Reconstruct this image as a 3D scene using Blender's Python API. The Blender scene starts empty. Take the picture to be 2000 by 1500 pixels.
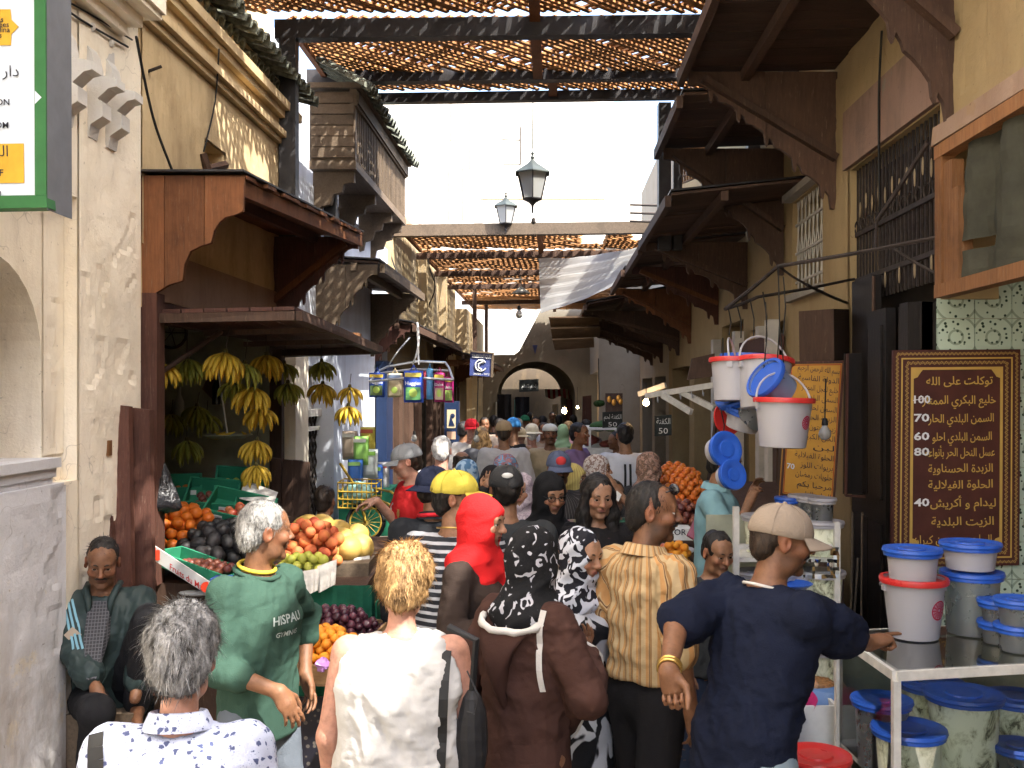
import bpy, math, random
import numpy as np
from mathutils import Vector, Matrix, noise
random.seed(7); np.random.seed(7)
PI = math.pi
SC = bpy.context.scene; COL = SC.collection
# ---------------------------------------------------------------- camera, sky, sun, exposure
FX, HOR, CAMZ = 1944.0, 765.0, 2.1
cam = bpy.data.objects.new('camera', bpy.data.cameras.new('camera')); COL.objects.link(cam); SC.camera = cam
cam.location = (0, 0, CAMZ); cam.rotation_euler = (PI/2, 0, 0)
cam.data.sensor_width = 36; cam.data.lens = 36*FX/2000; cam.data.shift_y = (HOR-750)/2000
cam.data.clip_start = .1; cam.data.clip_end = 600
SUN = Vector((.46, -.36, .80)).normalized()          # towards the sun
sl = bpy.data.lights.new('sun', 'SUN'); sl.energy = 2.5; sl.angle = math.radians(.55); sl.color = (1, .95, .86)
so = bpy.data.objects.new('sun', sl); COL.objects.link(so); so.rotation_euler = SUN.to_track_quat('Z', 'Y').to_euler()
W = bpy.data.worlds.new('World'); SC.world = W; W.use_nodes = True
_n = W.node_tree.nodes; _n.clear()
_s = _n.new('ShaderNodeTexSky'); _s.sky_type = 'NISHITA'; _s.sun_disc = False
_s.sun_elevation = math.asin(SUN.z); _s.sun_rotation = math.atan2(SUN.x, SUN.y); _s.dust_density = 3.5; _s.air_density = 1.0; _s.ozone_density = .6
_b = _n.new('ShaderNodeBackground'); _b.inputs[1].default_value = .15
_o = _n.new('ShaderNodeOutputWorld'); W.node_tree.links.new(_s.outputs[0], _b.inputs[0]); W.node_tree.links.new(_b.outputs[0], _o.inputs[0])
SC.view_settings.view_transform = 'Standard'; SC.view_settings.look = 'None'
SC.view_settings.exposure = 2.58; SC.view_settings.gamma = 1; SC.view_settings.use_curve_mapping = False
SC.cycles.use_denoising = True; SC.cycles.max_bounces = 7; SC.cycles.diffuse_bounces = 5; SC.cycles.glossy_bounces = 3
SC.cycles.transmission_bounces = 5; SC.cycles.transparent_max_bounces = 8; SC.cycles.caustics_reflective = False; SC.cycles.caustics_refractive = False
SC.cycles.sample_clamp_indirect = 6; SC.cycles.use_adaptive_sampling = True; SC.cycles.adaptive_threshold = .02
# ---------------------------------------------------------------- coordinates
def P(px, py, d):            # a point of the place, from its photo position and its distance d along the street
    return Vector(((px-1000)/FX*d, d, CAMZ-(py-HOR)/FX*d))
SK = .041                    # the street runs slightly to the right
def S(u, v, z): return Vector((u+SK*v, v, z))
UL, UR = -2.33, 2.1          # house fronts either side of the street
def dwall(px, u): return u/((px-1000)/FX-SK)      # distance at which the ray px meets the plane u
def PW(px, py, u): return P(px, py, dwall(px, u))
# ---------------------------------------------------------------- mesh building
class MB:
    def __init__(s): s.v = []; s.f = []; s.m = []
    def add(s, vs, fs, mi=0):
        b = len(s.v); s.v += [Vector(p) for p in vs]; s.f += [tuple(b+i for i in f) for f in fs]; s.m += [mi]*len(fs); return s
    def hexa(s, c, mi=0):    # 8 corners: bottom ring, top ring
        return s.add(c, [(3,2,1,0),(4,5,6,7),(0,1,5,4),(1,2,6,5),(2,3,7,6),(3,0,4,7)], mi)
    def box(s, c, d, mi=0, M=None):
        x,y,z = d[0]/2,d[1]/2,d[2]/2
        q = [Vector(p) for p in ((-x,-y,-z),(x,-y,-z),(x,y,-z),(-x,y,-z),(-x,-y,z),(x,-y,z),(x,y,z),(-x,y,z))]
        if M is not None: q = [M@p for p in q]
        return s.hexa([p+Vector(c) for p in q], mi)
    def sbox(s, u0,u1,v0,v1,z0,z1, mi=0):   # a box aligned with the street
        return s.hexa([S(u0,v0,z0),S(u1,v0,z0),S(u1,v1,z0),S(u0,v1,z0),S(u0,v0,z1),S(u1,v0,z1),S(u1,v1,z1),S(u0,v1,z1)], mi)
    def beam(s, p0, p1, w, h, up=(0,0,1), mi=0):
        p0 = Vector(p0); p1 = Vector(p1); t = (p1-p0).normalized(); a = t.cross(Vector(up))
        a = (a.normalized() if a.length > 1e-4 else Vector((1,0,0))); b = a.cross(t).normalized(); a = a*w/2; b = b*h/2
        return s.hexa([p0-a-b,p0+a-b,p1+a-b,p1-a-b,p0-a+b,p0+a+b,p1+a+b,p1-a+b], mi)
    def tube(s, pts, r, n=6, mi=0, cap=True):
        pts = [Vector(p) for p in pts]; k = len(pts); rs = r if isinstance(r,(list,tuple)) else [r]*k
        vs = []; a = None
        for i,p in enumerate(pts):
            t = (pts[min(i+1,k-1)]-pts[max(i-1,0)]).normalized()
            if a is None: a = t.cross(Vector((0,0,1))) if abs(t.z)<.9 else t.cross(Vector((1,0,0)))
            a = (a-t*a.dot(t)).normalized(); b = t.cross(a)
            vs += [p+(a*math.cos(2*PI*j/n)+b*math.sin(2*PI*j/n))*rs[i] for j in range(n)]
        fs = [(i*n+j,i*n+(j+1)%n,(i+1)*n+(j+1)%n,(i+1)*n+j) for i in range(k-1) for j in range(n)]
        if cap: fs += [tuple(range(n-1,-1,-1)), tuple((k-1)*n+j for j in range(n))]
        return s.add(vs, fs, mi)
    def lathe(s, prof, c=(0,0,0), n=24, mi=0, M=None):   # prof: (radius, z)
        vs = []; fs = []; k = len(prof)
        for r,z in prof:
            for j in range(n):
                p = Vector((r*math.cos(2*PI*j/n), r*math.sin(2*PI*j/n), z)); vs.append((M@p if M is not None else p)+Vector(c))
        for i in range(k-1):
            for j in range(n): fs.append((i*n+j,i*n+(j+1)%n,(i+1)*n+(j+1)%n,(i+1)*n+j))
        if prof[0][0] > 1e-5: fs.append(tuple(range(n-1,-1,-1)))
        if prof[-1][0] > 1e-5: fs.append(tuple((k-1)*n+j for j in range(n)))
        return s.add(vs, fs, mi)
    def prism(s, poly, ext, mi=0):      # poly: 3D outline, ext: thickness vector
        n = len(poly); ext = Vector(ext); poly = [Vector(p) for p in poly]
        return s.add(poly+[p+ext for p in poly], [tuple(range(n-1,-1,-1)), tuple(range(n,2*n))]+[(i,(i+1)%n,n+(i+1)%n,n+i) for i in range(n)], mi)
    def sphere(s, c, r, n=10, m=7, mi=0, M=None):
        r = r if hasattr(r,'__len__') else (r,r,r)
        vs = []; fs = []
        for i in range(m+1):
            t = PI*i/m
            for j in range(n):
                p = Vector((r[0]*math.sin(t)*math.cos(2*PI*j/n), r[1]*math.sin(t)*math.sin(2*PI*j/n), r[2]*math.cos(t)))
                vs.append((M@p if M is not None else p)+Vector(c))
        for i in range(m):
            for j in range(n): fs.append((i*n+j,(i+1)*n+j,(i+1)*n+(j+1)%n,i*n+(j+1)%n))
        return s.add(vs, fs, mi)
    def quad(s, a,b,c,d, mi=0): return s.add([a,b,c,d], [(0,1,2,3)], mi)
    def jit(s, a):
        s.v = [p+Vector((random.uniform(-a,a),random.uniform(-a,a),random.uniform(-a,a))) for p in s.v]; return s
ORG = {}
def _mesh(mb, name, mats, org, smooth=False):
    me = bpy.data.meshes.new(name); me.from_pydata([p-org for p in mb.v], [], mb.f)
    for m in (mats if isinstance(mats,(list,tuple)) else [mats]): me.materials.append(m)
    if any(mb.m): me.polygons.foreach_set('material_index', mb.m)
    if smooth:
        me.polygons.foreach_set('use_smooth', [True]*len(me.polygons))
        if smooth != 'all': me.set_sharp_from_angle(angle=math.radians(38))
    me.validate(); return me
def thing(name, label, cat, loc, group=None):
    o = bpy.data.objects.new(name, None); COL.objects.link(o); o.location = Vector(loc); o.empty_display_size = .1
    o['label'] = label; o['category'] = cat
    if group: o['group'] = group
    ORG[o] = Vector(loc); return o
def part(mb, name, mat, parent, smooth=False, label=None, kind=None):   # mb in world coordinates
    org = ORG[parent]; o = bpy.data.objects.new(name, _mesh(mb, name, mat, org, smooth)); COL.objects.link(o); o.parent = parent; ORG[o] = org
    if label: o['label'] = label
    if kind: o['kind'] = kind
    return o
def solo(mb, name, mat, label, cat, group=None, smooth=False, loc=None, kind=None):
    if loc is None:
        xs = [p.x for p in mb.v]; ys = [p.y for p in mb.v]; zs = [p.z for p in mb.v]
        loc = Vector(((min(xs)+max(xs))/2, (min(ys)+max(ys))/2, min(zs)))
    loc = Vector(loc); o = bpy.data.objects.new(name, _mesh(mb, name, mat, loc, smooth)); COL.objects.link(o); o.location = loc
    if kind: o['kind'] = kind
    if label: o['label'] = label
    if cat: o['category'] = cat
    if group: o['group'] = group
    ORG[o] = loc; return o
def inst(src, loc, rot=(0,0,0), scale=1, label=None, group=None):  # a copy of a thing with its parts and sub-parts
    r = src.copy(); COL.objects.link(r); r.location = loc; r.rotation_euler = rot
    r.scale = scale if hasattr(scale,'__len__') else (scale,)*3
    if label: r['label'] = label
    if group: r['group'] = group
    for ch in src.children:
        c = ch.copy(); COL.objects.link(c); c.parent = r
        for g in ch.children:
            d = g.copy(); COL.objects.link(d); d.parent = c
    return r
# ---------------------------------------------------------------- materials
def lin(h):   # '#rrggbb' to linear
    return tuple((c/12.92 if c <= .04045 else ((c+.055)/1.055)**2.4) for c in (int(h[i:i+2],16)/255 for i in (1,3,5)))
def mul(c, k): return tuple(min(1,x*k) for x in c[:3])
class NT:
    def __init__(s, name):
        s.m = bpy.data.materials.new(name); s.m.use_nodes = True; s.t = s.m.node_tree; s.b = s.t.nodes['Principled BSDF']; s.co = None
    def n(s, typ, **kw):
        x = s.t.nodes.new('ShaderNode'+typ)
        for k,v in kw.items():
            if k.startswith('i_'):
                key = k[2:]; x.inputs[int(key) if key.isdigit() else key.replace('_',' ')].default_value = v
            else: setattr(x, k, v)
        return x
    def l(s, a, b): s.t.links.new(a, b)
    def obj(s, stretch=None, gen=False):
        if s.co is None: s.co = s.n('TexCoord')
        out = s.co.outputs['Generated' if gen else 'Object']
        if stretch:
            mp = s.n('Mapping'); mp.inputs['Scale'].default_value = stretch; s.l(out, mp.inputs[0]); out = mp.outputs[0]
        return out
    def noise(s, scale, det=4, rough=.6, stretch=None, dist=0):
        x = s.n('TexNoise', i_Scale=scale, i_Detail=det, i_Roughness=rough, i_Distortion=dist); s.l(s.obj(stretch), x.inputs['Vector']); return x.outputs['Fac']
    def ramp(s, fac, stops, interp='LINEAR'):
        r = s.n('ValToRGB'); r.color_ramp.interpolation = interp; e = r.color_ramp.elements
        while len(e) < len(stops): e.new(.5)
        for el,(p,c) in zip(e, stops): el.position = p; el.color = (*c[:3],1) if hasattr(c,'__len__') else (c,c,c,1)
        s.l(fac, r.inputs[0]); return r.outputs[0]
    def mix(s, fac, a, b, mode='MIX'):
        x = s.n('Mix', data_type='RGBA', blend_type=mode)
        for v,i in ((fac,0),(a,6),(b,7)):
            if hasattr(v,'is_linked') or hasattr(v,'links'): s.l(v, x.inputs[i])
            elif i == 0: x.inputs[0].default_value = v
            else: x.inputs[i].default_value = (*v[:3],1)
        return x.outputs[2]
    def math(s, op, a, b=0.):
        x = s.n('Math', operation=op)
        for i,v in enumerate((a,b)):
            if hasattr(v,'links'): s.l(v, x.inputs[i])
            else: x.inputs[i].default_value = v
        return x.outputs[0]
    def bump(s, h, strength=.3, dist=.01):
        x = s.n('Bump', i_Strength=strength, i_Distance=dist); s.l(h, x.inputs['Height']); s.l(x.outputs[0], s.b.inputs['Normal'])
    def rnd(s): return s.n('ObjectInfo').outputs['Random']
    def vary(s, col, amt):   # brightness by object
        r = s.ramp(s.rnd(), [(0,1-amt),(1,1.)]); return s.mix(1., col, r, 'MULTIPLY')
    def fin(s, col, rough=.8, spec=.3, metal=0.):
        if hasattr(col,'links'): s.l(col, s.b.inputs['Base Color'])
        else: s.b.inputs['Base Color'].default_value = (*col[:3],1)
        if hasattr(rough,'links'): s.l(rough, s.b.inputs['Roughness'])
        else: s.b.inputs['Roughness'].default_value = rough
        s.b.inputs['Specular IOR Level'].default_value = spec; s.b.inputs['Metallic'].default_value = metal
        return s.m
def m_plain(name, c, rough=.6, spec=.3, var=.15, scale=9, bump=.0, metal=0., rv=0., bs=60):
    t = NT(name); f = t.noise(scale); col = t.ramp(f, [(.3,mul(c,1-var)),(.7,mul(c,1+var*.6))])
    if rv: col = t.vary(col, rv)
    if bump: t.bump(t.noise(bs), bump, .006)
    return t.fin(col, rough, spec, metal)
def m_plaster(name, c, stain=(.30,.22,.13), amt=.5, bump=.35, patch=None, low=None):
    t = NT(name); f = t.noise(3.2,6,.65); col = t.ramp(f, [(.25,mul(c,.88)),(.55,c),(.8,mul(c,1.06))])
    s1 = t.noise(2.3,7,.7,(1,1,.35)); col = t.mix(t.ramp(s1, [(.5,0),(.72,amt)]), col, stain)
    if patch:
        p = t.noise(1.7,8,.75,None,.4); col = t.mix(t.ramp(p, [(.56,0),(.6,.85)]), col, patch)
    sp = t.noise(34,3,.6); col = t.mix(t.ramp(sp, [(.68,0),(.74,.55)]), col, mul(stain,.45))
    cr = t.n('TexVoronoi', feature='DISTANCE_TO_EDGE', i_Scale=1.6); wr = t.n('TexNoise', i_Scale=3.); t.l(t.obj(), wr.inputs[0])
    va = t.n('VectorMath', operation='ADD'); t.l(t.obj(), va.inputs[0]); t.l(wr.outputs[1], va.inputs[1]); t.l(va.outputs[0], cr.inputs['Vector'])
    ck = t.math('MULTIPLY', t.ramp(cr.outputs['Distance'], [(.0,.4),(.006,0)]), t.ramp(t.noise(1.1,3,.5), [(.56,0),(.64,1)])); col = t.mix(ck, col, mul(stain,.3))
    sep = t.n('SeparateXYZ'); gm = t.n('NewGeometry'); t.l(gm.outputs['Position'], sep.inputs[0]); lowz = t.ramp(t.math('MULTIPLY',sep.outputs[2],.25), [(0,.75),(.32,0)]); col = t.mix(t.math('MULTIPLY', lowz, t.ramp(t.noise(3.5,7,.75,(1,1,.6)),[(.42,0),(.62,1)])), col, mul(stain,.55))
    dr = t.noise(5,6,.75,(1.6,1.6,.12)); col = t.mix(t.ramp(dr,[(.60,0),(.75,amt*.7)]), col, mul(stain,.7))
    h = t.mix(.35, t.noise(11,6,.7), t.noise(70,3,.6)); t.bump(h, bump, .02)
    return t.fin(col, .92, .15)
def m_wood(name, c, ax=(1,1,1), var=.4, rv=.35, rough=.7, bump=.35, dirt=.5, spec=.25, worn=None):
    # ax: scale per axis; small value along the grain
    t = NT(name); g = t.noise(9,7,.7,ax,.3); col = t.ramp(g, [(.25,mul(c,1-var)),(.5,c),(.75,mul(c,1+var*.7))])
    d = t.noise(2.6,5,.7); col = t.mix(t.ramp(d, [(.48,0),(.75,dirt)]), col, mul(c,.3))
    if worn:
        wn = t.noise(14,7,.8,ax); col = t.mix(t.ramp(wn, [(.58,0),(.66,.7)]), col, worn)
    if rv: col = t.vary(col, rv)
    t.bump(t.noise(14,6,.7,ax), bump, .008)
    return t.fin(col, rough, spec)
def m_plastic(name, c, rough=.32, trans=0., dirt=.1, spec=.45):
    t = NT(name); f = t.noise(7,5,.65); col = t.mix(t.ramp(f, [(.45,0),(.8,dirt)]), c, mul(c,.55)); sf = t.noise(46,6,.8,(1,1,.25)); col = t.mix(t.ramp(sf,[(.60,0),(.70,dirt*1.4)]), col, (.16,.13,.10))
    t.b.inputs['Transmission Weight'].default_value = trans; return t.fin(col, t.ramp(t.noise(18), [(.3,rough*.8),(.7,rough*1.4)]), spec)
def m_glass(name, c=(.90,.94,.92), rough=.03, a=.25):
    m = bpy.data.materials.new(name); m.use_nodes = True; nt = m.node_tree; nt.nodes.clear()
    tr = nt.nodes.new('ShaderNodeBsdfTransparent'); tr.inputs[0].default_value = (*c,1)
    gl = nt.nodes.new('ShaderNodeBsdfGlossy'); gl.inputs[1].default_value = rough
    fr = nt.nodes.new('ShaderNodeFresnel'); fr.inputs[0].default_value = 1.5; mx = nt.nodes.new('ShaderNodeMixShader')
    ad = nt.nodes.new('ShaderNodeMath'); ad.operation = 'ADD'; ad.inputs[1].default_value = a*.12; ad.use_clamp = True
    o = nt.nodes.new('ShaderNodeOutputMaterial'); L = nt.links.new
    L(fr.outputs[0], ad.inputs[0]); L(ad.outputs[0], mx.inputs[0]); L(tr.outputs[0], mx.inputs[1]); L(gl.outputs[0], mx.inputs[2]); L(mx.outputs[0], o.inputs[0]); return m
def m_emit(name, c, k):
    m = bpy.data.materials.new(name); m.use_nodes = True; b = m.node_tree.nodes['Principled BSDF']
    b.inputs['Base Color'].default_value = (*c,1); b.inputs['Emission Color'].default_value = (*c,1); b.inputs['Emission Strength'].default_value = k; return m
GR = (6,6,.35)
K = dict(
 white_plaster=m_plaster('white_plaster', (.88,.80,.66), (.50,.40,.27), .45),
 ochre_plaster=m_plaster('ochre_plaster', (.60,.46,.27), (.26,.17,.09), .55),
 pink_plaster=m_plaster('pink_plaster', (.33,.23,.17), (.18,.10,.06), .6, patch=(.30,.20,.12)),
 blue_plaster=m_plaster('blue_grey_plaster', (.58,.58,.60), (.36,.28,.20), .55, patch=(.62,.56,.46)),
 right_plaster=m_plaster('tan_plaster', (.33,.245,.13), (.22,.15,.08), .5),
 lilac_wall=m_plaster('whitewash', (.62,.66,.74), (.35,.33,.33), .4),
 far_plaster=m_plaster('far_plaster', (.36,.32,.26), (.3,.24,.16), .4),
 bright_wall=m_plaster('pale_render', (.78,.74,.66), (.6,.52,.4), .25),
 dark=m_plain('dark_interior', (.018,.015,.012), .9, .1),  # near-black colour put in for the shade of interiors
 interior=m_plain('dingy_interior', (.34,.36,.29), .9, .1, .5, 3),
 steel=m_plain('dark_painted_steel', (.030,.028,.030), .5, .35, .5, 6, .2),
 iron=m_plain('rusty_iron', (.035,.026,.022), .65, .3, .5, 20, .2),
 wood_dk=m_wood('dark_brown_wood', (.088,.050,.034), (5,5,.6), worn=(.22,.16,.12)),
 wood_dkh=m_wood('dark_brown_planks', (.10,.058,.040), (.5,6,6), rv=.5),
 wood_red=m_wood('red_brown_wood', (.10,.042,.030), (8,8,.4), worn=(.20,.13,.10)),
 wood_org=m_wood('orange_brown_wood', (.21,.082,.032), (8,8,.5), dirt=.8, worn=(.30,.20,.13)),
 wood_pine=m_wood('varnished_pine', (.27,.125,.05), (6,6,.5), dirt=.6, worn=(.35,.25,.16)),
 wood_grey=m_wood('weathered_grey_wood', (.17,.125,.085), (6,.6,6), dirt=.6),
 wood_jet=m_wood('near_black_wood', (.016,.012,.010), (6,6,.5), rough=.5),
 slat=m_wood('sunburnt_slats', (.42,.20,.075), (3,3,3), rv=.5, dirt=.35),
 tile=m_plain('mossy_green_tile', (.27,.29,.23), .75, .3, .6, 20, .4, rv=.5),
 white_paint=m_plain('chipped_white_paint', (.62,.60,.55), .6, .3, .2, 14, .15),
 rope=m_plain('string', (.05,.04,.035), .9, .1), wire=m_plain('black_cable', (.012,.012,.012), .6, .3),
)
# ---------------------------------------------------------------- lettering
_AR = {}
for ch,(iso,fin,ini,med) in {
 'ا':(0xFE8D,0xFE8E,0,0),'أ':(0xFE83,0xFE84,0,0),'ب':(0xFE8F,0xFE90,0xFE91,0xFE92),'ة':(0xFE93,0xFE94,0,0),'ت':(0xFE95,0xFE96,0xFE97,0xFE98),'ث':(0xFE99,0xFE9A,0xFE9B,0xFE9C),
 'ج':(0xFE9D,0xFE9E,0xFE9F,0xFEA0),'ح':(0xFEA1,0xFEA2,0xFEA3,0xFEA4),'خ':(0xFEA5,0xFEA6,0xFEA7,0xFEA8),'د':(0xFEA9,0xFEAA,0,0),'ذ':(0xFEAB,0xFEAC,0,0),'ر':(0xFEAD,0xFEAE,0,0),'ز':(0xFEAF,0xFEB0,0,0),
 'س':(0xFEB1,0xFEB2,0xFEB3,0xFEB4),'ش':(0xFEB5,0xFEB6,0xFEB7,0xFEB8),'ص':(0xFEB9,0xFEBA,0xFEBB,0xFEBC),'ض':(0xFEBD,0xFEBE,0xFEBF,0xFEC0),'ع':(0xFEC9,0xFECA,0xFECB,0xFECC),'غ':(0xFECD,0xFECE,0xFECF,0xFED0),
 'ف':(0xFED1,0xFED2,0xFED3,0xFED4),'ق':(0xFED5,0xFED6,0xFED7,0xFED8),'ك':(0xFED9,0xFEDA,0xFEDB,0xFEDC),'ل':(0xFEDD,0xFEDE,0xFEDF,0xFEE0),'م':(0xFEE1,0xFEE2,0xFEE3,0xFEE4),'ن':(0xFEE5,0xFEE6,0xFEE7,0xFEE8),
 'ه':(0xFEE9,0xFEEA,0xFEEB,0xFEEC),'و':(0xFEED,0xFEEE,0,0),'ى':(0xFEEF,0xFEF0,0,0),'ي':(0xFEF1,0xFEF2,0xFEF3,0xFEF4)}.items(): _AR[ch] = (iso,fin,ini,med)
def arabic(s):
    out = []; i = 0
    while i < len(s):
        c = s[i]
        if c not in _AR: out.append(c); i += 1; continue
        pj = i > 0 and s[i-1] in _AR and _AR[s[i-1]][2] != 0
        if c == 'ل' and i+1 < len(s) and s[i+1] in 'اأ':
            b = 0xFEFB if s[i+1] == 'ا' else 0xFEF7; out.append(chr(b+(1 if pj else 0))); i += 2; continue
        nj = i+1 < len(s) and s[i+1] in _AR and _AR[c][2] != 0
        iso,fin,ini,med = _AR[c]; out.append(chr(med if pj and nj else fin if pj else ini if nj else iso)); i += 1
    return ''.join(reversed(out))
_TC = {}
def text2d(s, bold=.0):
    if (s,bold) in _TC: return _TC[(s,bold)]
    cu = bpy.data.curves.new('lettering', 'FONT'); cu.body = s; cu.resolution_u = 2; cu.offset = bold
    o = bpy.data.objects.new('lettering', cu); COL.objects.link(o); dg = bpy.context.evaluated_depsgraph_get()
    me = bpy.data.meshes.new_from_object(o.evaluated_get(dg)); vs = [(v.co.x,v.co.y) for v in me.vertices]; fs = [tuple(p.vertices) for p in me.polygons]
    bpy.data.objects.remove(o); bpy.data.curves.remove(cu); bpy.data.meshes.remove(me); _TC[(s,bold)] = (vs,fs); return vs,fs
def put_text(mb, s, org, ux, uy, h=None, w=None, align='L', off=.003, bold=.0, mi=0, nrm=None, wob=0):
    """writes s with its left/right/centre baseline at org; ux, uy unit vectors of the board; h cap scale, w fits the width"""
    vs,fs = text2d(s, bold)
    if not vs: return
    ux = Vector(ux); uy = Vector(uy); nn = Vector(nrm) if nrm is not None else ux.cross(uy)
    x0 = min(v[0] for v in vs); x1 = max(v[0] for v in vs); sy = h if h else w/(x1-x0); sx = (w/(x1-x0)) if w else sy
    a = {'L':x0,'R':x1,'C':(x0+x1)/2}[align]
    mb.add([Vector(org)+ux*((x-a)*sx)+uy*(y*sy+(wob*math.sin(x*3.1+len(s)) if wob else 0))+nn*off for x,y in vs], fs, mi)
# ================================================================ the setting
def wall(mb, u0, u1, v0, v1, z0, z1, holes=(), mi=0):
    vs = sorted({v0,v1,*[x for h in holes for x in h[:2] if v0 < x < v1]}); zs = sorted({z0,z1,*[x for h in holes for x in h[2:] if z0 < x < z1]})
    for a,b in zip(vs, vs[1:]):
        for c,d in zip(zs, zs[1:]):
            if not any(h[0] <= (a+b)/2 <= h[1] and h[2] <= (c+d)/2 <= h[3] for h in holes): mb.sbox(u0,u1,a,b,c,d,mi)
def rough(mb, cell=.25, amt=.012):     # old plaster is never flat
    mb.v = [p+Vector((noise.noise(p*3)*amt, noise.noise(p*3+Vector((9,0,0)))*amt*.5, 0)) for p in mb.v]; return mb
def brickmat(name, c, mortar, sc=1.):
    t = NT(name); mp = t.n('Mapping'); mp.inputs['Rotation'].default_value = (PI/2,0,PI/2); t.l(t.obj(), mp.inputs[0])
    b = t.n('TexBrick', i_Scale=sc, i_Mortar_Size=.012, i_Brick_Width=.24, i_Row_Height=.065); b.inputs['Color1'].default_value = (*c,1); b.inputs['Color2'].default_value = (*mul(c,.72),1); b.inputs['Mortar'].default_value = (*mortar,1)
    t.l(mp.outputs[0], b.inputs['Vector']); col = t.mix(t.ramp(t.noise(1.6,7,.7), [(.45,0),(.75,.55)]), b.outputs[0], mul(c,.5)); t.bump(b.outputs['Fac'], -.4, .01); return t.fin(col, .9, .15)
K['brick'] = brickmat('tan_brick', (.46,.35,.20), (.36,.29,.19))
def m_ground():
    t = NT('worn_paving'); v = t.n('TexVoronoi', feature='DISTANCE_TO_EDGE', i_Scale=5.); t.l(t.obj(), v.inputs['Vector'])
    col = t.ramp(t.noise(4,6,.7), [(.3,(.13,.11,.09)),(.7,(.24,.21,.17))]); col = t.mix(t.ramp(v.outputs[0], [(0,.8),(.04,0)]), col, (.06,.05,.04)); t.bump(t.noise(12,6,.7), .5, .02); return t.fin(col, .85, .25)
g = MB(); g.add([(-200,-200,0),(200,-200,0),(200,300,0),(-200,300,0)], [(0,1,2,3)]); solo(g, 'ground', m_plain('packed_earth', (.26,.23,.19), .95, .1, .3, 3), 'pale ground', None, kind='structure')
g = MB(); g.quad(S(UL-2,-14,.004), S(UR+2,-14,.004), S(UR+2,60,.004), S(UL-2,60,.004)); o = solo(g, 'street', m_ground(), 'worn paving of the market street', None, kind='structure')
# ---- left: white plaster building with niche
T = thing('white_plaster_building', 'white plastered house at the left edge with an arched niche and a grey lower wall', 'building', S(UL-1.5, 2, 0))
m = MB(); wall(m, -7, UL, -10, 3.9, 0, 7); wall(m, UL-1, UL, 4.725, 5.60, 0, 1.669); wall(m, UL-1, UL, 4.87, 5.60, 1.67, 7); wall(m, UL-1, UL, 3.9, 4.87, 3.05, 7); wall(m, -7, UL-1, 3.9, 5.6, 0, 7)
rough(m)
# recessed panel with the arched niche
vc, R, zs = 4.22, .45, 2.25; n = 16; arc = [(vc+R*math.cos(a), zs+R*math.sin(a)) for a in [PI*i/n for i in range(n+1)]]
u = UL-.07
for (a,b) in zip(arc, arc[1:]):
    m.quad(S(u,a[0],a[1]), S(u,b[0],b[1]), S(u,b[0],3.05), S(u,a[0],3.05))
    m.quad(S(u,a[0],a[1]), S(u-.4,a[0],a[1]), S(u-.4,b[0],b[1]), S(u,b[0],b[1]))
m.quad(S(u,vc+R,1.67), S(u,4.87,1.67), S(u,4.87,3.05), S(u,vc+R,3.05)); m.quad(S(u,vc+R,1.67), S(u-.4,vc+R,1.67), S(u-.4,vc+R,zs), S(u,vc+R,zs))
part(m, 'wall', K['white_plaster'], T)
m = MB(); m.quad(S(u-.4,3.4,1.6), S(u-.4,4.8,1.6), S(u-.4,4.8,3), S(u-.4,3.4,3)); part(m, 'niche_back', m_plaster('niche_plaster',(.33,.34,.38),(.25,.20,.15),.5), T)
m = MB(); wall(m, UL-1, UL+.012, 3.2, 4.72, 0, 1.67); part(m, 'lower_wall', K['blue_plaster'], T)
m = MB()
for k,(uo,za,zb) in enumerate(((.03,1.745,1.79),(.012,1.70,1.742),(.0,1.672,1.698))): m.sbox(UL-.35, UL-.07+.05+uo, 3.3, 4.70-.012*k, za, zb)
part(m, 'niche_ledge', K['blue_plaster'], T)
m = MB(); m.sbox(UL-.02, UL+.2, 1, 5.42, 4.12, 7); m.sbox(UL-.02, UL+.12, 1, 5.36, 4.06, 4.115); m.sbox(UL-.02, UL+.06, 1, 5.31, 4.0, 4.056); part(rough(m), 'upper_storey', K['white_plaster'], T)
m = MB(); m.sbox(UL+.2, UL+.225, 2, 5.42, 4.15, 4.22); m.sbox(UL+.2, UL+.225, 5.34, 5.425, 4.223, 5.4); m.sbox(UL+.2, UL+.212, 4.2, 5.1, 4.4, 5.4); part(m, 'panel_moulding', K['white_plaster'], T)
for k,v in enumerate((4.74, 5.0, 5.22)):
    m = MB(); prof = [(0,0),(.03,0),(.04,.06),(.10,.10),(.10,.17),(.075,.19),(.13,.24),(.17,.25),(.17,.29),(.06,.31),(.06,.35),(.045,.42),(.02,.46),(.018,.52),(0,.54)]
    m.prism([S(UL-.01+p[0], v-.05, 3.37+p[1]) for p in prof], S(0,.1,0)-S(0,0,0)); m.sphere(S(UL+.012,v,3.93), .022, 8, 6)
    part(m, 'stucco_corbel', m_plaster('stucco', (.60,.58,.55), (.36,.30,.22), .3) if k == 0 else bpy.data.materials['stucco'], T)
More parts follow.
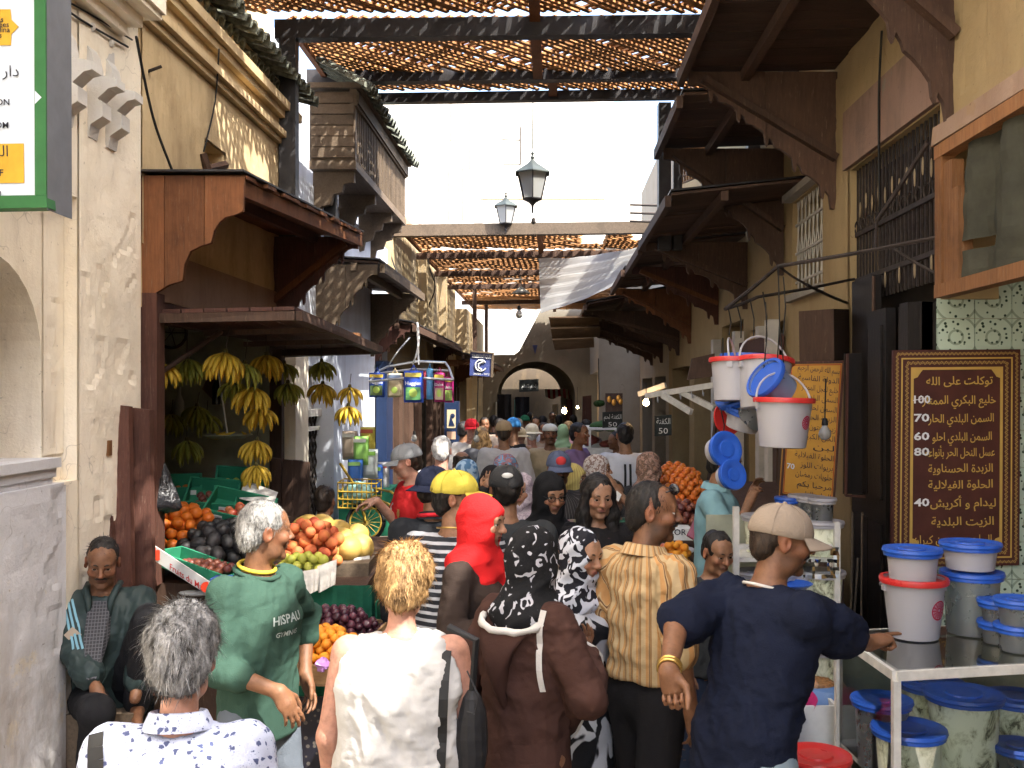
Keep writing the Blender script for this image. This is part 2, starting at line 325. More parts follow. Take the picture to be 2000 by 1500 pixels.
def relief(parent, name, mat, u, side, v0, v1, z0, z1, cell=.03, amp=.010, peel=.0, hole=None):
    """old render: an uneven skin with pits and flaked patches lying on the wall"""
    m = MB(); nv = int((v1-v0)/cell); nz = int((z1-z0)/cell)
    def q(i,j):
        v = v0+(v1-v0)*i/nv; z = z0+(z1-z0)*j/nz; p = Vector((v*1.,z,u)); d = noise.noise(p*2.2)*amp+noise.noise(p*7)*amp*.55+noise.noise(p*24)*amp*.22
        if peel: f = noise.noise(p*1.9+Vector((3,7,1)))+.5*noise.noise(p*8); d -= .007 if f > peel else 0
        e = min(i,nv-i,j,nz-j); d = d*min(1,e/2) if e < 2 else d
        return S(u-side*(.012+d), v, z)
    for i in range(nv):
        for j in range(nz):
            if hole and hole[0] < v0+(v1-v0)*(i+.5)/nv < hole[1] and hole[2] < z0+(z1-z0)*(j+.5)/nz < hole[3]: continue
            a,b,c,d = q(i,j),q(i+1,j),q(i+1,j+1),q(i,j+1); m.quad(*( (a,b,c,d) if side < 0 else (d,c,b,a)))
    return part(m, name, mat, parent, 'all')
relief(T, 'plaster_skin', K['white_plaster'], UL, -1, 4.87, 5.60, .0, 3.99, .028, .011, .42); relief(T, 'plaster_skin', K['white_plaster'], UL-.075, -1, 4.675, 4.868, 1.8, 3.04, .03, .008, .5); relief(T, 'plaster_skin', K['blue_plaster'], UL+.012, -1, 3.9, 4.715, .0, 1.66, .03, .012, .3)
# ---- left: ochre building above the fruit shop
T = thing('ochre_building', 'ochre plastered house above the fruit shop with a moulded cornice and green tiled coping', 'building', S(UL-1.5, 7.3, 0))
m = MB(); wall(m, UL-.25, UL, 5.60, 9.0, 2.58, 4.75, [(6.62,7.05,3.42,3.78)]); wall(m, UL-.6, UL-.25, 5.6, 9.0, 4.0, 6.4); m.sbox(UL-4, UL-.6, 5.6, 9.0, 3.8, 6.4); m.sbox(UL-.24, UL-.22, 6.6, 7.1, 3.4, 3.8)
part(rough(m), 'wall', K['ochre_plaster'], T); relief(T, 'plaster_skin', K['ochre_plaster'], UL, -1, 5.62, 8.98, 2.94, 4.18, .035, .012, .4, (6.6,7.07,3.38,3.80))
m = MB()
for a,b,c in ((.05,4.19,4.235),(.09,4.238,4.29),(.03,4.293,4.40),(.08,4.403,4.46),(.12,4.463,4.53)): m.sbox(UL-.01, UL+a, 5.43, 8.78, a*0+b, c)
part(rough(m,.2,.02), 'cornice', K['ochre_plaster'], T)
tm = MB(); tm.prism([Vector((.075*math.cos(a), 0, .075*math.sin(a))) for a in [PI*i/6 for i in range(7)]]+[Vector((.055*math.cos(a), 0, .055*math.sin(a))) for a in [PI*i/6 for i in range(6,-1,-1)]], (0,.3,0))
tm.v = [Vector((p.y, p.x, p.z)) for p in tm.v]
def tiles(parent, pts, ang, tilt=.25, sc=1):
    me = None
    for k,p in enumerate(pts):
        o = bpy.data.objects.new('roof_tile', me or _mesh(tm, 'roof_tile', K['tile'], Vector((0,0,0)))); me = o.data; COL.objects.link(o); o.parent = parent
        o.location = p-ORG[parent]; o.rotation_euler = (random.uniform(-.05,.05), tilt+random.uniform(-.06,.06), ang+random.uniform(-.05,.05)); o.scale = (sc,)*3
tiles(T, [S(UL-.1, 5.75+.155*k, 4.78+random.uniform(-.012,.012)) for k in range(22)], 0)
tiles(T, [S(UL-.25, 5.83+.155*k, 4.78+random.uniform(-.012,.012)) for k in range(21)], 0, .5)
m = MB(); m.tube([PW(396,300,UL+.03), PW(405,330,UL+.05), PW(440,322,UL+.06)], .03, 5); m.sbox(UL-.1, UL+.04, 6.7, 7.0, 3.40, 3.46); part(m, 'broken_sill', K['wood_dk'], T)
# the shop room under it
m = MB(); wall(m, UL-2.2, UL-2.1, 5.5, 8.6, 0, 2.6); wall(m, UL-2.1, UL-.02, 5.48, 5.62, 0, 2.6); wall(m, UL-2.1, UL-.02, 8.36, 8.46, 0, 2.6); m.sbox(UL-2.1, UL-.26, 5.5, 8.5, 2.6, 2.7)
part(m, 'shop_room', K['interior'], T)
m = MB(); m.beam(S(UL+.03,5.70,1.0), S(UL+.03,5.70,2.66), .11, .13); part(m, 'door_post', K['wood_red'], T)
m = MB(); m.beam(S(UL+.03,8.30,0), S(UL+.03,8.30,2.62), .10, .10); part(m, 'door_post', K['wood_dk'], T)
m = MB(); m.sbox(UL-.02,UL+.06,5.64,8.36,2.50,2.62); part(m, 'lintel', K['wood_red'], T)
m = MB(); m.sbox(UL+.002,UL+.03,5.66,8.34,2.63,2.93); part(rough(m), 'lintel_plaster', K['pink_plaster'], T)
# ---- left: whitewashed wall with carved balcony
T = thing('balcony_house', 'whitewashed house with a dark carved wooden balcony under green roof tiles', 'building', S(UL-1.5, 11, 0))
m = MB(); wall(m, UL-.35, UL, 9.0, 14.0, 0, 4.1, [(9.25,9.95,0,2.35)]); m.sbox(UL-4, UL-.35, 9, 14, 0, 5.6); part(rough(m), 'wall', K['lilac_wall'], T)
m = MB(); m.sbox(UL-.02, UL+.12, 8.55, 9.0, 0, 2.7); part(m, 'door_pillar', K['white_plaster'], T)
m = MB(); m.sbox(UL-.02, UL+.14, 9.95, 10.35, 0, 2.75); part(m, 'door_pillar', K['lilac_wall'], T)
m = MB(); m.sbox(UL-.1,UL-.06, 9.25,9.95,0,2.35); part(m, 'door_panel', m_plain('grey_panel',(.30,.29,.29),.7), T)
m = MB(); m.sbox(UL-.05,UL+.02, 9.2,9.97,1.86,1.93); m.sbox(UL-.05,UL,9.2,9.97,1.72,1.76); part(m, 'door_rail', K['white_paint'], T)
m = MB()
for i in range(5):
    for j in range(10):
        v = 9.3+.13*i; z = .35+.15*j
        for a,b in (((0,0),(.065,.075)),((.065,.075),(.13,0)),((0,.15),(.065,.075)),((.065,.075),(.13,.15))): m.beam(S(UL-.035,v+a[0],z+a[1]), S(UL-.035,v+b[0],z+b[1]), .016, .016, (1,0,0))
part(m, 'iron_lattice', K['iron'], T, kind='stuff')
# balcony
uo = -1.9; m = MB(); m.sbox(UL-.02,uo,9.6,12.9,4.25,4.33); m.sbox(UL-.02,uo-.01,9.62,9.68,4.33,5.0); m.sbox(UL-.02,uo-.01,12.82,12.88,4.33,5.0); m.sbox(uo-.06,uo+.01,9.6,12.9,4.86,5.02); m.sbox(UL-.02,uo+.06,9.55,12.95,5.02,5.07)
part(m, 'balcony_frame', K['wood_grey'], T)
m = MB(); m.sbox(uo+.012,uo+.03,9.6,12.9,4.88,5.0); part(m, 'balcony_fascia', K['wood_grey'], T)
m = MB(); m.sbox(UL-.01,uo-.16,9.69,12.8,4.34,4.85); part(m, 'balcony_infill', K['dark'], T)  # near-black block carries the shade inside the balcony
for k in range(34):
    v = 9.72+k*.094; mm = MB(); mm.beam(S(uo-.03,v,4.33), S(uo-.03,v,4.86), .034, .034); part(mm, 'baluster', K['wood_grey'], T)
for k in range(6):
    mm = MB(); mm.sbox(UL+.0,uo-.02,9.595,9.62,4.36+.105*k,4.455+.105*k); part(mm, 'side_board', K['wood_grey'], T)
for v in (9.75, 10.9, 12.0, 12.75):
    m = MB(); pr = [(0,0),(.40,0),(.40,-.10),(.30,-.12),(.28,-.2),(.2,-.22),(.17,-.32),(.08,-.34),(.06,-.44),(0,-.46)]
    m.prism([S(UL-.01+a, v-.04, 4.248+b) for a,b in pr], S(0,.08,0)-S(0,0,0)); part(m, 'balcony_bracket', K['wood_grey'], T)
tiles(T, [S(uo-.14, 9.5+.16*k, 5.13) for k in range(22)], 0, .45, 1.05); tiles(T, [S(uo-.36, 9.5+.16*k, 5.24) for k in range(22)], 0, .45, 1.05)
# ---- left: brick house, then the far houses
T = thing('brick_house', 'tan brick house beyond the balcony with a bare wall and black cables', 'building', S(UL-1.5, 18, 0))
m = MB(); wall(m, UL-3.5, UL-.02, 14.0, 24, 0, 4.9); part(m, 'wall', K['brick'], T)
for v in (17.4, 20.6):
    mm = MB(); mm.sbox(UL-.02,UL+.12,v,v+.3,2.6,4.7); part(mm, 'pilaster', K['brick'], T)
T = thing('far_left_house', 'narrow tan house at the far left end of the street before the vault', 'building', S(UL-1, 28, 0))
m = MB(); wall(m, UL-3.5, UL+.25, 24, 30, 0, 4.1); part(m, 'wall', K['brick'], T)
# ---- right: tan plaster house with the shops
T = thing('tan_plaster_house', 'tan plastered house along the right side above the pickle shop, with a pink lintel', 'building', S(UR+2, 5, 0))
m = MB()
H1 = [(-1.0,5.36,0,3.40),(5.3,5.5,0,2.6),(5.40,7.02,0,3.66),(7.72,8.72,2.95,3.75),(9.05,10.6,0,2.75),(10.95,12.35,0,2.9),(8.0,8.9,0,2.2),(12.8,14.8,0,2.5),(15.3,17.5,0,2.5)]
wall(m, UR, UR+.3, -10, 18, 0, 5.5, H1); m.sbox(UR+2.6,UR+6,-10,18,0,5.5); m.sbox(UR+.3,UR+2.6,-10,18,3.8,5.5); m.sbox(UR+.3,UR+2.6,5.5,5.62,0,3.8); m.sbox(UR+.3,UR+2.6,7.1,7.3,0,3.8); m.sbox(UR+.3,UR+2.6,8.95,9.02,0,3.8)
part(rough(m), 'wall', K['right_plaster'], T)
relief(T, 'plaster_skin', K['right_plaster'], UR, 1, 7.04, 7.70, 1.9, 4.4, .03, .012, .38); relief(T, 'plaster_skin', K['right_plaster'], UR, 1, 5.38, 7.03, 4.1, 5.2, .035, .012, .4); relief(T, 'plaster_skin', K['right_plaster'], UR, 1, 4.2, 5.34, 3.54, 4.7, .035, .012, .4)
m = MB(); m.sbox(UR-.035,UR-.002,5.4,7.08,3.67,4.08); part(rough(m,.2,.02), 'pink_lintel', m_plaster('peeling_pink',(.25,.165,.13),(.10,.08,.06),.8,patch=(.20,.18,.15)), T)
m = MB(); m.sbox(UR+.2,UR+.25,5.63,7.02,0,3.66); m.sbox(UR+.25,UR+.3,7.7,8.72,2.9,3.75); m.sbox(UR+1.2,UR+1.3,9,18,0,2.9); part(m, 'dark_backing', K['dark'], T)  # dark sheets put in for the shade behind grille, window and shops
m = MB(); m.sbox(UR-.05,UR-.001,4.0,5.36,3.42,3.52); part(rough(m,.1,.05), 'broken_plaster_edge', K['pink_plaster'], T)
# orange framed window with grey cloth
T2 = thing('cloth_window', 'orange wooden window frame hung with torn grey cloth at the upper right', 'window', S(UR, 4.7, 2.6))
for a in ((3.6,5.33,3.34,3.41),(3.6,5.33,2.60,2.67)): m = MB(); m.sbox(UR-.06,UR+.02,*a); part(m, 'frame_rail', K['wood_pine'], T2)
for a in ((5.24,5.33,2.67,3.34),(5.02,5.12,2.67,3.14)): m = MB(); m.sbox(UR-.055,UR+.02,*a); part(m, 'frame_stile', K['wood_pine'], T2)
m = MB(); m.sbox(UR-.045,UR+.018,5.125,5.235,2.672,3.30); part(m, 'frame_stile', K['wood_pine'], T2)
m = MB(); nv, nz = 26, 14
cl = lambda i,j: S(UR+.0+.035*math.sin(i*.9+j*.12)+.02*noise.noise(Vector((i*.4,j*.4,0))), 3.6+1.42*i/nv, 2.66+.69*j/nz)
for i in range(nv):
    for j in range(nz):
        if i >= nv-2-(2 if j < 4 else 0) and j == 3: continue
        m.quad(cl(i,j),cl(i+1,j),cl(i+1,j+1),cl(i,j+1))
part(m, 'grey_cloth', m_plain('dusty_grey_cloth',(.055,.055,.042),.95,.1,.3,6,.4), T2, smooth='all')
# big iron grille over the dark doors
T2 = thing('iron_grille', 'tall dark iron grille with leaf shaped ornaments under the pink lintel', 'grille', S(UR, 6.2, 2.7))
for k in range(24):
    v = 5.46+k*.068; m = MB(); m.beam(S(UR+.05,v,2.72), S(UR+.05,v,3.66), .014, .014); part(m, 'bar', K['iron'], T2)
for z in (2.88,3.2): m = MB(); m.beam(S(UR+.04,5.4,z), S(UR+.04,7.04,z), .02, .03); part(m, 'cross_bar', K['iron'], T2)
lf = m_plain('tarnished_leaf',(.26,.20,.12),.6)
for k in range(11):
    for z in ((3.40,) if k % 2 else (3.36,2.82)):
        m = MB(); m.sphere(S(UR+.03,5.6+k*.13,z), (.006,.014,.055), 8, 6); part(m, 'leaf_ornament', lf, T2, smooth='all')
for k in range(12):
    m = MB(); c = S(UR+.035,5.55+k*.13,3.2)
    for q in range(2): m.tube([c+Vector((0,.045*math.sin(a)*(1 if q else -1),.05+.045*math.cos(a))) for a in [i*PI/4 for i in range(6)]], .006, 4); 
    part(m, 'scroll', K['iron'], T2)
# white grille window further along
T2 = thing('white_grille_window', 'small window with a curly white iron grille between brown canopy brackets', 'window', S(UR, 8.2, 2.95))
m = MB()
for k in range(8):
    v = 7.78+k*.125; m.tube([S(UR+.04+0,v+.03*math.sin(i*1.3),2.95+i*.1) for i in range(9)], .008, 4)
    m.tube([S(UR+.035,v-.03*math.sin(i*1.3),2.95+i*.1) for i in range(9)], .008, 4)
for z in (3.05,3.3,3.55): m.beam(S(UR+.03,7.7,z), S(UR+.03,8.74,z), .015, .02)
part(m, 'grille', m_plain('pale_iron',(.38,.36,.32),.6), T2)
m = MB(); m.sbox(UR-.08,UR+.02,7.66,8.78,3.76,3.82); m.sbox(UR-.06,UR+.02,7.66,8.78,2.88,2.94); part(m, 'frame', m_plain('grey_timber',(.28,.25,.21),.8), T2)
# ---- right: far houses and the end vault
T = thing('far_right_house', 'pale plastered house on the far right before the vault', 'building', S(UR+1, 22, 0))
m = MB(); m.sbox(UR+.75,UR+5,20,32,3.6,8.5); wall(m, UR, UR+.3, 18, 24, 0, 3.6, [(18.5,20.5,0,2.4),(21,23.4,0,2.4)]); m.sbox(UR+1.5,UR+5,18,24,0,3.6); m.sbox(UR+.3,UR+1.5,18,24,2.5,3.6)  # tall upper block added to throw shade on the gateway wall
m.sbox(UR-1.0,UR+4,24,24.4,0,4.0); m.sbox(UR-1.0,UR+4,24.4,30,2.6,4.0)
part(rough(m), 'wall', K['far_plaster'], T)
m = MB(); m.sbox(UR+1.2,UR+1.25,18.2,23.8,0,2.5); part(m, 'dark_backing', K['dark'], T)  # dark sheet stands for the shade inside the far doorways
K['brick_pale'] = m_plaster('worn_gateway_plaster',(.27,.24,.19),(.2,.16,.11),.6,patch=(.30,.25,.2))
T = thing('vaulted_gateway', 'pale wall closing the street with a wide low arch leading into a covered passage', 'gateway', S(0, 30, 0))
m = MB(); vE = 29.6; cx = 1048; xl = P(880,700,vE).x; ac = P(cx,775,vE).x; R = 1.15; zsp = 2.0; hh = 1.0
arc = [(ac+R*math.cos(a), zsp+hh*math.sin(a)) for a in [PI*i/20 for i in range(21)]]
top = lambda x: 3.2+max(0,(x-P(1010,700,vE).x))*1.9
for a,b in zip(arc, arc[1:]):
    m.quad((a[0],vE,a[1]),(a[0],vE,max(a[1],top(a[0]))),(b[0],vE,max(b[1],top(b[0]))),(b[0],vE,b[1]))
    m.quad((a[0],vE,a[1]),(b[0],vE,b[1]),(b[0],vE+9,b[1]),(a[0],vE+9,a[1]))
m.quad((ac+R,vE,0),(ac+R+3,vE,0),(ac+R+3,vE,6.5),(ac+R,vE,top(ac+R))); m.quad((ac-R-3,vE,0),(ac-R,vE,0),(ac-R,vE,3.2),(ac-R-3,vE,3.0))
m.quad((ac+R,vE,0),(ac+R,vE,2),(ac+R,vE+9,2),(ac+R,vE+9,0)); m.quad((ac-R,vE,0),(ac-R,vE+9,0),(ac-R,vE+9,2),(ac-R,vE,2))
m.add([(ac-R-3,vE+.3,3.2),(ac+R+3,vE+.3,3.2),(ac+R+3,vE+9,3.2),(ac-R-3,vE+9,3.2)],[(0,1,2,3)])
part(m, 'arch_wall', K['brick_pale'], T)
m = MB(); m.prism([(P(1045+a,y,vE).x, vE-.03, P(1045,y,vE).z) for a,y in ((-5,674),(5,674),(0,692))], (0,.02,0)); part(m, 'blue_tile_ornament', m_plain('blue_tile',(.06,.08,.22),.4), T)
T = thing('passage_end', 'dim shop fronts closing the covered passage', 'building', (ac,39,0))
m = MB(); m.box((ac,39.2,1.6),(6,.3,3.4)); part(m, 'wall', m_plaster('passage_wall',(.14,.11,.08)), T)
# ---- far white houses above
T = thing('tall_white_house', 'tall sunlit white house rising beyond the street, bleached by the light', 'building', P(1030,300,44))
m = MB(); m.box((-1,46,7),(11,4,16)); m.box((5.5,50,5.5),(9,4,13)); m.box((-8,52,6),(6,4,15))
m.box((P(1060,390,43.5).x,43.5,9),(5.2,1.2,2.6)); part(m, 'wall', K['bright_wall'], T)
m = MB(); m.box((P(1060,384,42.9).x,42.9,P(1060,384,42.9).z),(5.4,.3,.25)); part(m, 'parapet', m_plaster('parapet',(.6,.5,.38)), T)
m = MB()
for x,y0,y1 in ((880,195,275),(917,230,330),(903,330,430),(876,330,430)): m.beam(P(x,y0,43.8), P(x,y1,43.8), .12, .12)
part(m, 'drain_pipe', m_plain('rust_pipe',(.4,.3,.2),.8), T)
T = thing('roof_aerial', 'thin metal aerial frame on the white house', 'aerial', P(1016,322,43.2))
m = MB(); m.tube([P(1016,322,43.2),P(1016,248,43.2)], .04, 5); m.tube([P(980,273,43.2),P(1016,274,43.2)], .03, 5); m.tube([P(982,322,43.2),P(1016,322,43.2)], .03, 5); part(m, 'mast', K['iron'], T)
# ================================================================ steel frames and lattice roofs over the street
def portal(label, v, z, u0, u1, w, h, posts, m='steel', cat='frame'):
    T = thing('street_beam', label, cat, S(u0, v, 0)); mm = MB(); mm.beam(S(u0,v,z), S(u1,v,z+.06), w, h); part(mm, 'beam', K[m], T)
    for u,zb,ww in posts: mm = MB(); mm.beam(S(u,v,zb), S(u,v,z-h/2), ww, ww); part(mm, 'post', K[m], T)
    return T
portal('nearest black steel frame spanning the street with a post against the ochre house', 8.45, 5.16, -2.35, 2.6, .12, .16, [(-2.24,2.9,.14),(2.0,4.4,.14)])
portal('second dark steel frame whose post stands before the carved balcony', 9.95, 5.24, -2.45, 2.6, .12, .13, [(-2.22,2.9,.12),(2.0,4.4,.12)])
portal('third slender steel frame above the large lantern', 10.55, 5.20, -2.0, 2.0, .1, .1, [(1.18,3.6,.13),(1.32,3.6,.09)])
portal('weathered wooden beam on which the small lantern stands', 14.7, 4.47, -2.45, 2.2, .16, .17, [], 'wood_grey', 'beam')
for v,l in ((17.2,'first thin beam behind the weathered wooden beam'),(19.8,'second thin beam in the low lattice row'),(22.3,'third thin beam in the low lattice row'),(26.2,'last thin beam before the open sky gap')):
    portal(l, v, 4.44, -2.4, 1.9, .12, .1, [(-1.75,2.8,.09)] if v > 20 else [], 'wood_dk', 'beam')
_slat = {}
def lattice(label, u0, u1, v0, v1, z, sp=.072, w=.042, holes=(), miss=.06, mat='slat', fine=True):
    T = thing('lattice_roof', label, 'lattice', S((u0+u1)/2,(v0+v1)/2,z)); L = MB(); cnt = 0; cx = (u0+u1)/2
    for lay,sg in enumerate((1,-1)):
        c = u0-(v1-v0) if sg > 0 else u0
        end = u1 if sg > 0 else u1+(v1-v0)
        while c < end:
            c += sp*1.414*random.uniform(.85,1.15)
            if random.random() < miss: continue
            # line u = c + sg*(v-v0), clipped
            a,b = v0,v1
            if sg > 0: a = max(a, v0+(u0-c)); b = min(b, v0+(u1-c))
            else: a = max(a, v0+(c-u1)); b = min(b, v0+(c-u0))
            if b-a < .05: continue
            segs = [(a,b)]
            for (hu0,hu1,hv0,hv1) in holes:
                new = []
                for (a,b) in segs:
                    t0,t1 = (v0+(hu0-c), v0+(hu1-c)) if sg > 0 else (v0+(c-hu1), v0+(c-hu0))
                    t0 = max(t0,hv0); t1 = min(t1,hv1)
                    if t1 <= a or t0 >= b or t0 >= t1: new.append((a,b)); continue
                    if t0-a > .05: new.append((a,t0))
                    if b-t1 > .05: new.append((t1,b))
                segs = new
            for (a,b) in segs:
                zz = z+.022*lay+random.uniform(-.004,.004); d = random.uniform(-.012,.012); ww = w*random.uniform(.8,1.15)
                q = MB() if fine and cnt < 285 else L
                q.beam(S(c+sg*(a-v0),a,zz), S(c+sg*(b-v0)+d,b,zz+random.uniform(-.01,.01)), ww, .018); cnt += 1
                if q is not L: part(q, 'slat', K[mat], T)
    if L.v: part(L, 'slats', K[mat], T, kind='stuff')
    m = MB(); m.beam(S(cx,v0,z-.05), S(cx,v1,z-.05), .09, .07); part(m, 'rafter', K['wood_org'], T)
    for u in (u0+.03,u1-.03): m = MB(); m.beam(S(u,v0,z-.04), S(u,v1,z-.04), .05, .05); part(m, 'edge_rail', K['wood_org'], T)
    return T
lattice('sunlit orange lattice bay between the two nearest steel frames', -2.3, 2.0, 8.52, 9.9, 5.29)
lattice('shallow lattice bay in front of the third steel frame', -2.0, 2.0, 9.99, 10.52, 5.30, mat='slat')
lattice('dark lattice bay at the top edge of the photo before the nearest frame', -2.7, 2.4, 6.3, 8.38, 5.30, holes=[(-1.78,-1.62,6.75,7.25),(-1.52,-1.38,6.85,7.45),(-1.32,-1.20,6.6,7.2),(-1.05,-.95,6.9,7.6)])  # slits shaped to throw sun streaks on the ochre wall
lattice('low reddish lattice bay right behind the weathered wooden beam', -2.3, 1.9, 14.8, 17.1, 4.56, sp=.12, w=.07, holes=[(.45,.85,14.9,16.7),(1.25,1.7,14.9,16.3)])  # gaps shaped to let sun onto the slanting plastic sheet
lattice('low lattice bay between the first and second thin beams', -2.3, 1.9, 17.3, 19.7, 4.54, sp=.13, w=.08, fine=False)
lattice('patchy low lattice bay between the second and third thin beams', -2.3, 1.9, 19.9, 22.2, 4.54, sp=.12, w=.07, miss=.25, fine=False)
lattice('ragged last lattice bay before the sky gap', -2.3, 1.7, 22.4, 25.2, 4.54, sp=.13, w=.07, miss=.2, fine=False)
lattice('dense lattice bay added before the gateway to shade its wall', -2.3, 2.4, 25.3, 29.4, 4.54, sp=.11, w=.085, miss=.05, fine=False)  # put in to keep direct sun off the gateway wall
LAT_HOLES = [(1.02,2.35,.75,2.6),(.6,1.0,.2,1.0),(-.6,-.1,3.2,3.7),(.3,.55,2.2,3.0)]  # gaps shaped so sun falls on chosen shoppers
lattice('unseen lattice bay over the nearest shoppers, its gaps shaped to pass the sun', .45, 2.35, .1, 3.3, 5.30, sp=.085, w=.055, holes=LAT_HOLES, fine=False)  # out of view; put overhead to shade the crowd in patches

lattice('unseen lattice bay over the fruit shop front, its gaps shaped to pass the sun', -.2, 2.3, 3.4, 6.2, 5.30, sp=.085, w=.055, holes=[(.95,1.35,3.85,4.65),(.0,.4,3.6,4.1)], fine=False)  # out of view; gap placed so sun reaches the melons

SHEETS = [('unseen white plastic sheet added over the white plastered wall to soften the sun', -2.4,.50,1.3,3.45),('unseen white plastic sheet added over the fruit shop front to soften the sun', -2.4,-.15,3.38,6.25)]  # added out of view to shade the left wall and spread soft light
# side trellis on the right behind the third frame
T = thing('side_trellis', 'small brown wooden trellis panel on the right beside the third frame', 'trellis', P(1345,290,11))
m = MB(); A = P(1325,180,10.9); B = P(1352,205,10.2); Cc = P(1400,330,9.6); D = P(1328,360,10.9)
for i in range(14):
    t = i/13; m.beam(A.lerp(D,t), B.lerp(Cc,t), .02, .012); m.beam(A.lerp(B,t), D.lerp(Cc,t), .02, .012)
part(m, 'slats', K['slat'], T, kind='stuff')
# ---- white corrugated sheet
def m_sheet():
    t = NT('white_translucent_sheet'); col = t.ramp(t.noise(5,5,.7,(1,3,1)), [(.3,(.62,.63,.64)),(.7,(.82,.82,.82))]); t.fin(col, .6, .2)
    tr = t.n('BsdfTranslucent'); tr.inputs[0].default_value = (.88,.84,.76,1); mx = t.n('MixShader'); mx.inputs[0].default_value = .72
    t.l(t.b.outputs[0], mx.inputs[1]); t.l(tr.outputs[0], mx.inputs[2]); t.l(mx.outputs[0], t.t.nodes['Material Output'].inputs[0]); return t.m
m = MB(); A,B,Cc,D = P(1052,505,17.0), P(1253,482,15.2), P(1236,540,14.6), P(1056,613,15.6); nu,nv = 40,24
def sh(i,j):
    a,b = i/nu,j/nv; p = A.lerp(B,a).lerp(D.lerp(Cc,a),b); return p+Vector((0,0,.022*math.sin(b*34)+.05*math.sin(a*PI)*-1+.02*noise.noise(Vector((a*5,b*5,0)))))
for i in range(nu):
    for j in range(nv): m.quad(sh(i,j),sh(i+1,j),sh(i+1,j+1),sh(i,j+1))
K['sheet'] = m_sheet(); solo(m, 'plastic_sheet', K['sheet'], 'white corrugated plastic sheet slung slanting over the street, dappled by the sun', 'awning sheet', smooth='all')
for l,u0,u1,v0,v1 in SHEETS:
    m = MB(); sg = lambda i,j: S(u0+(u1-u0)*i/14, v0+(v1-v0)*j/14, 5.33+(.03 if v0 > 3 else 0)-.06*math.sin(PI*i/14)*math.sin(PI*j/14)+.012*math.sin(j*2.2))
    for i in range(14):
        for j in range(14): m.quad(sg(i,j),sg(i+1,j),sg(i+1,j+1),sg(i,j+1))
    solo(m, 'plastic_sheet', K['sheet'], l, 'awning sheet', smooth='all')
# ================================================================ wooden canopies with scalloped brackets
def steps(u0, z0, u1, z1, n, tooth, conc=.22):   # scalloped, stepped edge between two points of the (u,z) plane, concave
    out = []
    for i in range(n):
        for f,dz in ((0,0),(.22,.55),(.45,.85),(.62,.8),(.66,-.7),(.74,-.9),(.80,.75),(.93,.6)):
            t = (i+f)/n; s = t**(1+conc)
            out.append((u0+(u1-u0)*t, z0+(z1-z0)*s + tooth*dz))
    return out
def bracket(parent, v, uw, uo, zt, zb, mat, strut=None, n=4, tooth=.045, th=.04, lip=.1):
    s = 1 if uo > uw else -1
    pts = [(uw,zt),(uo,zt),(uo,zt-lip)]+[(a,min(b,zt-.02)) for a,b in steps(uo-s*.02, zt-lip, uw+s*.05, zb+.06, n, tooth)][1:]+[(uw+s*.05,zb),(uw,zb)]
    # two boards, split by a vertical joint
    um = uw+(uo-uw)*.48
    for lo,hi in ((uw,um),(um,uo)):
        a,b = min(lo,hi)+.002,max(lo,hi)-.002; poly = []
        N = len(pts)
        for i in range(N):                      # clip polygon to a<=u<=b
            p,q = pts[i],pts[(i+1)%N]; ins = lambda w: a <= w[0] <= b
            def cut(x): t = (x-p[0])/(q[0]-p[0]); return (x, p[1]+t*(q[1]-p[1]))
            if ins(p): poly.append(p)
            xs = sorted([x for x in (a,b) if (p[0]-x)*(q[0]-x) < 0], key=lambda x: abs(x-p[0]))
            poly += [cut(x) for x in xs]
        if len(poly) > 2:
            m = MB(); m.prism([S(x,v-th/2,z) for x,z in poly], S(0,th,0)-S(0,0,0)); part(m, 'bracket_board', K[mat], parent)
    if strut:
        m = MB(); m.beam(S(uw+s*.02,v-th/2-.03,zb+.36*(zt-zb)), S(uo-s*.10,v-th/2-.03,zt-.06), .05, .085, (0,1,0)); part(m, 'strut', K[strut], parent)
def canopy(label, side, v0, v1, uo, zw, zo, brs, mat='wood_dkh', bm='wood_dk', strut=None, zb=None, fascia='wood_dk', lead=True, pw=.17, depth=.95, n=4):
    uw = UL if side < 0 else UR
    T = thing('wooden_canopy', label, 'canopy', S(uw,(v0+v1)/2,zw)); k = max(2,int((v1-v0)/pw)); w = (v1-v0)/k
    for i in range(k):
        a = v0+i*w; e = random.uniform(-.02,.03); q = MB(); z = random.uniform(-.004,.004); ue = uo+e*(1 if side < 0 else -1)
        q.hexa([S(uw,a+.004,zw+z),S(ue,a+.004,zo+z),S(ue,a+w-.004,zo+z),S(uw,a+w-.004,zw+z),S(uw,a+.004,zw+z+.022),S(ue,a+.004,zo+z+.022),S(ue,a+w-.004,zo+z+.022),S(uw,a+w-.004,zw+z+.022)]); part(q, 'plank', K[mat], T)
    d = -side*.05
    q = MB(); q.beam(S(uo-d*-1-.0,v0,zo-.05), S(uo-d*-1,v1,zo-.05), .05, .09); part(q, 'fascia', K[fascia], T)
    um = uw+(uo-uw)*.62; q = MB(); q.beam(S(um,v0,zw+(zo-zw)*.62-.05), S(um,v1,zw+(zo-zw)*.62-.05), .06, .08); part(q, 'rafter', K[fascia], T)
    if lead: q = MB(); q.hexa([S(uw,v0,zw+.03),S(uo+side*-.03,v0-.02,zo+.03),S(uo+side*-.03,v1,zo+.03),S(uw,v1,zw+.03),S(uw,v0,zw+.045),S(uo+side*-.03,v0-.02,zo+.045),S(uo+side*-.03,v1,zo+.045),S(uw,v1,zw+.045)]); part(q, 'roof_sheet', K['steel'], T)
    for v,depth_ in brs: bracket(T, v, uw, uo, min(zw,zo)-.01, zw-depth_, bm, strut, n)
    return T
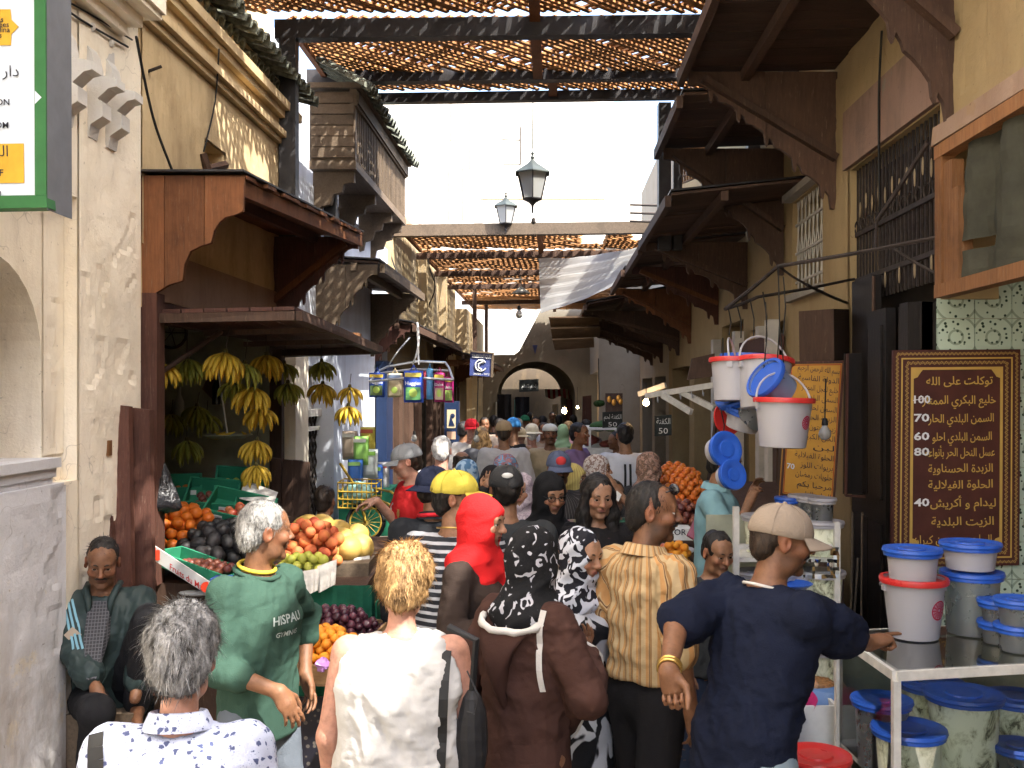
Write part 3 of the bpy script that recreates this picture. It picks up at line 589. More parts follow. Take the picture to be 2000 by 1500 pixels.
# right, near to far
canopy('highest brown plank canopy over the cloth window at the top right', 1, 4.4, 5.5, 1.15, 4.75, 4.75, [(5.2,1.25)], strut='wood_dk')
canopy('large dark plank canopy on the right over the iron grille', 1, 5.55, 7.42, 1.0, 4.50, 4.47, [(7.36,1.05)], strut='wood_dk', n=5)
canopy('dark plank canopy beside the side trellis', 1, 7.45, 9.12, 1.0, 4.36, 4.32, [(9.06,1.2)], strut='wood_dk', n=5)
canopy('lower brown canopy right of the large lantern', 1, 8.2, 10.8, 1.0, 3.84, 3.72, [(10.74,.85)], strut='wood_dk')
canopy('brown canopy with a single orange strut, above the row of price boards', 1, 10.85, 12.7, 1.0, 3.80, 3.69, [(12.62,.85)], bm='wood_red', strut='wood_org')
canopy('orange brown canopy next to the white plastic sheet', 1, 12.75, 15.2, .95, 3.78, 3.67, [(15.1,.95)], bm='wood_org', strut='wood_org')
canopy('long black weathered canopy beyond the plastic sheet', 1, 15.3, 21, .55, 3.75, 3.45, [(16.5,1.05),(19,1.1),(20.9,1.1)], bm='wood_dk', strut='wood_dk')
# left
T = thing('fruit_shop_canopy', 'rust brown wooden canopy with a curved side panel over the banana shop', 'canopy', S(UL,7,3.3))
zA,zB = 3.31,3.42
pan = [(247,342),(477,345),(474,412),(462,418),(440,424),(428,434),(418,450),(412,474),(392,480),(372,490),(360,516),(356,548),(330,556),(290,580),(272,612),(262,616),(256,520)]
def clip_x(pts, a, b):
    out = []; N = len(pts)
    for i in range(N):
        p,q = pts[i],pts[(i+1)%N]
        if a <= p[0] <= b: out.append(p)
        for x in sorted([x for x in (a,b) if (p[0]-x)*(q[0]-x) < 0], key=lambda x: abs(x-p[0])): t = (x-p[0])/(q[0]-p[0]); out.append((x,p[1]+t*(q[1]-p[1])))
    return out
for i,(a,b) in enumerate(((246,320.4),(321.6,398.2),(399.4,478))):
    c = clip_x(pan,a,b); m = MB(); m.prism([P(x,y,5.64+.004*(i%2)) for x,y in c], (0,.035,0)); part(m, 'panel_board', K['wood_org'], T)
k = 17; w = (8.42-5.66)/k
for i in range(k):
    a = 5.66+i*w; b = a+w-.006; uo = lambda v: -1.75+(v-5.65)*.055; zo = lambda v: zA+(v-5.65)*.04
    q = MB(); e = random.uniform(-.015,.02); q.hexa([S(UL,a,zo(a)),S(uo(a)+e,a,zo(a)),S(uo(b)+e,b,zo(b)),S(UL,b,zo(b)),S(UL,a,zo(a)+.022),S(uo(a)+e,a,zo(a)+.022),S(uo(b)+e,b,zo(b)+.022),S(UL,b,zo(b)+.022)]); part(q, 'plank', K['wood_org'], T)
q = MB(); q.beam(S(-1.79,5.68,3.26), S(-1.63,8.4,3.37), .05, .09); part(q, 'fascia', K['wood_org'], T)
q = MB(); q.beam(S(-2.02,5.68,3.27), S(-1.98,8.4,3.38), .05, .07); part(q, 'rafter', K['wood_red'], T)
q = MB(); q.hexa([S(UL,5.6,3.34),S(-1.74,5.6,3.34),S(-1.6,8.44,3.45),S(UL,8.44,3.45),S(UL,5.6,3.352),S(-1.74,5.6,3.352),S(-1.6,8.44,3.462),S(UL,8.44,3.462)]); part(q, 'roof_sheet', K['steel'], T)
bracket(T, 8.3, UL, -1.62, 3.39, 2.55, 'wood_red', 'wood_org', 4)
canopy('grey brown canopy with black stepped brackets behind the banana shop', -1, 9.75, 12.8, -1.72, 3.40, 3.36, [(9.8,.95),(12.72,.85)], bm='wood_grey', mat='wood_dkh', fascia='wood_grey', n=4)
canopy('low canopy with a mauve end board and sagging metal roof above the nappy rack', -1, 13.0, 19.6, -1.86, 3.06, 2.98, [(13.05,.6),(19.4,.6)], bm='wood_red', n=4)
canopy('far left dark canopy with a rusty orange stepped end', -1, 19.8, 28, -1.45, 2.98, 2.75, [(20,.5),(23.5,.8),(27.5,.7)], bm='wood_org', n=5)
# ================================================================ left side: sign, cables, shutter
def prints(name, c, rough=.7): return m_plain(name, c, rough, .2, .08)
K.update(green_paint=m_plain('green_paint',(.03,.14,.04),.5), sign_white=m_plain('sign_white',(.60,.66,.72),.45,.4,.06), sign_yellow=m_plain('sign_yellow',(.62,.36,.03),.5), ink=m_plain('black_ink',(.02,.02,.03),.6),
 red_pl=m_plastic('red_plastic',(.52,.03,.028),.32,0,.3), blue_pl=m_plastic('blue_plastic',(.022,.095,.46),.35,0,.25), white_pl=m_plastic('white_plastic',(.52,.51,.545),.4,.3), clear_pl=m_plastic('cloudy_plastic',(.72,.76,.78),.28,.88), rose=prints('rosette_red',(.45,.02,.07)), tin=m_plain('galvanised_wire',(.55,.55,.55),.35,.5,.2,9,0,.8),
 newsprint=m_plain('newsprint',(.58,.56,.52),.9,.1,.25,26), green_card=m_plain('green_carton',(.03,.22,.12),.7,.2,.15), card=m_plain('brown_cardboard',(.32,.20,.11),.85,.1), white_card=m_plain('white_card',(.66,.66,.64),.8,.1), crate_wood=m_wood('crate_wood',(.30,.18,.09),(.6,6,6)), green_cloth=m_plain('green_cloth',(.015,.11,.065),.85,.15,.4,5,.3,bs=14))
D = 3.6; T = thing('notice_board', 'white notice board with a green frame and yellow boxes at the top left corner', 'sign', P(20,408,D))
ext = Vector((0,.05,0))
m = MB(); m.prism([P(-260,385,D),P(72,381,D),P(70,-140,D),P(-260,-140,D)], ext); part(m, 'panel', K['sign_white'], T)
m = MB(); m.prism([P(-260,412,D-.01),P(92,405,D-.01),P(90,381,D-.01),P(-260,385,D-.01)], ext*1.4); part(m, 'frame_rail', K['green_paint'], T)
m = MB(); m.prism([P(68,380.6,D-.01),P(90,380.6,D-.01),P(88,-140,D-.01),P(66,-140,D-.01)], ext*1.4); part(m, 'frame_stile', K['green_paint'], T)
m = MB(); m.prism([P(90.5,408,D),P(93,410,D),P(91,-140,D),P(88.5,-140,D)], ext*4); part(m, 'frame_side', m_plain('grey_edge',(.16,.17,.19),.6), T)
m = MB(); m.prism([P(-200,20,D-.004),P(20,18,D-.004),P(22,38,D-.004),P(36,52,D-.004),P(22,66,D-.004),P(21,88,D-.004),P(-200,92,D-.004)], (0,.003,0)); part(m, 'yellow_arrow_box', K['sign_yellow'], T); m = MB(); m.prism([P(-200,284,D-.004),P(46,280,D-.004),P(47,357,D-.004),P(-200,360,D-.004)], (0,.003,0)); part(m, 'yellow_box', K['sign_yellow'], T)
m = MB(); m.prism([P(68,177,D-.012),P(81,190,D-.012),P(68,203,D-.012)], (0,.001,0)); part(m, 'white_notch', K['sign_white'], T)
X,Z = Vector((1,0,0)),Vector((0,0,1))
for s,x,y,h in (('Médersas',8,44,15),('Mausolées',19,54,15),('de la Médina',21,64,15),('et souks',5,75,15)): m = MB(); put_text(m, s, P(x,y,D), X, Z, h/FX*D, None, 'R', .006, .01); part(m, 'lettering', K['ink'], T)
for s,x,y,h in (('RESTAURATION',20,206,17),('MUSEE .COM',18,251,17),('TARIF',8,344,18)): m = MB(); put_text(m, s, P(x,y,D), X, Z, h/FX*D, None, 'R', .006, .015); part(m, 'lettering', K['ink'], T)
for s,x,y,h in (('دار الضيافة',38,150,30),('الرصيف',17,306,30),('باب',4,384,26)): m = MB(); put_text(m, arabic(s), P(x,y,D), X, Z, h/FX*D, None, 'R', .006); part(m, 'lettering', K['ink'], T)
def cable(pts, r, label, mat='wire', cat='cable', name='cable', group=None):
    pts = [Vector(p) for p in pts]; q = []
    for a,b,c,d in zip([pts[0]]+pts[:-2], pts[:-1], pts[1:], pts[2:]+[pts[-1]]):
        for t in (0,.25,.5,.75): q.append(.5*((2*b)+(c-a)*t+(2*a-5*b+4*c-d)*t*t+(3*b-a-3*c+d)*t**3))
    m = MB(); m.tube(q+[pts[-1]], r, 5); return solo(m, name, K[mat], label, cat, group, smooth='all')
cable([PW(266,72,UL+.2), PW(285,170,UL+.1), PW(305,250,UL+.08), PW(338,337,UL+.12)], .008, 'black cable hanging from the stucco box down to the rust brown canopy')
cable([PW(428,95,UL+.1), PW(420,200,UL+.05), PW(398,296,UL+.03)], .006, 'thin cable running down the ochre wall to the square hole')
cable([PW(1722,60,UR-.06), PW(1716,200,UR-.05), PW(1718,420,UR-.04)], .008, 'cable hanging down over the pink lintel into the iron grille')
cable([PW(92,-10,UL+.01), PW(160,40,UL+.02), PW(250,92,UL+.03)], .006, 'thin grey cable running along the white wall under the stucco box'); cable([PW(108,-10,UL+.01), PW(180,30,UL+.02), PW(258,78,UL+.03)], .005, 'second thin cable just above the first on the white wall')
cable([P(834,470,17.3), P(838,520,17.4), P(850,560,17.6), P(836,600,17.8)], .012, 'looped black cable hanging on the brick house pilaster'); cable([P(770,440,14.6), P(764,500,14.5), P(790,560,14.4)], .01, 'black cable hanging at the corner of the brick house')
m = MB(); m.tube([PW(286,141,UL), PW(316,130,UL+.08)], .01, 5); solo(m, 'iron_peg', K['iron'], 'short iron peg sticking out of the wall beside the hanging cable', 'peg')
# raised shutter over the banana shop
T = thing('raised_shutter', 'maroon wooden shutter propped open level over the hanging bananas', 'shutter', P(520,640,6.8))
a,b,c,d = S(UL+.06,5.72,2.52), P(577,616,5.75), P(738,684,8.4), S(UL+.06,8.3,2.42)
for p,q in ((a,b),(b,c),(d,c)): m = MB(); m.beam(p,q,.09,.055); part(m.jit(.006), 'frame_rail', K['wood_dk'], T)
for i in range(6):
    t0,t1 = i/6+.006,(i+1)/6-.006; m = MB(); L = [a.lerp(b,t0),a.lerp(b,t1),d.lerp(c,t1),d.lerp(c,t0)]; m.prism([p+Vector((0,0,.03)) for p in L], (0,0,.022)); part(m, 'plank', K['wood_red'], T)
for t in (.3,.62): m = MB(); m.beam(a.lerp(d,t)-Vector((0,0,.01)), b.lerp(c,t)-Vector((0,0,.01)), .07, .035); part(m, 'batten', K['wood_dk'], T)
m = MB(); m.box(P(690,660,7.55), (.1,.16,.07)); m.beam(P(668,650,7.4),P(697,662,7.5),.05,.05); part(m, 'wedge', K['wood_pine'], T)
m = MB(); m.tube([P(284,748,5.75), P(432,648,6.3)], .016, 6); solo(m, 'prop_pole', K['wood_dk'], 'thin wooden pole propping up the raised maroon shutter', 'pole')
for x0,x1,xt,yt,y0,l,dd in ((180,214,190,786,1085,'narrow dark board at the left of the boards leaning by the shop',5.28),(217,252,224,790,1100,'wide red board in the middle of the leaning boards',5.33),(256,292,262,796,1200,'reddish board nearest the shop door post',5.42)):
    m = MB(); m.prism([P(x0+4,y0+160,dd-.12),P(x1+8,y0+160,dd-.12),P(x1,yt+4,dd),P(x0,yt,dd)], (0,.05,0)); solo(m.jit(.005), 'door_board', K['wood_red'], l, 'board', 'red brown boards leaning beside the shop')
m = MB(); m.box(P(206,875,5.2),(.05,.05,.08)); solo(m, 'wooden_block', K['wood_pine'], 'small orange wooden block between the leaning boards', 'block')
for k,(x,l) in enumerate(((540,'leftmost'),(562,'second'),(580,'third'),(594,'rightmost'))):
    m = MB(); dd = 7.9; m.prism([P(x-12-k*2,1120,dd-.1),P(x+12,1120,dd-.1),P(x+8,897+2*k,dd),P(x-9,895+2*k,dd)], (0,.05,0)); solo(m.jit(.004), 'shutter_board', K['wood_dk'], l+' of the dark shutter boards standing right of the bananas', 'board', 'dark shutter boards')
# ---------------------------------------------------------------- bananas
def m_banana(name, c, c2):
    t = NT(name); f = t.noise(7,4,.6,(1,1,.4)); col = t.ramp(f, [(.3,c2),(.62,c)]); s = t.noise(40,2); col = t.mix(t.ramp(s,[(.66,0),(.72,.7)]), col, (.06,.035,.01)); return t.fin(t.vary(col,.25), .5, .3)
K['banana'] = m_banana('ripe_banana', (.72,.46,.04), (.55,.38,.05)); K['banana_g'] = m_banana('greenish_banana', (.36,.34,.05), (.22,.27,.05)); K['stem'] = m_plain('banana_stem',(.10,.09,.03),.8)
def banana_mesh(mat):
    q = MB(); pts = []; 
    for i in range(9): t = i/8; pts.append(Vector((.045*math.sin(t*2.4), 0, -.17*t)))
    q.tube(pts, [.005,.007,.0135,.0165,.017,.0165,.0135,.008,.003], 6); return _mesh(q, 'banana', mat, Vector((0,0,0)), 'all')
BM = {k: banana_mesh(K[k]) for k in ('banana','banana_g')}
def bunch(p, label, kind='banana', n=11, s=1., up=.14, tilt=0., rz=0.):
    T = thing('banana_bunch', label, 'bananas', p, 'banana bunches hanging in the fruit shop'); T.rotation_euler = (tilt*math.cos(rz), tilt*math.sin(rz), 0)
    m = MB(); m.tube([p+Vector((0,0,.015)), p+Vector((0,0,-.035))], [.012,.022], 7); part(m, 'crown', K['stem'], T)
    if up: m = MB(); m.tube([p, p+Vector((.01,.0,up))], .003, 4); part(m, 'string', K['rope'], T)
    for tier in range(2):
        k = n if tier == 0 else n-3
        for i in range(k):
            a = rz+2*PI*(i+.5*tier)/k+random.uniform(-.1,.1); o = bpy.data.objects.new('banana', BM[kind]); COL.objects.link(o); o.parent = T
            sp = (.50 if tier == 0 else .24)+random.uniform(-.08,.08)
            o.rotation_mode = 'QUATERNION'; R3 = Matrix.Rotation(a,3,'Z')@Matrix.Rotation(-sp,3,'Y'); o.rotation_quaternion = R3.to_quaternion()
            o.location = R3@Vector((.012,0,-.006))+Vector((0,0,-.012-.02*tier)); o.scale = (s*random.uniform(.9,1.1),)*3
for x,y,dd,kd,l,n,s in (
 (630,762,7.9,'banana','big bright bunch of bananas hanging left of the lowest outer bunch',13,1.),(683,768,8.0,'banana','small bright bunch at the far right, above another bright bunch',9,.85),(680,805,7.9,'banana','lowest bright bunch at the outer end of the row',12,.9),
 (628,718,7.9,'banana_g','green brown bunch directly above the big bright bunch',12,.9),(555,722,7.5,'banana_g','small brownish bunch above the dark bunch',9,.85),(562,760,7.5,'banana_g','dark shaded bunch against the white door pillar',12,1.),
 (440,700,6.2,'banana','large bunch hanging under the middle of the shutter',16,1.1),(520,705,7.0,'banana','bunch hanging right of the large middle bunch',11,1.05),(478,722,6.4,'banana_g','bunch pressed against the right of the large middle bunch',11,1.),
 (365,712,6.4,'banana_g','bunch behind the propping pole',11,1.),(318,722,6.0,'banana','pale bunch beside the left door post, in front of the pole',10,.9),(288,718,6.5,'banana_g','green bunch half hidden by the left door post',9,.9),
 (456,756,6.8,'banana_g','greenish bunch below the large middle bunch',9,.85),(496,768,6.6,'banana','bright long bunch hanging in the second row',10,1.15),(508,808,6.8,'banana','brownish bunch below the bright long bunch',10,1.),
 (286,785,5.9,'banana','bright yellow bunch at the edge of the left door post',7,.8),(335,820,7.4,'banana_g','dim bunch on the shelf line inside the shop, left',10,1.),(385,805,7.4,'banana_g','dim bunch inside the shop behind the glass jar',9,1.),(404,822,7.5,'banana_g','dim bunch inside the shop above the scale pan',8,1.),
 (365,872,7.2,'banana_g','darkest bunch at the back under the scale pan',10,1.05),(502,872,6.9,'banana','upper of two bunches hanging low at the right inner post',12,1.),(500,920,6.8,'banana','lower of two bunches hanging low at the right inner post',12,.95)):
    bunch(P(x,y-14,dd), l, kd, n, s*.90, .16 if y < 730 else .1, random.uniform(-.15,.15), random.uniform(0,3))
T = thing('hanging_scale_pan', 'shallow hanging pan with loose bananas inside the shop', 'scale', P(445,855,7.0)); c = P(445,852,7.0)
m = MB(); m.lathe([(.02,-.02),(.12,-.015),(.17,.01),(.165,.015),(.1,-.005),(.0,-.01)], c, 20); part(m, 'pan', m_plain('enamel_pan',(.25,.27,.2),.5), T, True)
m = MB(); m.tube([c+Vector((.0,0,0)), P(422,700,7.0)], .006, 5); part(m, 'chain', K['tin'], T)
for i,(dx,r) in enumerate(((-.09,.3),(-.02,1.2),(.05,2.),(.10,.4))):
    o = bpy.data.objects.new('loose_banana', BM['banana']); COL.objects.link(o); o.location = c+Vector((dx,0,.03)); o.rotation_euler = (1.35,.3,r); o['label'] = 'loose banana lying in the hanging scale pan'; o['category'] = 'banana'; o['group'] = 'loose bananas in the pan'
# shelf goods inside the shop
m = MB(); m.sbox(UL-1.9,UL-1.6,5.7,8.3,1.70,1.73); m.sbox(UL-2.05,UL-1.7,5.7,8.3,1.25,1.28); solo(m, 'wall_shelf', K['wood_dk'], 'dark shelves on the back wall inside the banana shop', 'shelf')
for x,y,dd,c,l in ((424,770,7.9,(.02,.02,.02),'dark glass bottle on the shelf inside the banana shop'),(350,800,7.9,(.30,.33,.33),'clear jar on the shelf inside the banana shop')):
    m = MB(); m.lathe([(.04,0),(.04,.14),(.015,.2),(.015,.26)], P(x,y+20,dd), 12); solo(m, 'bottle', m_plastic('bottle'+l[0],c,.15), l, 'bottle', smooth=True)
m = MB(); m.prism([P(395,760,8.),P(420,700,8.),P(424,790,8.)],(0,.02,0)); solo(m,'poster',m_plain('dull_poster',(.12,.06,.05),.8),'dull red poster on the back wall of the banana shop','poster')
m = MB(); cc = P(335,650,7.2); m.tube([cc+Vector((.11*math.cos(i*PI/8),0,.11*math.sin(i*PI/8))) for i in range(17)], .012, 6); m.tube([cc+Vector((0,0,.1)),cc+Vector((0,0,.3))], .008, 5)
for i in range(6): m.tube([cc, cc+Vector((.1*math.cos(i),0,.1*math.sin(i)))], .004, 4)
solo(m,'ceiling_fan_guard',K['iron'],'round wire fan guard hanging in the dim shop behind the shutter','fan')
# black plastic bag
m = MB(); base = P(308,1005,5.75); n,k = 20,16
for i in range(k+1):
    t = i/k; r = (.025+.125*(t**.8))*(1 if t < .86 else math.sqrt(max(0,1-((t-.86)/.14)**2))*.98+.02)
    for j in range(n):
        a = 2*PI*j/n; w = 1+.16*math.sin(a*5+t*2)*(1-t*.4)+.1*noise.noise(Vector((a*2,t*6,1))); m.v.append(base+Vector((r*math.cos(a)*w-.03*(1-t)*2, r*math.sin(a)*w*.8, .43*(1-t)+.02*noise.noise(Vector((a,t*4,3))))))
m.f = [(i*n+j,i*n+(j+1)%n,(i+1)*n+(j+1)%n,(i+1)*n+j) for i in range(k) for j in range(n)]; m.m = [0]*len(m.f)
t = NT('black_bin_liner'); t.bump(t.noise(16,5,.7,(1,1,.3)), .9, .03); solo(m, 'plastic_bag', t.fin((.012,.012,.014), .22, .6), 'crumpled black plastic bag hanging from the shop door post', 'bag', smooth='all')
# ---------------------------------------------------------------- fruit stall
T = thing('fruit_stall', 'sloping fruit stand with a green cloth front under the bananas', 'stall', P(500,1200,6))
m = MB(); m.hexa([P(300,1160,5.75)-Vector((0,0,.9)),S(-1.05,5.55,.0),S(-1.05,6.7,.0),S(-2.2,6.7,.0),S(-2.28,5.72,1.0),S(-1.05,5.55,1.0),S(-1.05,6.7,1.12),S(-2.2,6.7,1.16)]); part(m, 'stand', K['wood_dk'], T)
m = MB(); nn = 30
for f in range(nn):
    A0 = S(-1.72+.72*f/nn,5.50,0); A1 = S(-1.72+.72*(f+1)/nn,5.50,0); o0 = Vector((0,.025*math.sin(f*1.1),0)); o1 = Vector((0,.025*math.sin((f+1)*1.1),0))
    m.quad(A0+Vector((0,0,.25))+o0, A1+Vector((0,0,.25))+o1, A1+Vector((0,0,1.03))+o1*.2, A0+Vector((0,0,1.03))+o0*.2)
for f in range(nn):
    A0 = S(-1.0,5.50+1.1*f/nn,0); A1 = S(-1.0,5.50+1.1*(f+1)/nn,0); o0 = Vector((.02*math.sin(f*1.3),0,0)); o1 = Vector((.02*math.sin((f+1)*1.3),0,0))
    m.quad(A0+Vector((0,0,.2))+o0, A1+Vector((0,0,.2))+o1, A1+Vector((0,0,1.03))+o1*.2, A0+Vector((0,0,1.03))+o0*.2)
part(m, 'green_cloth', K['green_cloth'], T, smooth='all')
def tray(label, c, w, l, h, mat, rz=0., tilt=(0,0), group=None, th=.012, name='fruit_crate', slot=False, lab=None):
    """open crate: bottom and four side boards; c = centre of its base"""
    T = thing(name, label, 'crate', c, group); R3 = Matrix.Rotation(rz,3,'Z')@Matrix.Rotation(tilt[0],3,'X')@Matrix.Rotation(tilt[1],3,'Y')
    def bx(nm, cc, dd, mt=mat): q = MB(); q.box(Vector(c)+R3@Vector(cc), dd, 0, R3); part(q, nm, mt, T)
    bx('base', (0,0,th/2), (w,l,th)); bx('end_board', (-w/2+th/2,0,h/2+th), (th,l,h)); bx('end_board', (w/2-th/2,0,h/2+th), (th,l,h))
    bx('side_board', (0,-l/2+th/2,h/2+th+.001), (w-2*th-.002,th,h)); bx('side_board', (0,l/2-th/2,h/2+th+.001), (w-2*th-.002,th,h))
    if lab:
        for dx in (-w*.28,w*.28): bx('paper_label', (dx,-l/2-.002,h*.5+th), (w*.2,.003,h*.6), K['white_card'])
    return R3
FR = {}
def fruit(name, mat, r, seg=(12,8), dim=.1):
    q = MB(); rr = r if hasattr(r,'__len__') else (r,r,r); q.sphere((0,0,0), rr, *seg)
    for i,p in enumerate(q.v):
        z = p.z/rr[2]
        if z > .7 and dim: q.v[i] = Vector((p.x,p.y,p.z-rr[2]*dim*((z-.7)/.3)**2*2))
    return _mesh(q, name, mat, Vector((0,0,0)), 'all')
def m_fruit(name, c, c2, rough=.5, sp=0., scale=4., rv=.3, bump=0.):
    t = NT(name); col = t.ramp(t.noise(scale,3,.55), [(.35,c),(.65,c2)]); mx = t.mix(t.rnd(), c, c2); col = t.mix(.45, col, mx)
    if sp: col = t.mix(t.ramp(t.noise(60,2),[(.6,0),(.7,sp)]), col, mul(c,.4))
    if bump: t.bump(t.noise(90,2), bump, .004)
    return t.fin(t.vary(col,rv), rough, .35)
FR['orange'] = (fruit('orange', m_fruit('orange_peel',(.72,.20,.02),(.62,.13,.015),.45,0,6,.2,.3), .038), .038)
FR['tangerine'] = (fruit('tangerine', m_fruit('tangerine_peel',(.70,.22,.03),(.60,.12,.02),.45,0,6,.25), (.03,.03,.027)), .03)
FR['avocado'] = (fruit('avocado', m_fruit('avocado_skin',(.020,.022,.022),(.055,.045,.045),.5,0,8,.3,.7), (.042,.042,.055), dim=0), .043)
FR['peach'] = (fruit('peach', m_fruit('peach_skin',(.45,.045,.03),(.62,.22,.06),.75,0,14), .037), .037)
FR['pear'] = (fruit('green_pear', m_fruit('green_pear_skin',(.42,.48,.06),(.55,.5,.10),.5), (.028,.028,.036)), .03)
FR['apple'] = (fruit('apple', m_fruit('red_apple_skin',(.45,.03,.025),(.62,.25,.10),.35,0,9), .037, dim=.3), .037)
FR['melon'] = (fruit('yellow_melon', m_fruit('melon_rind',(.50,.32,.06),(.46,.31,.10),.55,.2,5,.1,.4), (.086,.086,.105),(18,12), dim=0), .082)
FR['plum'] = (fruit('dark_plum', m_fruit('plum_skin',(.045,.012,.022),(.10,.03,.045),.3,0,9), .0235), .0235)
FR['redplum'] = (fruit('red_plum', m_fruit('red_plum_skin',(.12,.025,.03),(.28,.10,.05),.35,0,9), .028), .028)
FR['apricot'] = (fruit('apricot', m_fruit('apricot_skin',(.75,.32,.02),(.72,.22,.02),.6,0,8,.15), .026), .026)
def heap(kind, c, w, l, label, group, mound=.06, slope=0., rz=0., lay=2, cat=None, n=None):
    """fruit piled w by l round c; slope lifts the far side"""
    me,r = FR[kind]; R3 = Matrix.Rotation(rz,3,'Z'); k = 0
    for y in range(lay):
        nx = max(1,int(w/(2*r))); ny = max(1,int(l/(1.8*r)))
        for i in range(nx):
            for j in range(ny):
                x = (i+.5+(.5 if j % 2 else 0)*.9-(nx)/2-.2)*2*r; yy = (j+.5-ny/2)*1.8*r; e = (abs(x)/(w/2))**2+(abs(yy)/(l/2))**2
                if y and e > .95-.28*y: continue
                if y and e > .5-.2*y and random.random() < .12: continue
                x += (r if y % 2 else 0)*.9; yy += (r*.6 if y % 2 else 0)
                p = Vector(c)+R3@Vector((x+random.uniform(-.15,.15)*r, yy+random.uniform(-.15,.15)*r, r+y*1.45*r+mound*max(0,1-e)+slope*yy+random.uniform(-.1,.1)*r))
                o = bpy.data.objects.new(me.name, me); COL.objects.link(o); o.location = p; o.rotation_euler = (random.uniform(-1,1),random.uniform(-1,1),random.uniform(0,6)); s = random.uniform(.88,1.1); o.scale = (s,s,s)
                o['label'] = label; o['category'] = cat or me.name.split('_')[-1]; o['group'] = group; k += 1
    return k
heap('orange', P(338,1058,6.3), .44, .44, 'orange in the heap of oranges beside the shop door post', 'oranges by the door post', .08, .35, 0, 2)
heap('avocado', P(420,1108,6.1), .58, .52, 'nearly black avocado in the avocado heap of the stall', 'avocados', .12, .3, 0, 2)
heap('apple', P(462,1052,6.5), .22, .22, 'red and yellow apple behind the avocados', 'apples behind the avocados', .03, .3, 0, 2)
heap('redplum', P(398,1118,5.72), .44, .16, 'reddish plum in the long slanted carton at the stall front', 'red plums', .02, .1, -.5, 1)
heap('peach', P(604,1104,5.85), .42, .36, 'red peach in the heap beside the melons', 'peaches', .09, .3, .1, 3)
heap('pear', P(585,1124,5.62), .32, .14, 'small green pear in front of the peaches', 'green pears', .03, .1, .1, 2)
for k,(x,y,dd,l) in enumerate(((597,1042,6.3,'yellow melon at the upper left end of the melon pile'),(628,1038,6.35,'topmost melon of the pile'),(613,1066,6.15,'melon peeping out behind the peaches'),(655,1052,6.3,'melon behind the middle of the pile'),(692,1056,6.35,'melon at the back right of the pile'),(628,1062,6.1,'melon touching the peach heap, with a pale stripe'),(660,1068,6.05,'melon in the middle of the pile'),(682,1080,5.95,'big melon at the front of the pile'),(702,1078,6.05,'melon at the right end of the pile'),(650,1086,5.95,'front left melon of the pile'))):
    o = bpy.data.objects.new('melon', FR['melon'][0]); COL.objects.link(o); o.location = P(x,y-8,dd); o.rotation_euler = (random.uniform(.8,1.9),random.uniform(-.5,.5),random.uniform(0,3)); o['label'] = l; o['category'] = 'melon'; o['group'] = 'melons'; o.scale = (random.uniform(.92,1.06),)*3
m = MB(); m.box(P(655,1108,6.0),(.46,.42,.12)); solo(m,'melon_box',K['wood_grey'],'wooden box carrying the melon pile','crate')
for a in ((318,1062,6.3,.42,.42,.06,0,'carton under the oranges by the door post'),(420,1112,6.15,.56,.5,.05,0,'carton under the avocados'),(464,1055,6.5,.26,.26,.06,0,'carton under the apples')): tray('green '+a[7], P(a[0],a[1]+8,a[2]), a[3], a[4], a[5], K['green_card'], 0, (.28,0), 'green cartons of the stall')
tray('long slanted white and green carton of red plums with printed side', P(392,1122,5.70), .56, .2, .07, K['green_card'], -.5, (.0,.18), 'green cartons of the stall'); PT = [q for q in COL.objects if q.name.startswith('fruit_crate') and q.type == 'EMPTY'][-1]
A,B = P(300,1062,5.62),P(462,1168,5.38); m = MB(); m.prism([A+Vector((0,-.02,0)),B+Vector((0,-.02,0)),B+Vector((0,-.02,-.075)),A+Vector((0,-.02,-.085))],(0,.008,0)); o = part(m,'carton_side',K['white_card'],PT)
m = MB(); ux = (B-A).normalized(); uz = Vector((0,0,1)); put_text(m,'Fruits du Maroc',A.lerp(B,.22)+Vector((0,-.023,-.075)),ux,uz,.05,None,'L',.0,.012,nrm=(0,-1,0)); part(m,'red_lettering',prints('carton_red',(.5,.03,.03)),o)
m = MB()
for t in (.02,.07,.66,.73,.78): m.lathe([(0,.0),(.03,.0),(.03,.004),(0,.004)], A.lerp(B,t)+Vector((0,-.022,-.04)), 12, 0, Matrix.Rotation(PI/2,3,'X'))
part(m,'printed_tomato',prints('tomato_print',(.6,.05,.02)),o)
m = MB(); p = P(460,1145,5.36); m.box(p,(.24,.12,.10)); o = solo(m,'blue_white_box',prints('blue_print',(.03,.07,.25)),'small dark blue carton with white lettering at the stall front','box'); m = MB(); put_text(m,'DEL MAR',p+Vector((-.04,-.063,.0)),X,Z,.05,None,'L',.0,.01,nrm=(0,-1,0)); m.box(p+Vector((0,-.062,-.03)),(.22,.003,.03)); part(m,'white_print',K['white_card'],o)
for k,a in enumerate(((415,985,6.75,.34,.3,.10,.12,.5,.10,'open green carton tipped up behind the avocados, left one'),(468,1010,6.6,.42,.28,.10,-.1,.5,.25,'large green carton with white labels tipped over the apples'),(470,962,7.0,.36,.3,.1,.2,.6,.1,'green carton lined with paper at the back, under the low bananas'),(350,968,6.9,.3,.26,.1,.3,.3,0,'small green carton holding a few oranges beside the black bag'))): tray(a[9], P(a[0],a[1],a[2]), a[3],a[4],a[5], K['green_card'], a[6], (a[7],a[8]), 'green cartons at the back of the stall', lab=True)
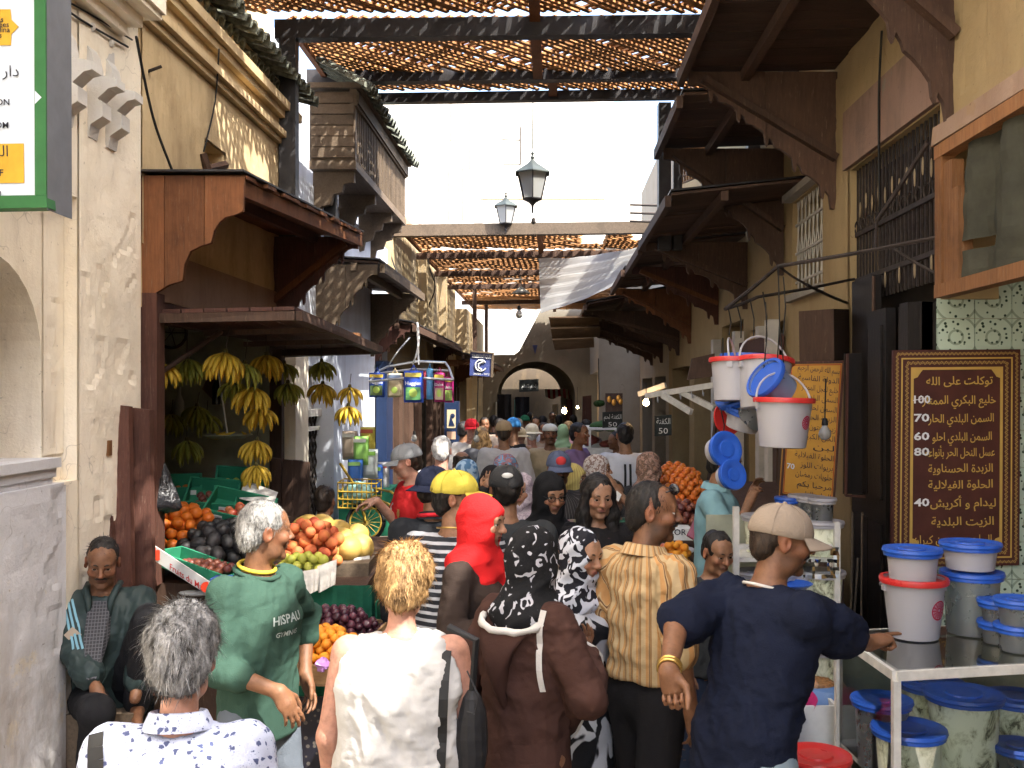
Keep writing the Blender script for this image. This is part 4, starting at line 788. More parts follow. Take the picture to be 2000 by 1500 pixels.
heap('apple', P(472,1012,6.58), .3, .16, 'red apple in the large tipped green carton', 'apples in the tipped carton', .02, .5, -.1, 1); heap('redplum', P(417,986,6.75), .26, .2, 'dark fruit in the left tipped green carton', 'fruit in the left tipped carton', .02, .5, .12, 1); heap('pear', P(472,962,7.0), .26, .18, 'green fruit in the paper lined carton at the back', 'green fruit at the back', .02, .6, .2, 1)
heap('tangerine', P(357,968,6.85), .16, .1, 'small orange fruit in the carton beside the black bag', 'small oranges by the bag', .02, 0, 0, 1)
K['green_card_print'] = K['green_card']
m = MB(); A0 = [P(480,948,6.85),P(545,972,6.75),P(535,1000,6.6),P(470,985,6.7)]; m.add([p+Vector((0,-.03,.04)) for p in A0],[(0,1,2,3)]); solo(m,'newspaper',K['newsprint'],'sheet of newspaper lining the tipped green carton','newspaper')
def sheet(poly, label, n=8, wav=.02):
    m = MB(); a,b,c,d = [Vector(p) for p in poly]; g = lambda i,j: a.lerp(b,i/n).lerp(d.lerp(c,i/n),j/n)+Vector((0,-abs(wav*math.sin(i*1.3)*j/n),0))
    for i in range(n):
        for j in range(n): m.quad(g(i,j),g(i+1,j),g(i+1,j+1),g(i,j+1))
    return solo(m,'newspaper',K['newsprint'],label,'newspaper','newspapers on the stall',smooth='all')
sheet([P(560,1122,5.45),P(590,1120,5.45),P(590,1160,5.43),P(563,1150,5.43)],'narrow sheet of newspaper hanging under the green pears')
sheet([P(588,1116,5.46),P(625,1110,5.46),P(622,1152,5.43),P(597,1163,5.43)],'pointed sheet of newspaper hanging over the green cloth')
o = sheet([P(620,1106,5.47),P(658,1092,5.5),P(656,1140,5.46),P(622,1158,5.44)],'printed newspaper with a red headline hanging at the stall corner')
sheet([P(690,1090,5.9),P(722,1085,5.95),P(722,1122,5.9),P(700,1122,5.88)],'newspaper hanging beside the melon box')
# low front crates with dark plums and apricots
tray('wooden crate lined with paper holding dark plums', P(655,1262,5.15), .46, .34, .09, K['crate_wood'], -.25, (.12,.05), 'low crates in front of the stall'); tray('wooden crate of bright apricots', P(632,1312,4.85), .36, .34, .09, K['crate_wood'], -.1, (.12,0), 'low crates in front of the stall')
m = MB(); A0 = [P(585,1205,5.35),P(640,1190,5.45),P(740,1235,5.2),P(700,1262,5.0),P(586,1240,5.0)]; m.add(A0,[(0,1,2,3,4)]); solo(m,'crate_paper',K['newsprint'],'white paper lining under the dark plums','paper')
heap('plum', P(655,1250,5.13), .46, .34, 'dark plum in the paper lined crate', 'dark plums', .06, .12, -.25, 3)
heap('apricot', P(632,1296,4.85), .36, .36, 'bright orange apricot in the low crate', 'apricots', .05, .15, -.1, 3)
m = MB(); c = P(640,1395,5.0)
for z in (0,.1): m.box(c+Vector((0,0,z-.28)),(.5,.36,.02))
m.box(c+Vector((0,-.2,-.1)),(.5,.012,.5)); m.box(c+Vector((.26,0,-.1)),(.012,.42,.5)); t = NT('perforated_crate'); vz = t.n('TexVoronoi', i_Scale=26.); t.l(t.obj(), vz.inputs['Vector']); solo(m,'plastic_crate',t.fin(t.ramp(vz.outputs[0],[(.22,(.10,.09,.08)),(.28,(.012,.012,.02))]),.5,.3),'dark perforated plastic crate under the apricots','crate')
m = MB(); m.sphere(P(630,1298,4.6),(.035,.02,.03),8,6); solo(m.jit(.008),'ribbon_wrapper',m_plastic('lilac_foil',(.42,.20,.50)),'crumpled lilac wrapper stuck to the apricot crate','wrapper')
for y,l in ((1178,'upper'),(1205,'lower')): tray(l+' green carton with white labels stacked beside the plums', P(705,y+14,5.75), .26, .3, .07, K['green_card'], -.1, (0,0), 'stacked green cartons', lab=True)
m = MB()
for x,y,w,h in ((345,1185,.3,.12),(370,1150,.26,.1),(420,1175,.3,.14)): m = MB(); m.box(P(x,y,5.9),(w,.25,h)); solo(m.jit(.006),'wooden_box',K['crate_wood'],{345:'old wooden box low beside the door post',370:'flat wooden box with a white bag below the plum carton',420:'wooden box under the dark blue carton'}[x],'box')
m = MB(); m.sphere(P(385,1158,5.7),(.11,.04,.018),10,6); solo(m,'white_bag',m_plastic('white_bag',(.7,.7,.7)),'flat white plastic bag lying on the wooden box','bag',smooth='all')
# seat of the man by the wall
m = MB(); m.hexa([P(120,1500,4.75)*1,P(250,1500,4.55),P(270,1470,5.0),P(125,1470,5.1),P(122,1395,4.75),P(262,1390,4.6),P(280,1370,5.0),P(130,1372,5.1)]); m.v = [Vector((p.x,p.y,0.)) if i in (0,1,2,3) else p for i,p in enumerate(m.v)]; solo(m.jit(.01),'wooden_seat_box',K['wood_grey'],'low wooden box the seated man sits on','box')
# ================================================================ right side: pickle shop
def bucket_thing(name, label, cat, group, loc, h, rt, rb, body, rim, lid=None, handle=None, rot=None, ros=None, food=None, rimh=.022, foodh=.8, n=28):
    """a tub standing at its own origin, then moved and tilted; ros = angles of printed rosettes"""
    loc = Vector(loc); T = thing(name, label, cat, (0,0,0), group)
    def pt(nm, m, mt, sm=True): return part(m, nm, mt, T, sm)
    m = MB(); m.lathe([(rb*.9,0),(rb,.004),(rt,h),(rt-.004,h),(rb-.004,.008),(0,.008)], (0,0,0), n); pt('body', m, body)
    m = MB(); m.lathe([(rt-.002,h-rimh),(rt+.012,h-rimh),(rt+.014,h-rimh*.3),(rt+.010,h+.003),(rt-.004,h+.003),(rt-.004,h-rimh*.6)], (0,0,0), n); pt('rim', m, rim)
    if lid: m = MB(); m.lathe([(rt+.015,h-.006),(rt+.019,h+.002),(rt+.016,h+.014),(rt-.01,h+.015),(rt-.02,h+.008),(rt*.55,h+.008),(rt*.52,h+.014),(rt*.2,h+.014),(0,h+.012)], (0,0,0), n); pt('lid', m, lid)
    if food: m = MB(); m.lathe([(rb*.86,.012),(rb*.97,.012),((rb+(rt-rb)*foodh)*.972,h*foodh),(0,h*foodh+.006)], (0,0,0), n); pt('contents', m, food)
    if handle is not None:
        a = handle; q = [Vector((rt*1.06*math.cos(t), rt*1.12*math.sin(t)*math.cos(a), h-.02+rt*1.12*math.sin(t)*math.sin(a))) for t in [PI*i/14 for i in range(15)]]
        m = MB(); m.tube(q, .0055, 6); pt('handle', m, K['white_pl'])
        [(lambda mm: (mm.box((sx*rt,0,h-.04),(.012,.03,.03)),pt('handle_lug',mm,K['white_pl'],False)))(MB()) for sx in (1,-1)]
    if ros:
        for a0,r in ros:
            m = MB(); zc = h*.52
            def f(x,y):
                rr = rb+(rt-rb)*((zc+y)/h)+.0015; aa = a0+x/rr; return Vector((rr*math.cos(aa), rr*math.sin(aa), zc+y))
            def ring(r0,r1,k=24,cx=0,cy=0,sq=1):
                for i in range(k):
                    a,b = 2*PI*i/k,2*PI*(i+1)/k; m.quad(f(cx+r0*math.cos(a)*sq,cy+r0*math.sin(a)),f(cx+r1*math.cos(a)*sq,cy+r1*math.sin(a)),f(cx+r1*math.cos(b)*sq,cy+r1*math.sin(b)),f(cx+r0*math.cos(b)*sq,cy+r0*math.sin(b)))
            ring(r*.86,r); ring(r*.16,r*.3,14); ring(r*.44,r*.52)
            for i in range(14):
                a = 2*PI*i/14; cx,cy = r*.68*math.cos(a),r*.68*math.sin(a); w = r*.045
                m.quad(f(r*.3*math.cos(a)-w*math.sin(a),r*.3*math.sin(a)+w*math.cos(a)),f(r*.3*math.cos(a)+w*math.sin(a),r*.3*math.sin(a)-w*math.cos(a)),f(r*.9*math.cos(a)+w*math.sin(a),r*.9*math.sin(a)-w*math.cos(a)),f(r*.9*math.cos(a)-w*math.sin(a),r*.9*math.sin(a)+w*math.cos(a)))
                ring(r*.08,r*.13,8,cx,cy)
            part(m, 'rosette_print', K['rose'], T, kind='stuff')
    T.location = loc
    if rot is not None: T.rotation_euler = rot
    return T
t = NT('preserved_meat'); vz = t.noise(13,5,.7,(1,1,.7),.6); K['khlii'] = t.fin(t.ramp(vz, [(.36,(.05,.045,.03)),(.46,(.30,.29,.17)),(.6,(.50,.49,.34))]), .45, .4)
K['khlii_tub'] = None; t = NT('cloudy_tub_of_meat'); vz = t.noise(15,5,.7,(1,1,.7),.6); K['khlii_tub'] = t.fin(t.ramp(vz, [(.36,(.10,.10,.06)),(.44,(.56,.58,.40)),(.55,(.80,.82,.64))]), .3, .45)
K['brownfood'] = m_plain('brown_spread',(.15,.08,.035),.5,.4,.4,20); K['redfood'] = m_plain('harissa',(.45,.05,.02),.5,.4,.4,20); K['darkfood'] = m_plain('dark_olives',(.03,.018,.012),.35,.5,.6,40,.5)
K['rimblue_body'] = m_plastic('bluish_clear_plastic',(.25,.33,.52),.3,.4); K['barrel'] = m_plastic('faded_blue_barrel',(.10,.20,.42),.5)
Wp,Rp,Bp,Cp = K['white_pl'],K['red_pl'],K['blue_pl'],K['clear_pl']
g = 'buckets hanging over the pickle shop'
def hung(label, px, py, dd, h, rt, rb, body, rim, rot=(0,0,0), **kw):
    R3 = Matrix.Rotation(rot[2],3,'Z')@Matrix.Rotation(rot[1],3,'Y')@Matrix.Rotation(rot[0],3,'X')
    return bucket_thing('plastic_bucket', label, 'bucket', g, P(px,py,dd)-R3@Vector((0,0,h/2)), h, rt, rb, body, rim, rot=rot, **kw)
hung('large white bucket with red rim and rosette, hanging lowest before the orange board', 1530,826,4.95, .245,.138,.112, Wp,Rp, (0,.03,.2), handle=1.25, ros=[(-1.0,.034)])
hung('white bucket with red rim and two rosettes behind the lowest one', 1492,752,5.25, .27,.142,.115, Wp,Rp, (-.12,.12,.3), handle=1.3, ros=[(-2.05,.036),(-1.55,.036)])
hung('plain white bucket with red rim at the left of the hanging cluster', 1432,742,5.35, .23,.118,.10, Wp,Rp, (0,.06,1.2), handle=1.4)
hung('pale bucket with blue rim in the middle of the hanging cluster, mostly hidden', 1458,738,5.6, .26,.14,.115, K['rimblue_body'],Bp, (0,.04,.6))
hung('bluish bucket tipped left with its dark blue rim facing out', 1512,752,5.05, .15,.105,.085, K['rimblue_body'],Bp, (.35,-.95,0))
hung('small white tub with a blue lid under the left hanging bucket', 1445,790,5.5, .11,.10,.085, Wp,Bp, (.3,-.5,0), lid=Bp)
hung('small white pail tilted left with a torn blue lid', 1452,822,5.45, .10,.10,.085, Wp,Bp, (.2,.25,0), lid=Bp)
hung('creamy pail hanging with its blue rim turned to the right', 1478,806,5.3, .13,.09,.075, Cp,Bp, (.5,.7,0))
hung('white tub whose round blue lid faces the viewer, covering a man\'s head', 1407,880,5.2, .09,.078,.07, Wp,Bp, (1.35,.35,.35), lid=Bp)
hung('smaller white tub with a round blue lid, lowest of the hanging string', 1422,930,5.15, .075,.062,.056, Wp,Bp, (1.3,.35,.35), lid=Bp)
m = MB(); R3 = Matrix.Rotation(1.35,3,'X')@Matrix.Rotation(.5,3,'Y'); m.lathe([(.0,0),(.085,0),(.095,.006),(.095,.016),(.08,.012),(0,.012)], P(1418,818,5.6), 24, 0, R3); solo(m,'loose_red_cover',Rp,'loose red plastic lid hanging left of the torn blue lidded pail','cover',smooth=True)
# rod frame carrying them
T = thing('hanging_rod_frame', 'rusty iron rod frame reaching out from the wall, hung with plastic buckets', 'rod frame', PW(1680,520,UR))
tip = P(1416,604,5.55); wa = PW(1838,462,UR-.02); wb = PW(1668,545,UR-.02); mid = P(1520,520,5.9)
for nm,p,q,r in (('upper_rod',wa,mid,.012),('outer_rod',mid,tip,.011),('lower_rod',wb,P(1480,580,5.75),.010),('lower_rod',P(1480,580,5.75),tip,.010),('brace_rod',P(1735,480,5.6),PW(1838,540,UR-.01),.009),('brace_rod',P(1575,556,6.0),PW(1655,592,UR-.01),.010),('brace_rod',mid,P(1575,556,6.0),.007),('stay_bar',PW(1812,278,UR-.1),P(1712,432,5.7),.013),('stay_bar',P(1712,432,5.7),mid.lerp(wa,.62),.009)):
    m = MB(); m.tube([p,p.lerp(q,.5)+Vector((0,0,-.006)),q], r, 6); part(m, nm, K['iron'], T)
for x,y0,y1,dd in ((1423,604,655,5.5),(1440,598,660,5.5),(1465,585,660,5.4),(1490,570,668,5.3),(1495,590,720,5.1),(1520,520,745,5.05),(1523,640,775,5.0),(1530,540,655,5.3),(1412,660,800,5.55),(1408,800,860,5.3)):
    m = MB(); p,q = P(x,y0,dd),P(x+8*math.sin(x),y1,dd); m.tube([p,p.lerp(q,.5)+Vector((.012,0,0)),q], .0035, 4); part(m, 'hook_wire', K['wire'], T)
# ---------------------------------------------------------------- written boards
def ornament(m, p0, p1, nrm, a, w):
    L = (p1-p0).length; t = (p1-p0)/L; b = nrm.cross(t); k = int(L/(a*3.2)); n = k*10
    pts = [p0+t*(L*i/n)+b*(a*math.sin(2*PI*i/10)) for i in range(n+1)]
    for p,q in zip(pts,pts[1:]): d = (q-p).normalized().cross(nrm)*w; m.quad(p-d,p+d,q+d,q-d)
    for i in range(k*2):
        c = p0+t*(L*(i+.5)/(k*2)); s = 1 if i % 2 else -1; e = b*(a*.9*s); d = t*(a*.45); m.quad(c-d*.2,c+e*.3+d,c+e*1.1,c+e*.4-d*.6)
D = 5.45; T = thing('price_board', 'maroon board with gold Arabic writing and a scrolled gold border', 'sign', P(1868,1105,D))
c0,c1,c2,c3 = P(1741,1108,D),P(1991,1104,D),P(1993,682,D),P(1745,684,D); N = Vector((0,-1,0)); th = Vector((0,.025,0))
maroon = m_plain('maroon_board',(.060,.018,.013),.6,.25,.3,6); gold = prints('gold_paint',(.42,.27,.07)); wpaint = prints('chalky_paint',(.60,.60,.62))
m = MB(); m.prism([c0,c1,c2,c3], th); part(m,'panel',maroon,T)
B = lambda a,b,o=-.004: (c0.lerp(c1,a)).lerp(c3.lerp(c2,a),b)+N*(-o)
def band(m, i0, i1, j0, j1, o): pa = [B(i0,j0,o),B(1-i0,j0,o),B(1-i0,1-j0,o),B(i0,1-j0,o)]; pb = [B(i1,j1,o),B(1-i1,j1,o),B(1-i1,1-j1,o),B(i1,1-j1,o)]; [m.quad(pa[k],pa[(k+1)%4],pb[(k+1)%4],pb[k]) for k in range(4)]
m = MB(); band(m,.062,.074,.036,.043,-.003); band(m,.138,.160,.080,.092,-.003); part(m,'gold_line',gold,T)
m = MB()
for i,j in ((.16,.092),(.84,.092),(.16,.908),(.84,.908)):
    sx = 1 if i < .5 else -1; sy = 1 if j < .5 else -1; m.add([B(i,j,-.003),B(i+.07*sx,j,-.003),B(i+.045*sx,j+.02*sy,-.003),B(i+.03*sx,j+.034*sy,-.003),B(i,j+.04*sy,-.003)],[(0,1,2,3,4) if sx*sy > 0 else (4,3,2,1,0)])
part(m,'corner_ornament',gold,T)
m = MB()
for i,j,a in ((.03,.018,.007),(.108,.06,.008)):
    q = [B(i,j,-.003),B(1-i,j,-.003),B(1-i,1-j,-.003),B(i,1-j,-.003)]
    for k in range(4): ornament(m,q[k],q[(k+1)%4],N,a,.0024)
part(m,'scroll_border',prints('dull_gold',(.30,.19,.06)),T,kind='stuff')
ux,uz = (c1-c0).normalized(),Vector((0,0,1)); m = MB(); mw = MB(); hw = (c1-c0).length
for s,y,xr,xl,n in (('توكلت على الله',272,1938,1808,0),('خليع البكري الممتاز',400,1944,1800,'100'),('السمن البلدي الحار',522,1940,1812,'70'),('السمن البلدي احلو',645,1936,1820,'60'),('عسل النحل الحر بأنواعه',748,1942,1806,'80'),('الزبدة الحسناوية',855,1938,1812,0),('الحلوة الفيلالية',962,1938,1812,0),('ليدام و أكريش',1085,1944,1816,'40'),('الزيت البلدية',1208,1940,1818,0),('الحاج محمد بن كيران',1328,1936,1782,0)):
    yy = 670+y*440/1500; put_text(m, arabic(s), P(xr,yy,D)+N*.006, ux, uz, .062, (xr-xl)/FX*D, 'R', .0, .012, nrm=N, wob=.002)
    if n: put_text(mw, n, P(1784,yy,D)+N*.006, ux, uz, .058, (30 if len(n) == 2 else 32)/FX*D, 'L', .002, .025, nrm=N)
p = P(1782,782,D)+N*.01; mw.beam(p,p+Vector((.07,0,.012)),.003,.008,(0,1,0))
part(m,'gold_lettering',gold,T,kind='stuff'); part(mw,'white_price',wpaint,T,kind='stuff')
D = 6.75; T = thing('orange_price_board', 'orange board with dark Arabic handwriting and a red edge, behind the hanging buckets', 'sign', P(1585,980,D))
c0,c1,c2,c3 = P(1523,968,D),P(1630,984,D-.1),P(1650,704,D-.1),P(1540,706,D); m = MB(); m.prism([c0,c1,c2,c3], th); part(m,'panel',m_plain('ochre_board',(.50,.25,.035),.6,.25,.2,5),T)
m = MB(); band(m,.0,.045,.0,.02,-.004); part(m,'edge_strip',K['wood_red'],T)
m = MB(); band(m,.055,.068,.026,.031,-.004); part(m,'red_line',prints('red_line',(.35,.04,.02)),T)
m = MB(); ux = (c1-c0).normalized(); uz = (c3-c0).normalized()
for k,s in enumerate(('بسم الله الرحمن الرحيم','الدولة الفاسية','خليع لعجل الممتاز','السمن البلدي','السمن لحلو','الزبدة الحلوة','زيت زيتون','الخل الكبير','لبن','الحلوة الفيلالية','بريوات اللوز','حلويات رمضان','مرحبا بكم','الحاج التليسي')):
    b = .935-.068*k; w = [.8,.78,.7,.62,.55,.66,.5,.6,.4,.74,.62,.7,.66,.78][k]*.95; put_text(m, arabic(s), B(.92,b-.03,-.006), ux, uz, .052, w*(c1-c0).length, 'R', .0, .0, nrm=N)
part(m,'dark_lettering',K['ink'],T,kind='stuff'); m = MB(); put_text(m,'70',B(.09,.21,-.006),ux,uz,.05,.05,'L',.001,.02,nrm=N); part(m,'white_price',wpaint,T)
# cabinet, dark doors
m = MB(); m.hexa([P(1562,745,6.9),P(1630,745,6.7),P(1665,745,7.1),P(1600,745,7.3),P(1560,608,6.9),P(1628,603,6.7),P(1662,604,7.1),P(1598,608,7.3)]); T = solo(m,'wall_cabinet',K['wood_dk'],'brown wooden cabinet box above the orange board','cabinet')
T = thing('folding_shop_door', 'tall near black wooden doors folded back beside the maroon board', 'door', S(UR,6.2,0))
for a,b,u in ((6.30,6.72,.02),(5.92,6.26,.06),(5.50,5.88,.0)): m = MB(); m.sbox(UR-u-.06,UR-u,a,b,.15,2.84 if a > 6 else 2.6); m.sbox(UR-u-.075,UR-u-.06,a+.05,b-.05,.4,1.3); m.sbox(UR-u-.075,UR-u-.06,a+.05,b-.05,1.45,2.5); part(m,'door_leaf',K['wood_jet'],T)
for x,w in ((1790,34),(1822,30),(1850,26)): m = MB(); m.prism([P(x-w/2,740,5.5),P(x+w/2,740,5.5),P(x+w/2,588,5.5),P(x-w/2,590,5.5)],(0,.12,0)); part(m,'upright_board',K['wood_jet'],T)
m = MB(); m.tube([P(1706,540,6.3),P(1704,1200,6.2)],.012,5); part(m,'door_bar',K['wood_dk'],T); m = MB(); m.tube([P(1665,1000,6.3),P(1663,1205,6.2)],.008,5); m.tube([P(1676,1090,6.2),P(1668,1210,6.1)],.007,5); m.tube([P(1684,1000,6.3),P(1682,1205,6.2)],.007,5); part(m,'leaning_stick',K['wood_grey'],T)
m = MB(); m.prism([P(1650,690,6.45),P(1690,690,6.45),P(1690,965,6.45),P(1648,965,6.45)],(0,.02,0)); solo(m,'dark_slate',K['wood_jet'],'narrow dark panel with a wooden rim right of the orange board','panel')
m = MB(); m.beam(P(1655,690,6.43),P(1652,968,6.43),.015,.015,(0,1,0)); m.beam(P(1652,968,6.43),P(1690,970,6.43),.015,.015,(0,1,0)); solo(m,'panel_rim',K['wood_red'],'thin wooden rim along the narrow dark panel','moulding')
# tiled inner wall
T = thing('tiled_wall', 'pale green patterned tiles on the inner wall behind the maroon board', 'tiled wall', P(1940,1300,5.5))
t = NT('pattern_tile'); w1 = t.n('TexVoronoi', i_Scale=32., feature='F1'); t.l(t.obj(), w1.inputs['Vector']); dots = t.ramp(w1.outputs[0],[(.22,(.02,.04,.03)),(.3,(.40,.50,.42))]); w2 = t.n('TexWave', wave_type='RINGS', rings_direction='SPHERICAL', i_Scale=4.); t.l(t.obj(), w2.inputs['Vector'])
K['ptile'] = t.fin(t.mix(t.ramp(w2.outputs['Fac'],[(.93,0),(.96,.6)]), dots, (.12,.16,.12)), .2, .5)
for i in range(5):
    for j in range(12):
        m = MB(); c = S(UR+.12+.205*i,5.49,.35+.205*j); m.box(c,(.2,.02,.2)); q = part(m,'tile',K['ptile'],T); ORG[q] = c
        q.location = c-ORG[T]; [setattr(v,'co',v.co+ORG[T]-c) for v in q.data.vertices]
m = MB(); m.sbox(UR+.02,UR+1.2,5.492,5.4985,.2,2.9); part(m,'grout',K['interior'],T)
# ---------------------------------------------------------------- glass display case
T = thing('display_case', 'glass display case in a chipped white frame full of blue lidded tubs', 'display case', P(1760,1500,3.8))
zt = 1.05; f0 = Vector((1.445,3.745,0)); b0 = Vector((1.43,4.36,0)); f1 = Vector((2.7,3.98,0)); b1 = Vector((2.7,4.60,0)); z = lambda p,h: Vector((p.x,p.y,h)); fr = K['white_paint']; K['glass'] = m_glass('case_glass'); K['glass_top'] = m_glass('case_top_glass',(.86,.9,.88),.02,2.2)
for p,q,h in ((f0,b0,zt),(f0,f1,zt),(b0,b1,zt),(f0,b0,.08),(f0,f1,.08)): m = MB(); m.beam(z(p,h-.018),z(q,h-.018),.03,.036); part(m,'frame_bar',fr,T)
for p in (f0,b0,f1): m = MB(); m.beam(z(p,0),z(p,zt-.037),.028,.028,(0,1,0)); part(m,'frame_post',fr,T)
m = MB(); m.quad(z(f0,zt+.001),z(f1,zt+.001),z(b1,zt+.001),z(b0,zt+.001)); part(m,'glass_top',K['glass_top'],T)
m = MB(); m.quad(z(f0,.1),z(f1,.1),z(f1,1.01),z(f0,1.01)); part(m,'glass_front',K['glass'],T)
m = MB(); m.quad(z(f0,.1),z(f0,1.01),z(b0,1.01),z(b0,.1)); part(m,'glass_side',K['glass'],T)
m = MB(); m.prism([z(f0,.555),z(f1,.555),z(b1,.555),z(b0,.555)],(0,0,.02)); part(m,'shelf',K['white_card'],T)
m = MB(); m.prism([z(b0,.05),z(b1,.05),z(b1,1.0),z(b0,1.0)],(0,.01,0)); part(m,'back_panel',K['interior'],T)
g = 'tubs in the glass display case'
def tub(label, px, py, dd, h, r, zb, food, grp=g, lid=Bp, body=Cp, fh=.82, name='food_tub'):
    c = P(px,py,dd); body = K['khlii_tub'] if food is K['khlii'] else body; return bucket_thing(name, label, 'tub', grp, (c.x,dd,zb), h, r, r*.88, body, lid or body, lid=lid, food=food, rimh=.018, foodh=fh, rot=(0,0,random.uniform(0,6)))
tub('tub of pale preserved meat with a blue lid at the centre of the case',1882,1380,4.0,.30,.135,.58,K['khlii'])
tub('tub of preserved meat right behind the white corner post of the case',1775,1420,3.88,.20,.125,.58,K['khlii'])
tub('blue lidded tub at the back of the case, half hidden by the centre tub',1820,1340,4.22,.28,.12,.58,K['khlii'])
tub('tub with red paste under a blue lid at the left end of the case',1722,1360,4.05,.26,.105,.58,K['redfood'],fh=.75)
tub('blue lidded tub at the right edge of the case',1985,1385,4.15,.24,.12,.58,K['khlii'])
tub('low tub of dark olives with a light blue lid at the lower right',1990,1450,3.92,.12,.085,.58,K['darkfood'])
tub('small blue rimmed tub low at the left end of the case',1735,1440,3.95,.14,.085,.40,K['clear_pl'],body=K['rimblue_body'])
tub('small blue rimmed tub at the bottom right of the case',1960,1490,3.85,.10,.08,.44,K['darkfood'])
g2 = 'tubs on top of the display case'
bucket_thing('white_bucket','white bucket with red rim and rosettes standing on the case top','bucket',g2,(P(1785,1240,4.25).x,4.25,zt+.003),.255,.128,.10,Wp,Rp,handle=-.35,ros=[(-.95,.042),(-.35,.036)],rot=(0,0,.0))
tub('white tub with a blue lid set in the red rimmed bucket',1782,1130,4.25,.135,.105,zt+.235,None,g2,body=Wp)
tub('tall cloudy tub with a thick blue lid standing on the case top',1898,1230,4.32,.255,.115,zt+.003,None,g2)
tub('white tub with a blue lid on top of the tall cloudy tub',1895,1110,4.32,.105,.11,zt+.28,None,g2,body=Wp)
for x,dd,zb,l in ((1950,4.15,0,'lower brown filled tub of the back stack at the right edge'),(1950,4.15,.088,'upper brown filled tub of the back stack at the right edge'),(1988,4.02,0,'lower tub of the front stack at the right edge'),(1988,4.02,.105,'upper tub of the front stack at the right edge')): tub(l,x,0,dd,.08 if dd > 4.1 else .095,.066 if dd > 4.1 else .075,zt+.003+zb,K['brownfood'] if zb and dd > 4.1 else None,g2)
# shelf unit with tubs behind the navy shirt man
T = thing('shelf_vitrine', 'white edged shelf unit stacked with tubs of preserved meat', 'shelf unit', P(1600,1400,5.3)); xl,xr = P(1425,1000,5.35).x,P(1634,1000,5.2).x
for h in (.52,.92,1.22): m = MB(); m.box(((xl+xr)/2,5.45,h),(xr-xl,.5,.02)); part(m,'shelf',fr,T)
for x in (xl,xr): m = MB(); m.box((x,5.2,.75),(.03,.03,1.5 if x == xl else 1.34)); part(m,'post',fr,T)
m = MB(); m.box((xl+.25,5.2,1.29),(.5,.02,.025)); part(m,'top_bar',fr,T); m = MB(); m.box(((xl+xr)/2,5.74,.7),(xr-xl+.1,.02,1.38)); part(m,'back_panel',K['interior'],T)
g = 'tubs on the white edged shelf unit'
for x,dd,zb,h,r,fo,l in ((1605,5.3,1.23,.17,.10,'khlii','front tub of the top shelf, below the dark jars'),(1560,5.45,1.23,.15,.09,'khlii','tub behind the front one on the top shelf'),(1530,5.5,1.23,.13,.08,'khlii','tub near the peak of the grey cap'),
  (1560,5.3,.54,.20,.11,'khlii','tub low on the unit behind the navy shirt sleeve'),(1603,5.3,.54,.19,.105,'khlii','tub at the lowest shelf of the unit, right'),(1560,5.35,.935,.19,.10,'khlii','tub in the middle row below the blue dish'),(1606,5.3,.935,.20,.105,'khlii','tub in the middle row at the right post')): tub(l,x,0,dd,h,r,zb,K[fo],g,lid=K['white_pl'])
for x,dd,zb_,l in ((1490,5.32,.54,'tub low on the unit behind the capped man'),(1480,5.35,.935,'tub in the middle row behind the capped man'),(1520,5.33,.935,'second tub of the middle row behind the capped man'),(1490,5.4,1.23,'tub on the top shelf behind the capped man')): tub(l,x,0,dd,.19,.1,zb_,K['khlii'],g,lid=K['white_pl'])
for x,dd,l in ((1606,5.32,'dark jar nearest the right on the top of the shelf unit'),(1585,5.4,'middle dark jar on top of the shelf unit'),(1566,5.48,'left dark jar on top of the shelf unit')): tub(l,x,0,dd,.115,.058,1.405,K['darkfood'],'dark jars on the shelf unit',lid=K['white_pl'])
tub('square looking blue tub beside the dark jars, under the orange board',1540,0,5.5,.12,.06,1.385,None,'dark jars on the shelf unit',body=K['rimblue_body'])
m = MB(); m.lathe([(.0,0),(.07,.0),(.11,.03),(.105,.033),(.065,.008),(0,.008)],P(1545,1150,5.15),20); solo(m,'blue_dish',Bp,'shallow blue dish on the shelf unit below the chin of the capped man','dish',smooth=True)
m = MB(); nn = 12; A0 = P(1565,1068,5.15)
for i in range(nn):
    for j in range(8): 
        f = lambda a,b: A0+Vector((.19*a/nn,-.02+.03*noise.noise(Vector((a*.5,b*.6,0))),-.16*b/8))
        m.quad(f(i,j),f(i+1,j),f(i+1,j+1),f(i,j+1))
solo(m,'plastic_wrap',K['glass'],'crinkled clear plastic wrap over the goods of the shelf unit','plastic wrap',smooth='all')
# floor goods
g = 'red lidded buckets on the floor'
for x,dd,zb,h,r,l in ((1518,4.45,.42,.26,.095,'pinkish bucket with a red lid behind the capped man'),(1594,3.7,.40,.34,.112,'white bucket with a red lid at the bottom edge before the case')): bucket_thing('lidded_bucket',l,'bucket',g,(P(x,0,dd).x,dd,zb),h,r,r*.85,Wp,Rp,lid=Rp,handle=-.5)
m = MB(); m.box((P(1555,0,4.2).x,4.25,.2),(.6,.9,.4)); solo(m,'low_platform',K['wood_dk'],'low dark platform carrying the lidded buckets','platform')
m = MB(); m.lathe([(.12,0),(.135,.05),(.14,.2),(.125,.24),(.125,.26),(.14,.27),(.13,.36),(.10,.40),(0,.41)],(P(1622,0,4.7).x,4.72,.3),22); solo(m,'blue_barrel',K['barrel'],'faded blue plastic barrel standing left of the display case','barrel',smooth=True)
m = MB(); c = (P(1575,0,4.6).x,4.65,.5); m.box(c,(.22,.3,.02))
for d,s in (((0,-.15,.09),(.22,.015,.18)),((0,.15,.09),(.22,.015,.18)),((.11,0,.09),(.015,.3,.18)),((-.11,0,.09),(.015,.3,.18))): m.box(Vector(c)+Vector(d),s)
solo(m,'foam_box',K['white_card'],'dirty white foam box behind the red lidded bucket','box')
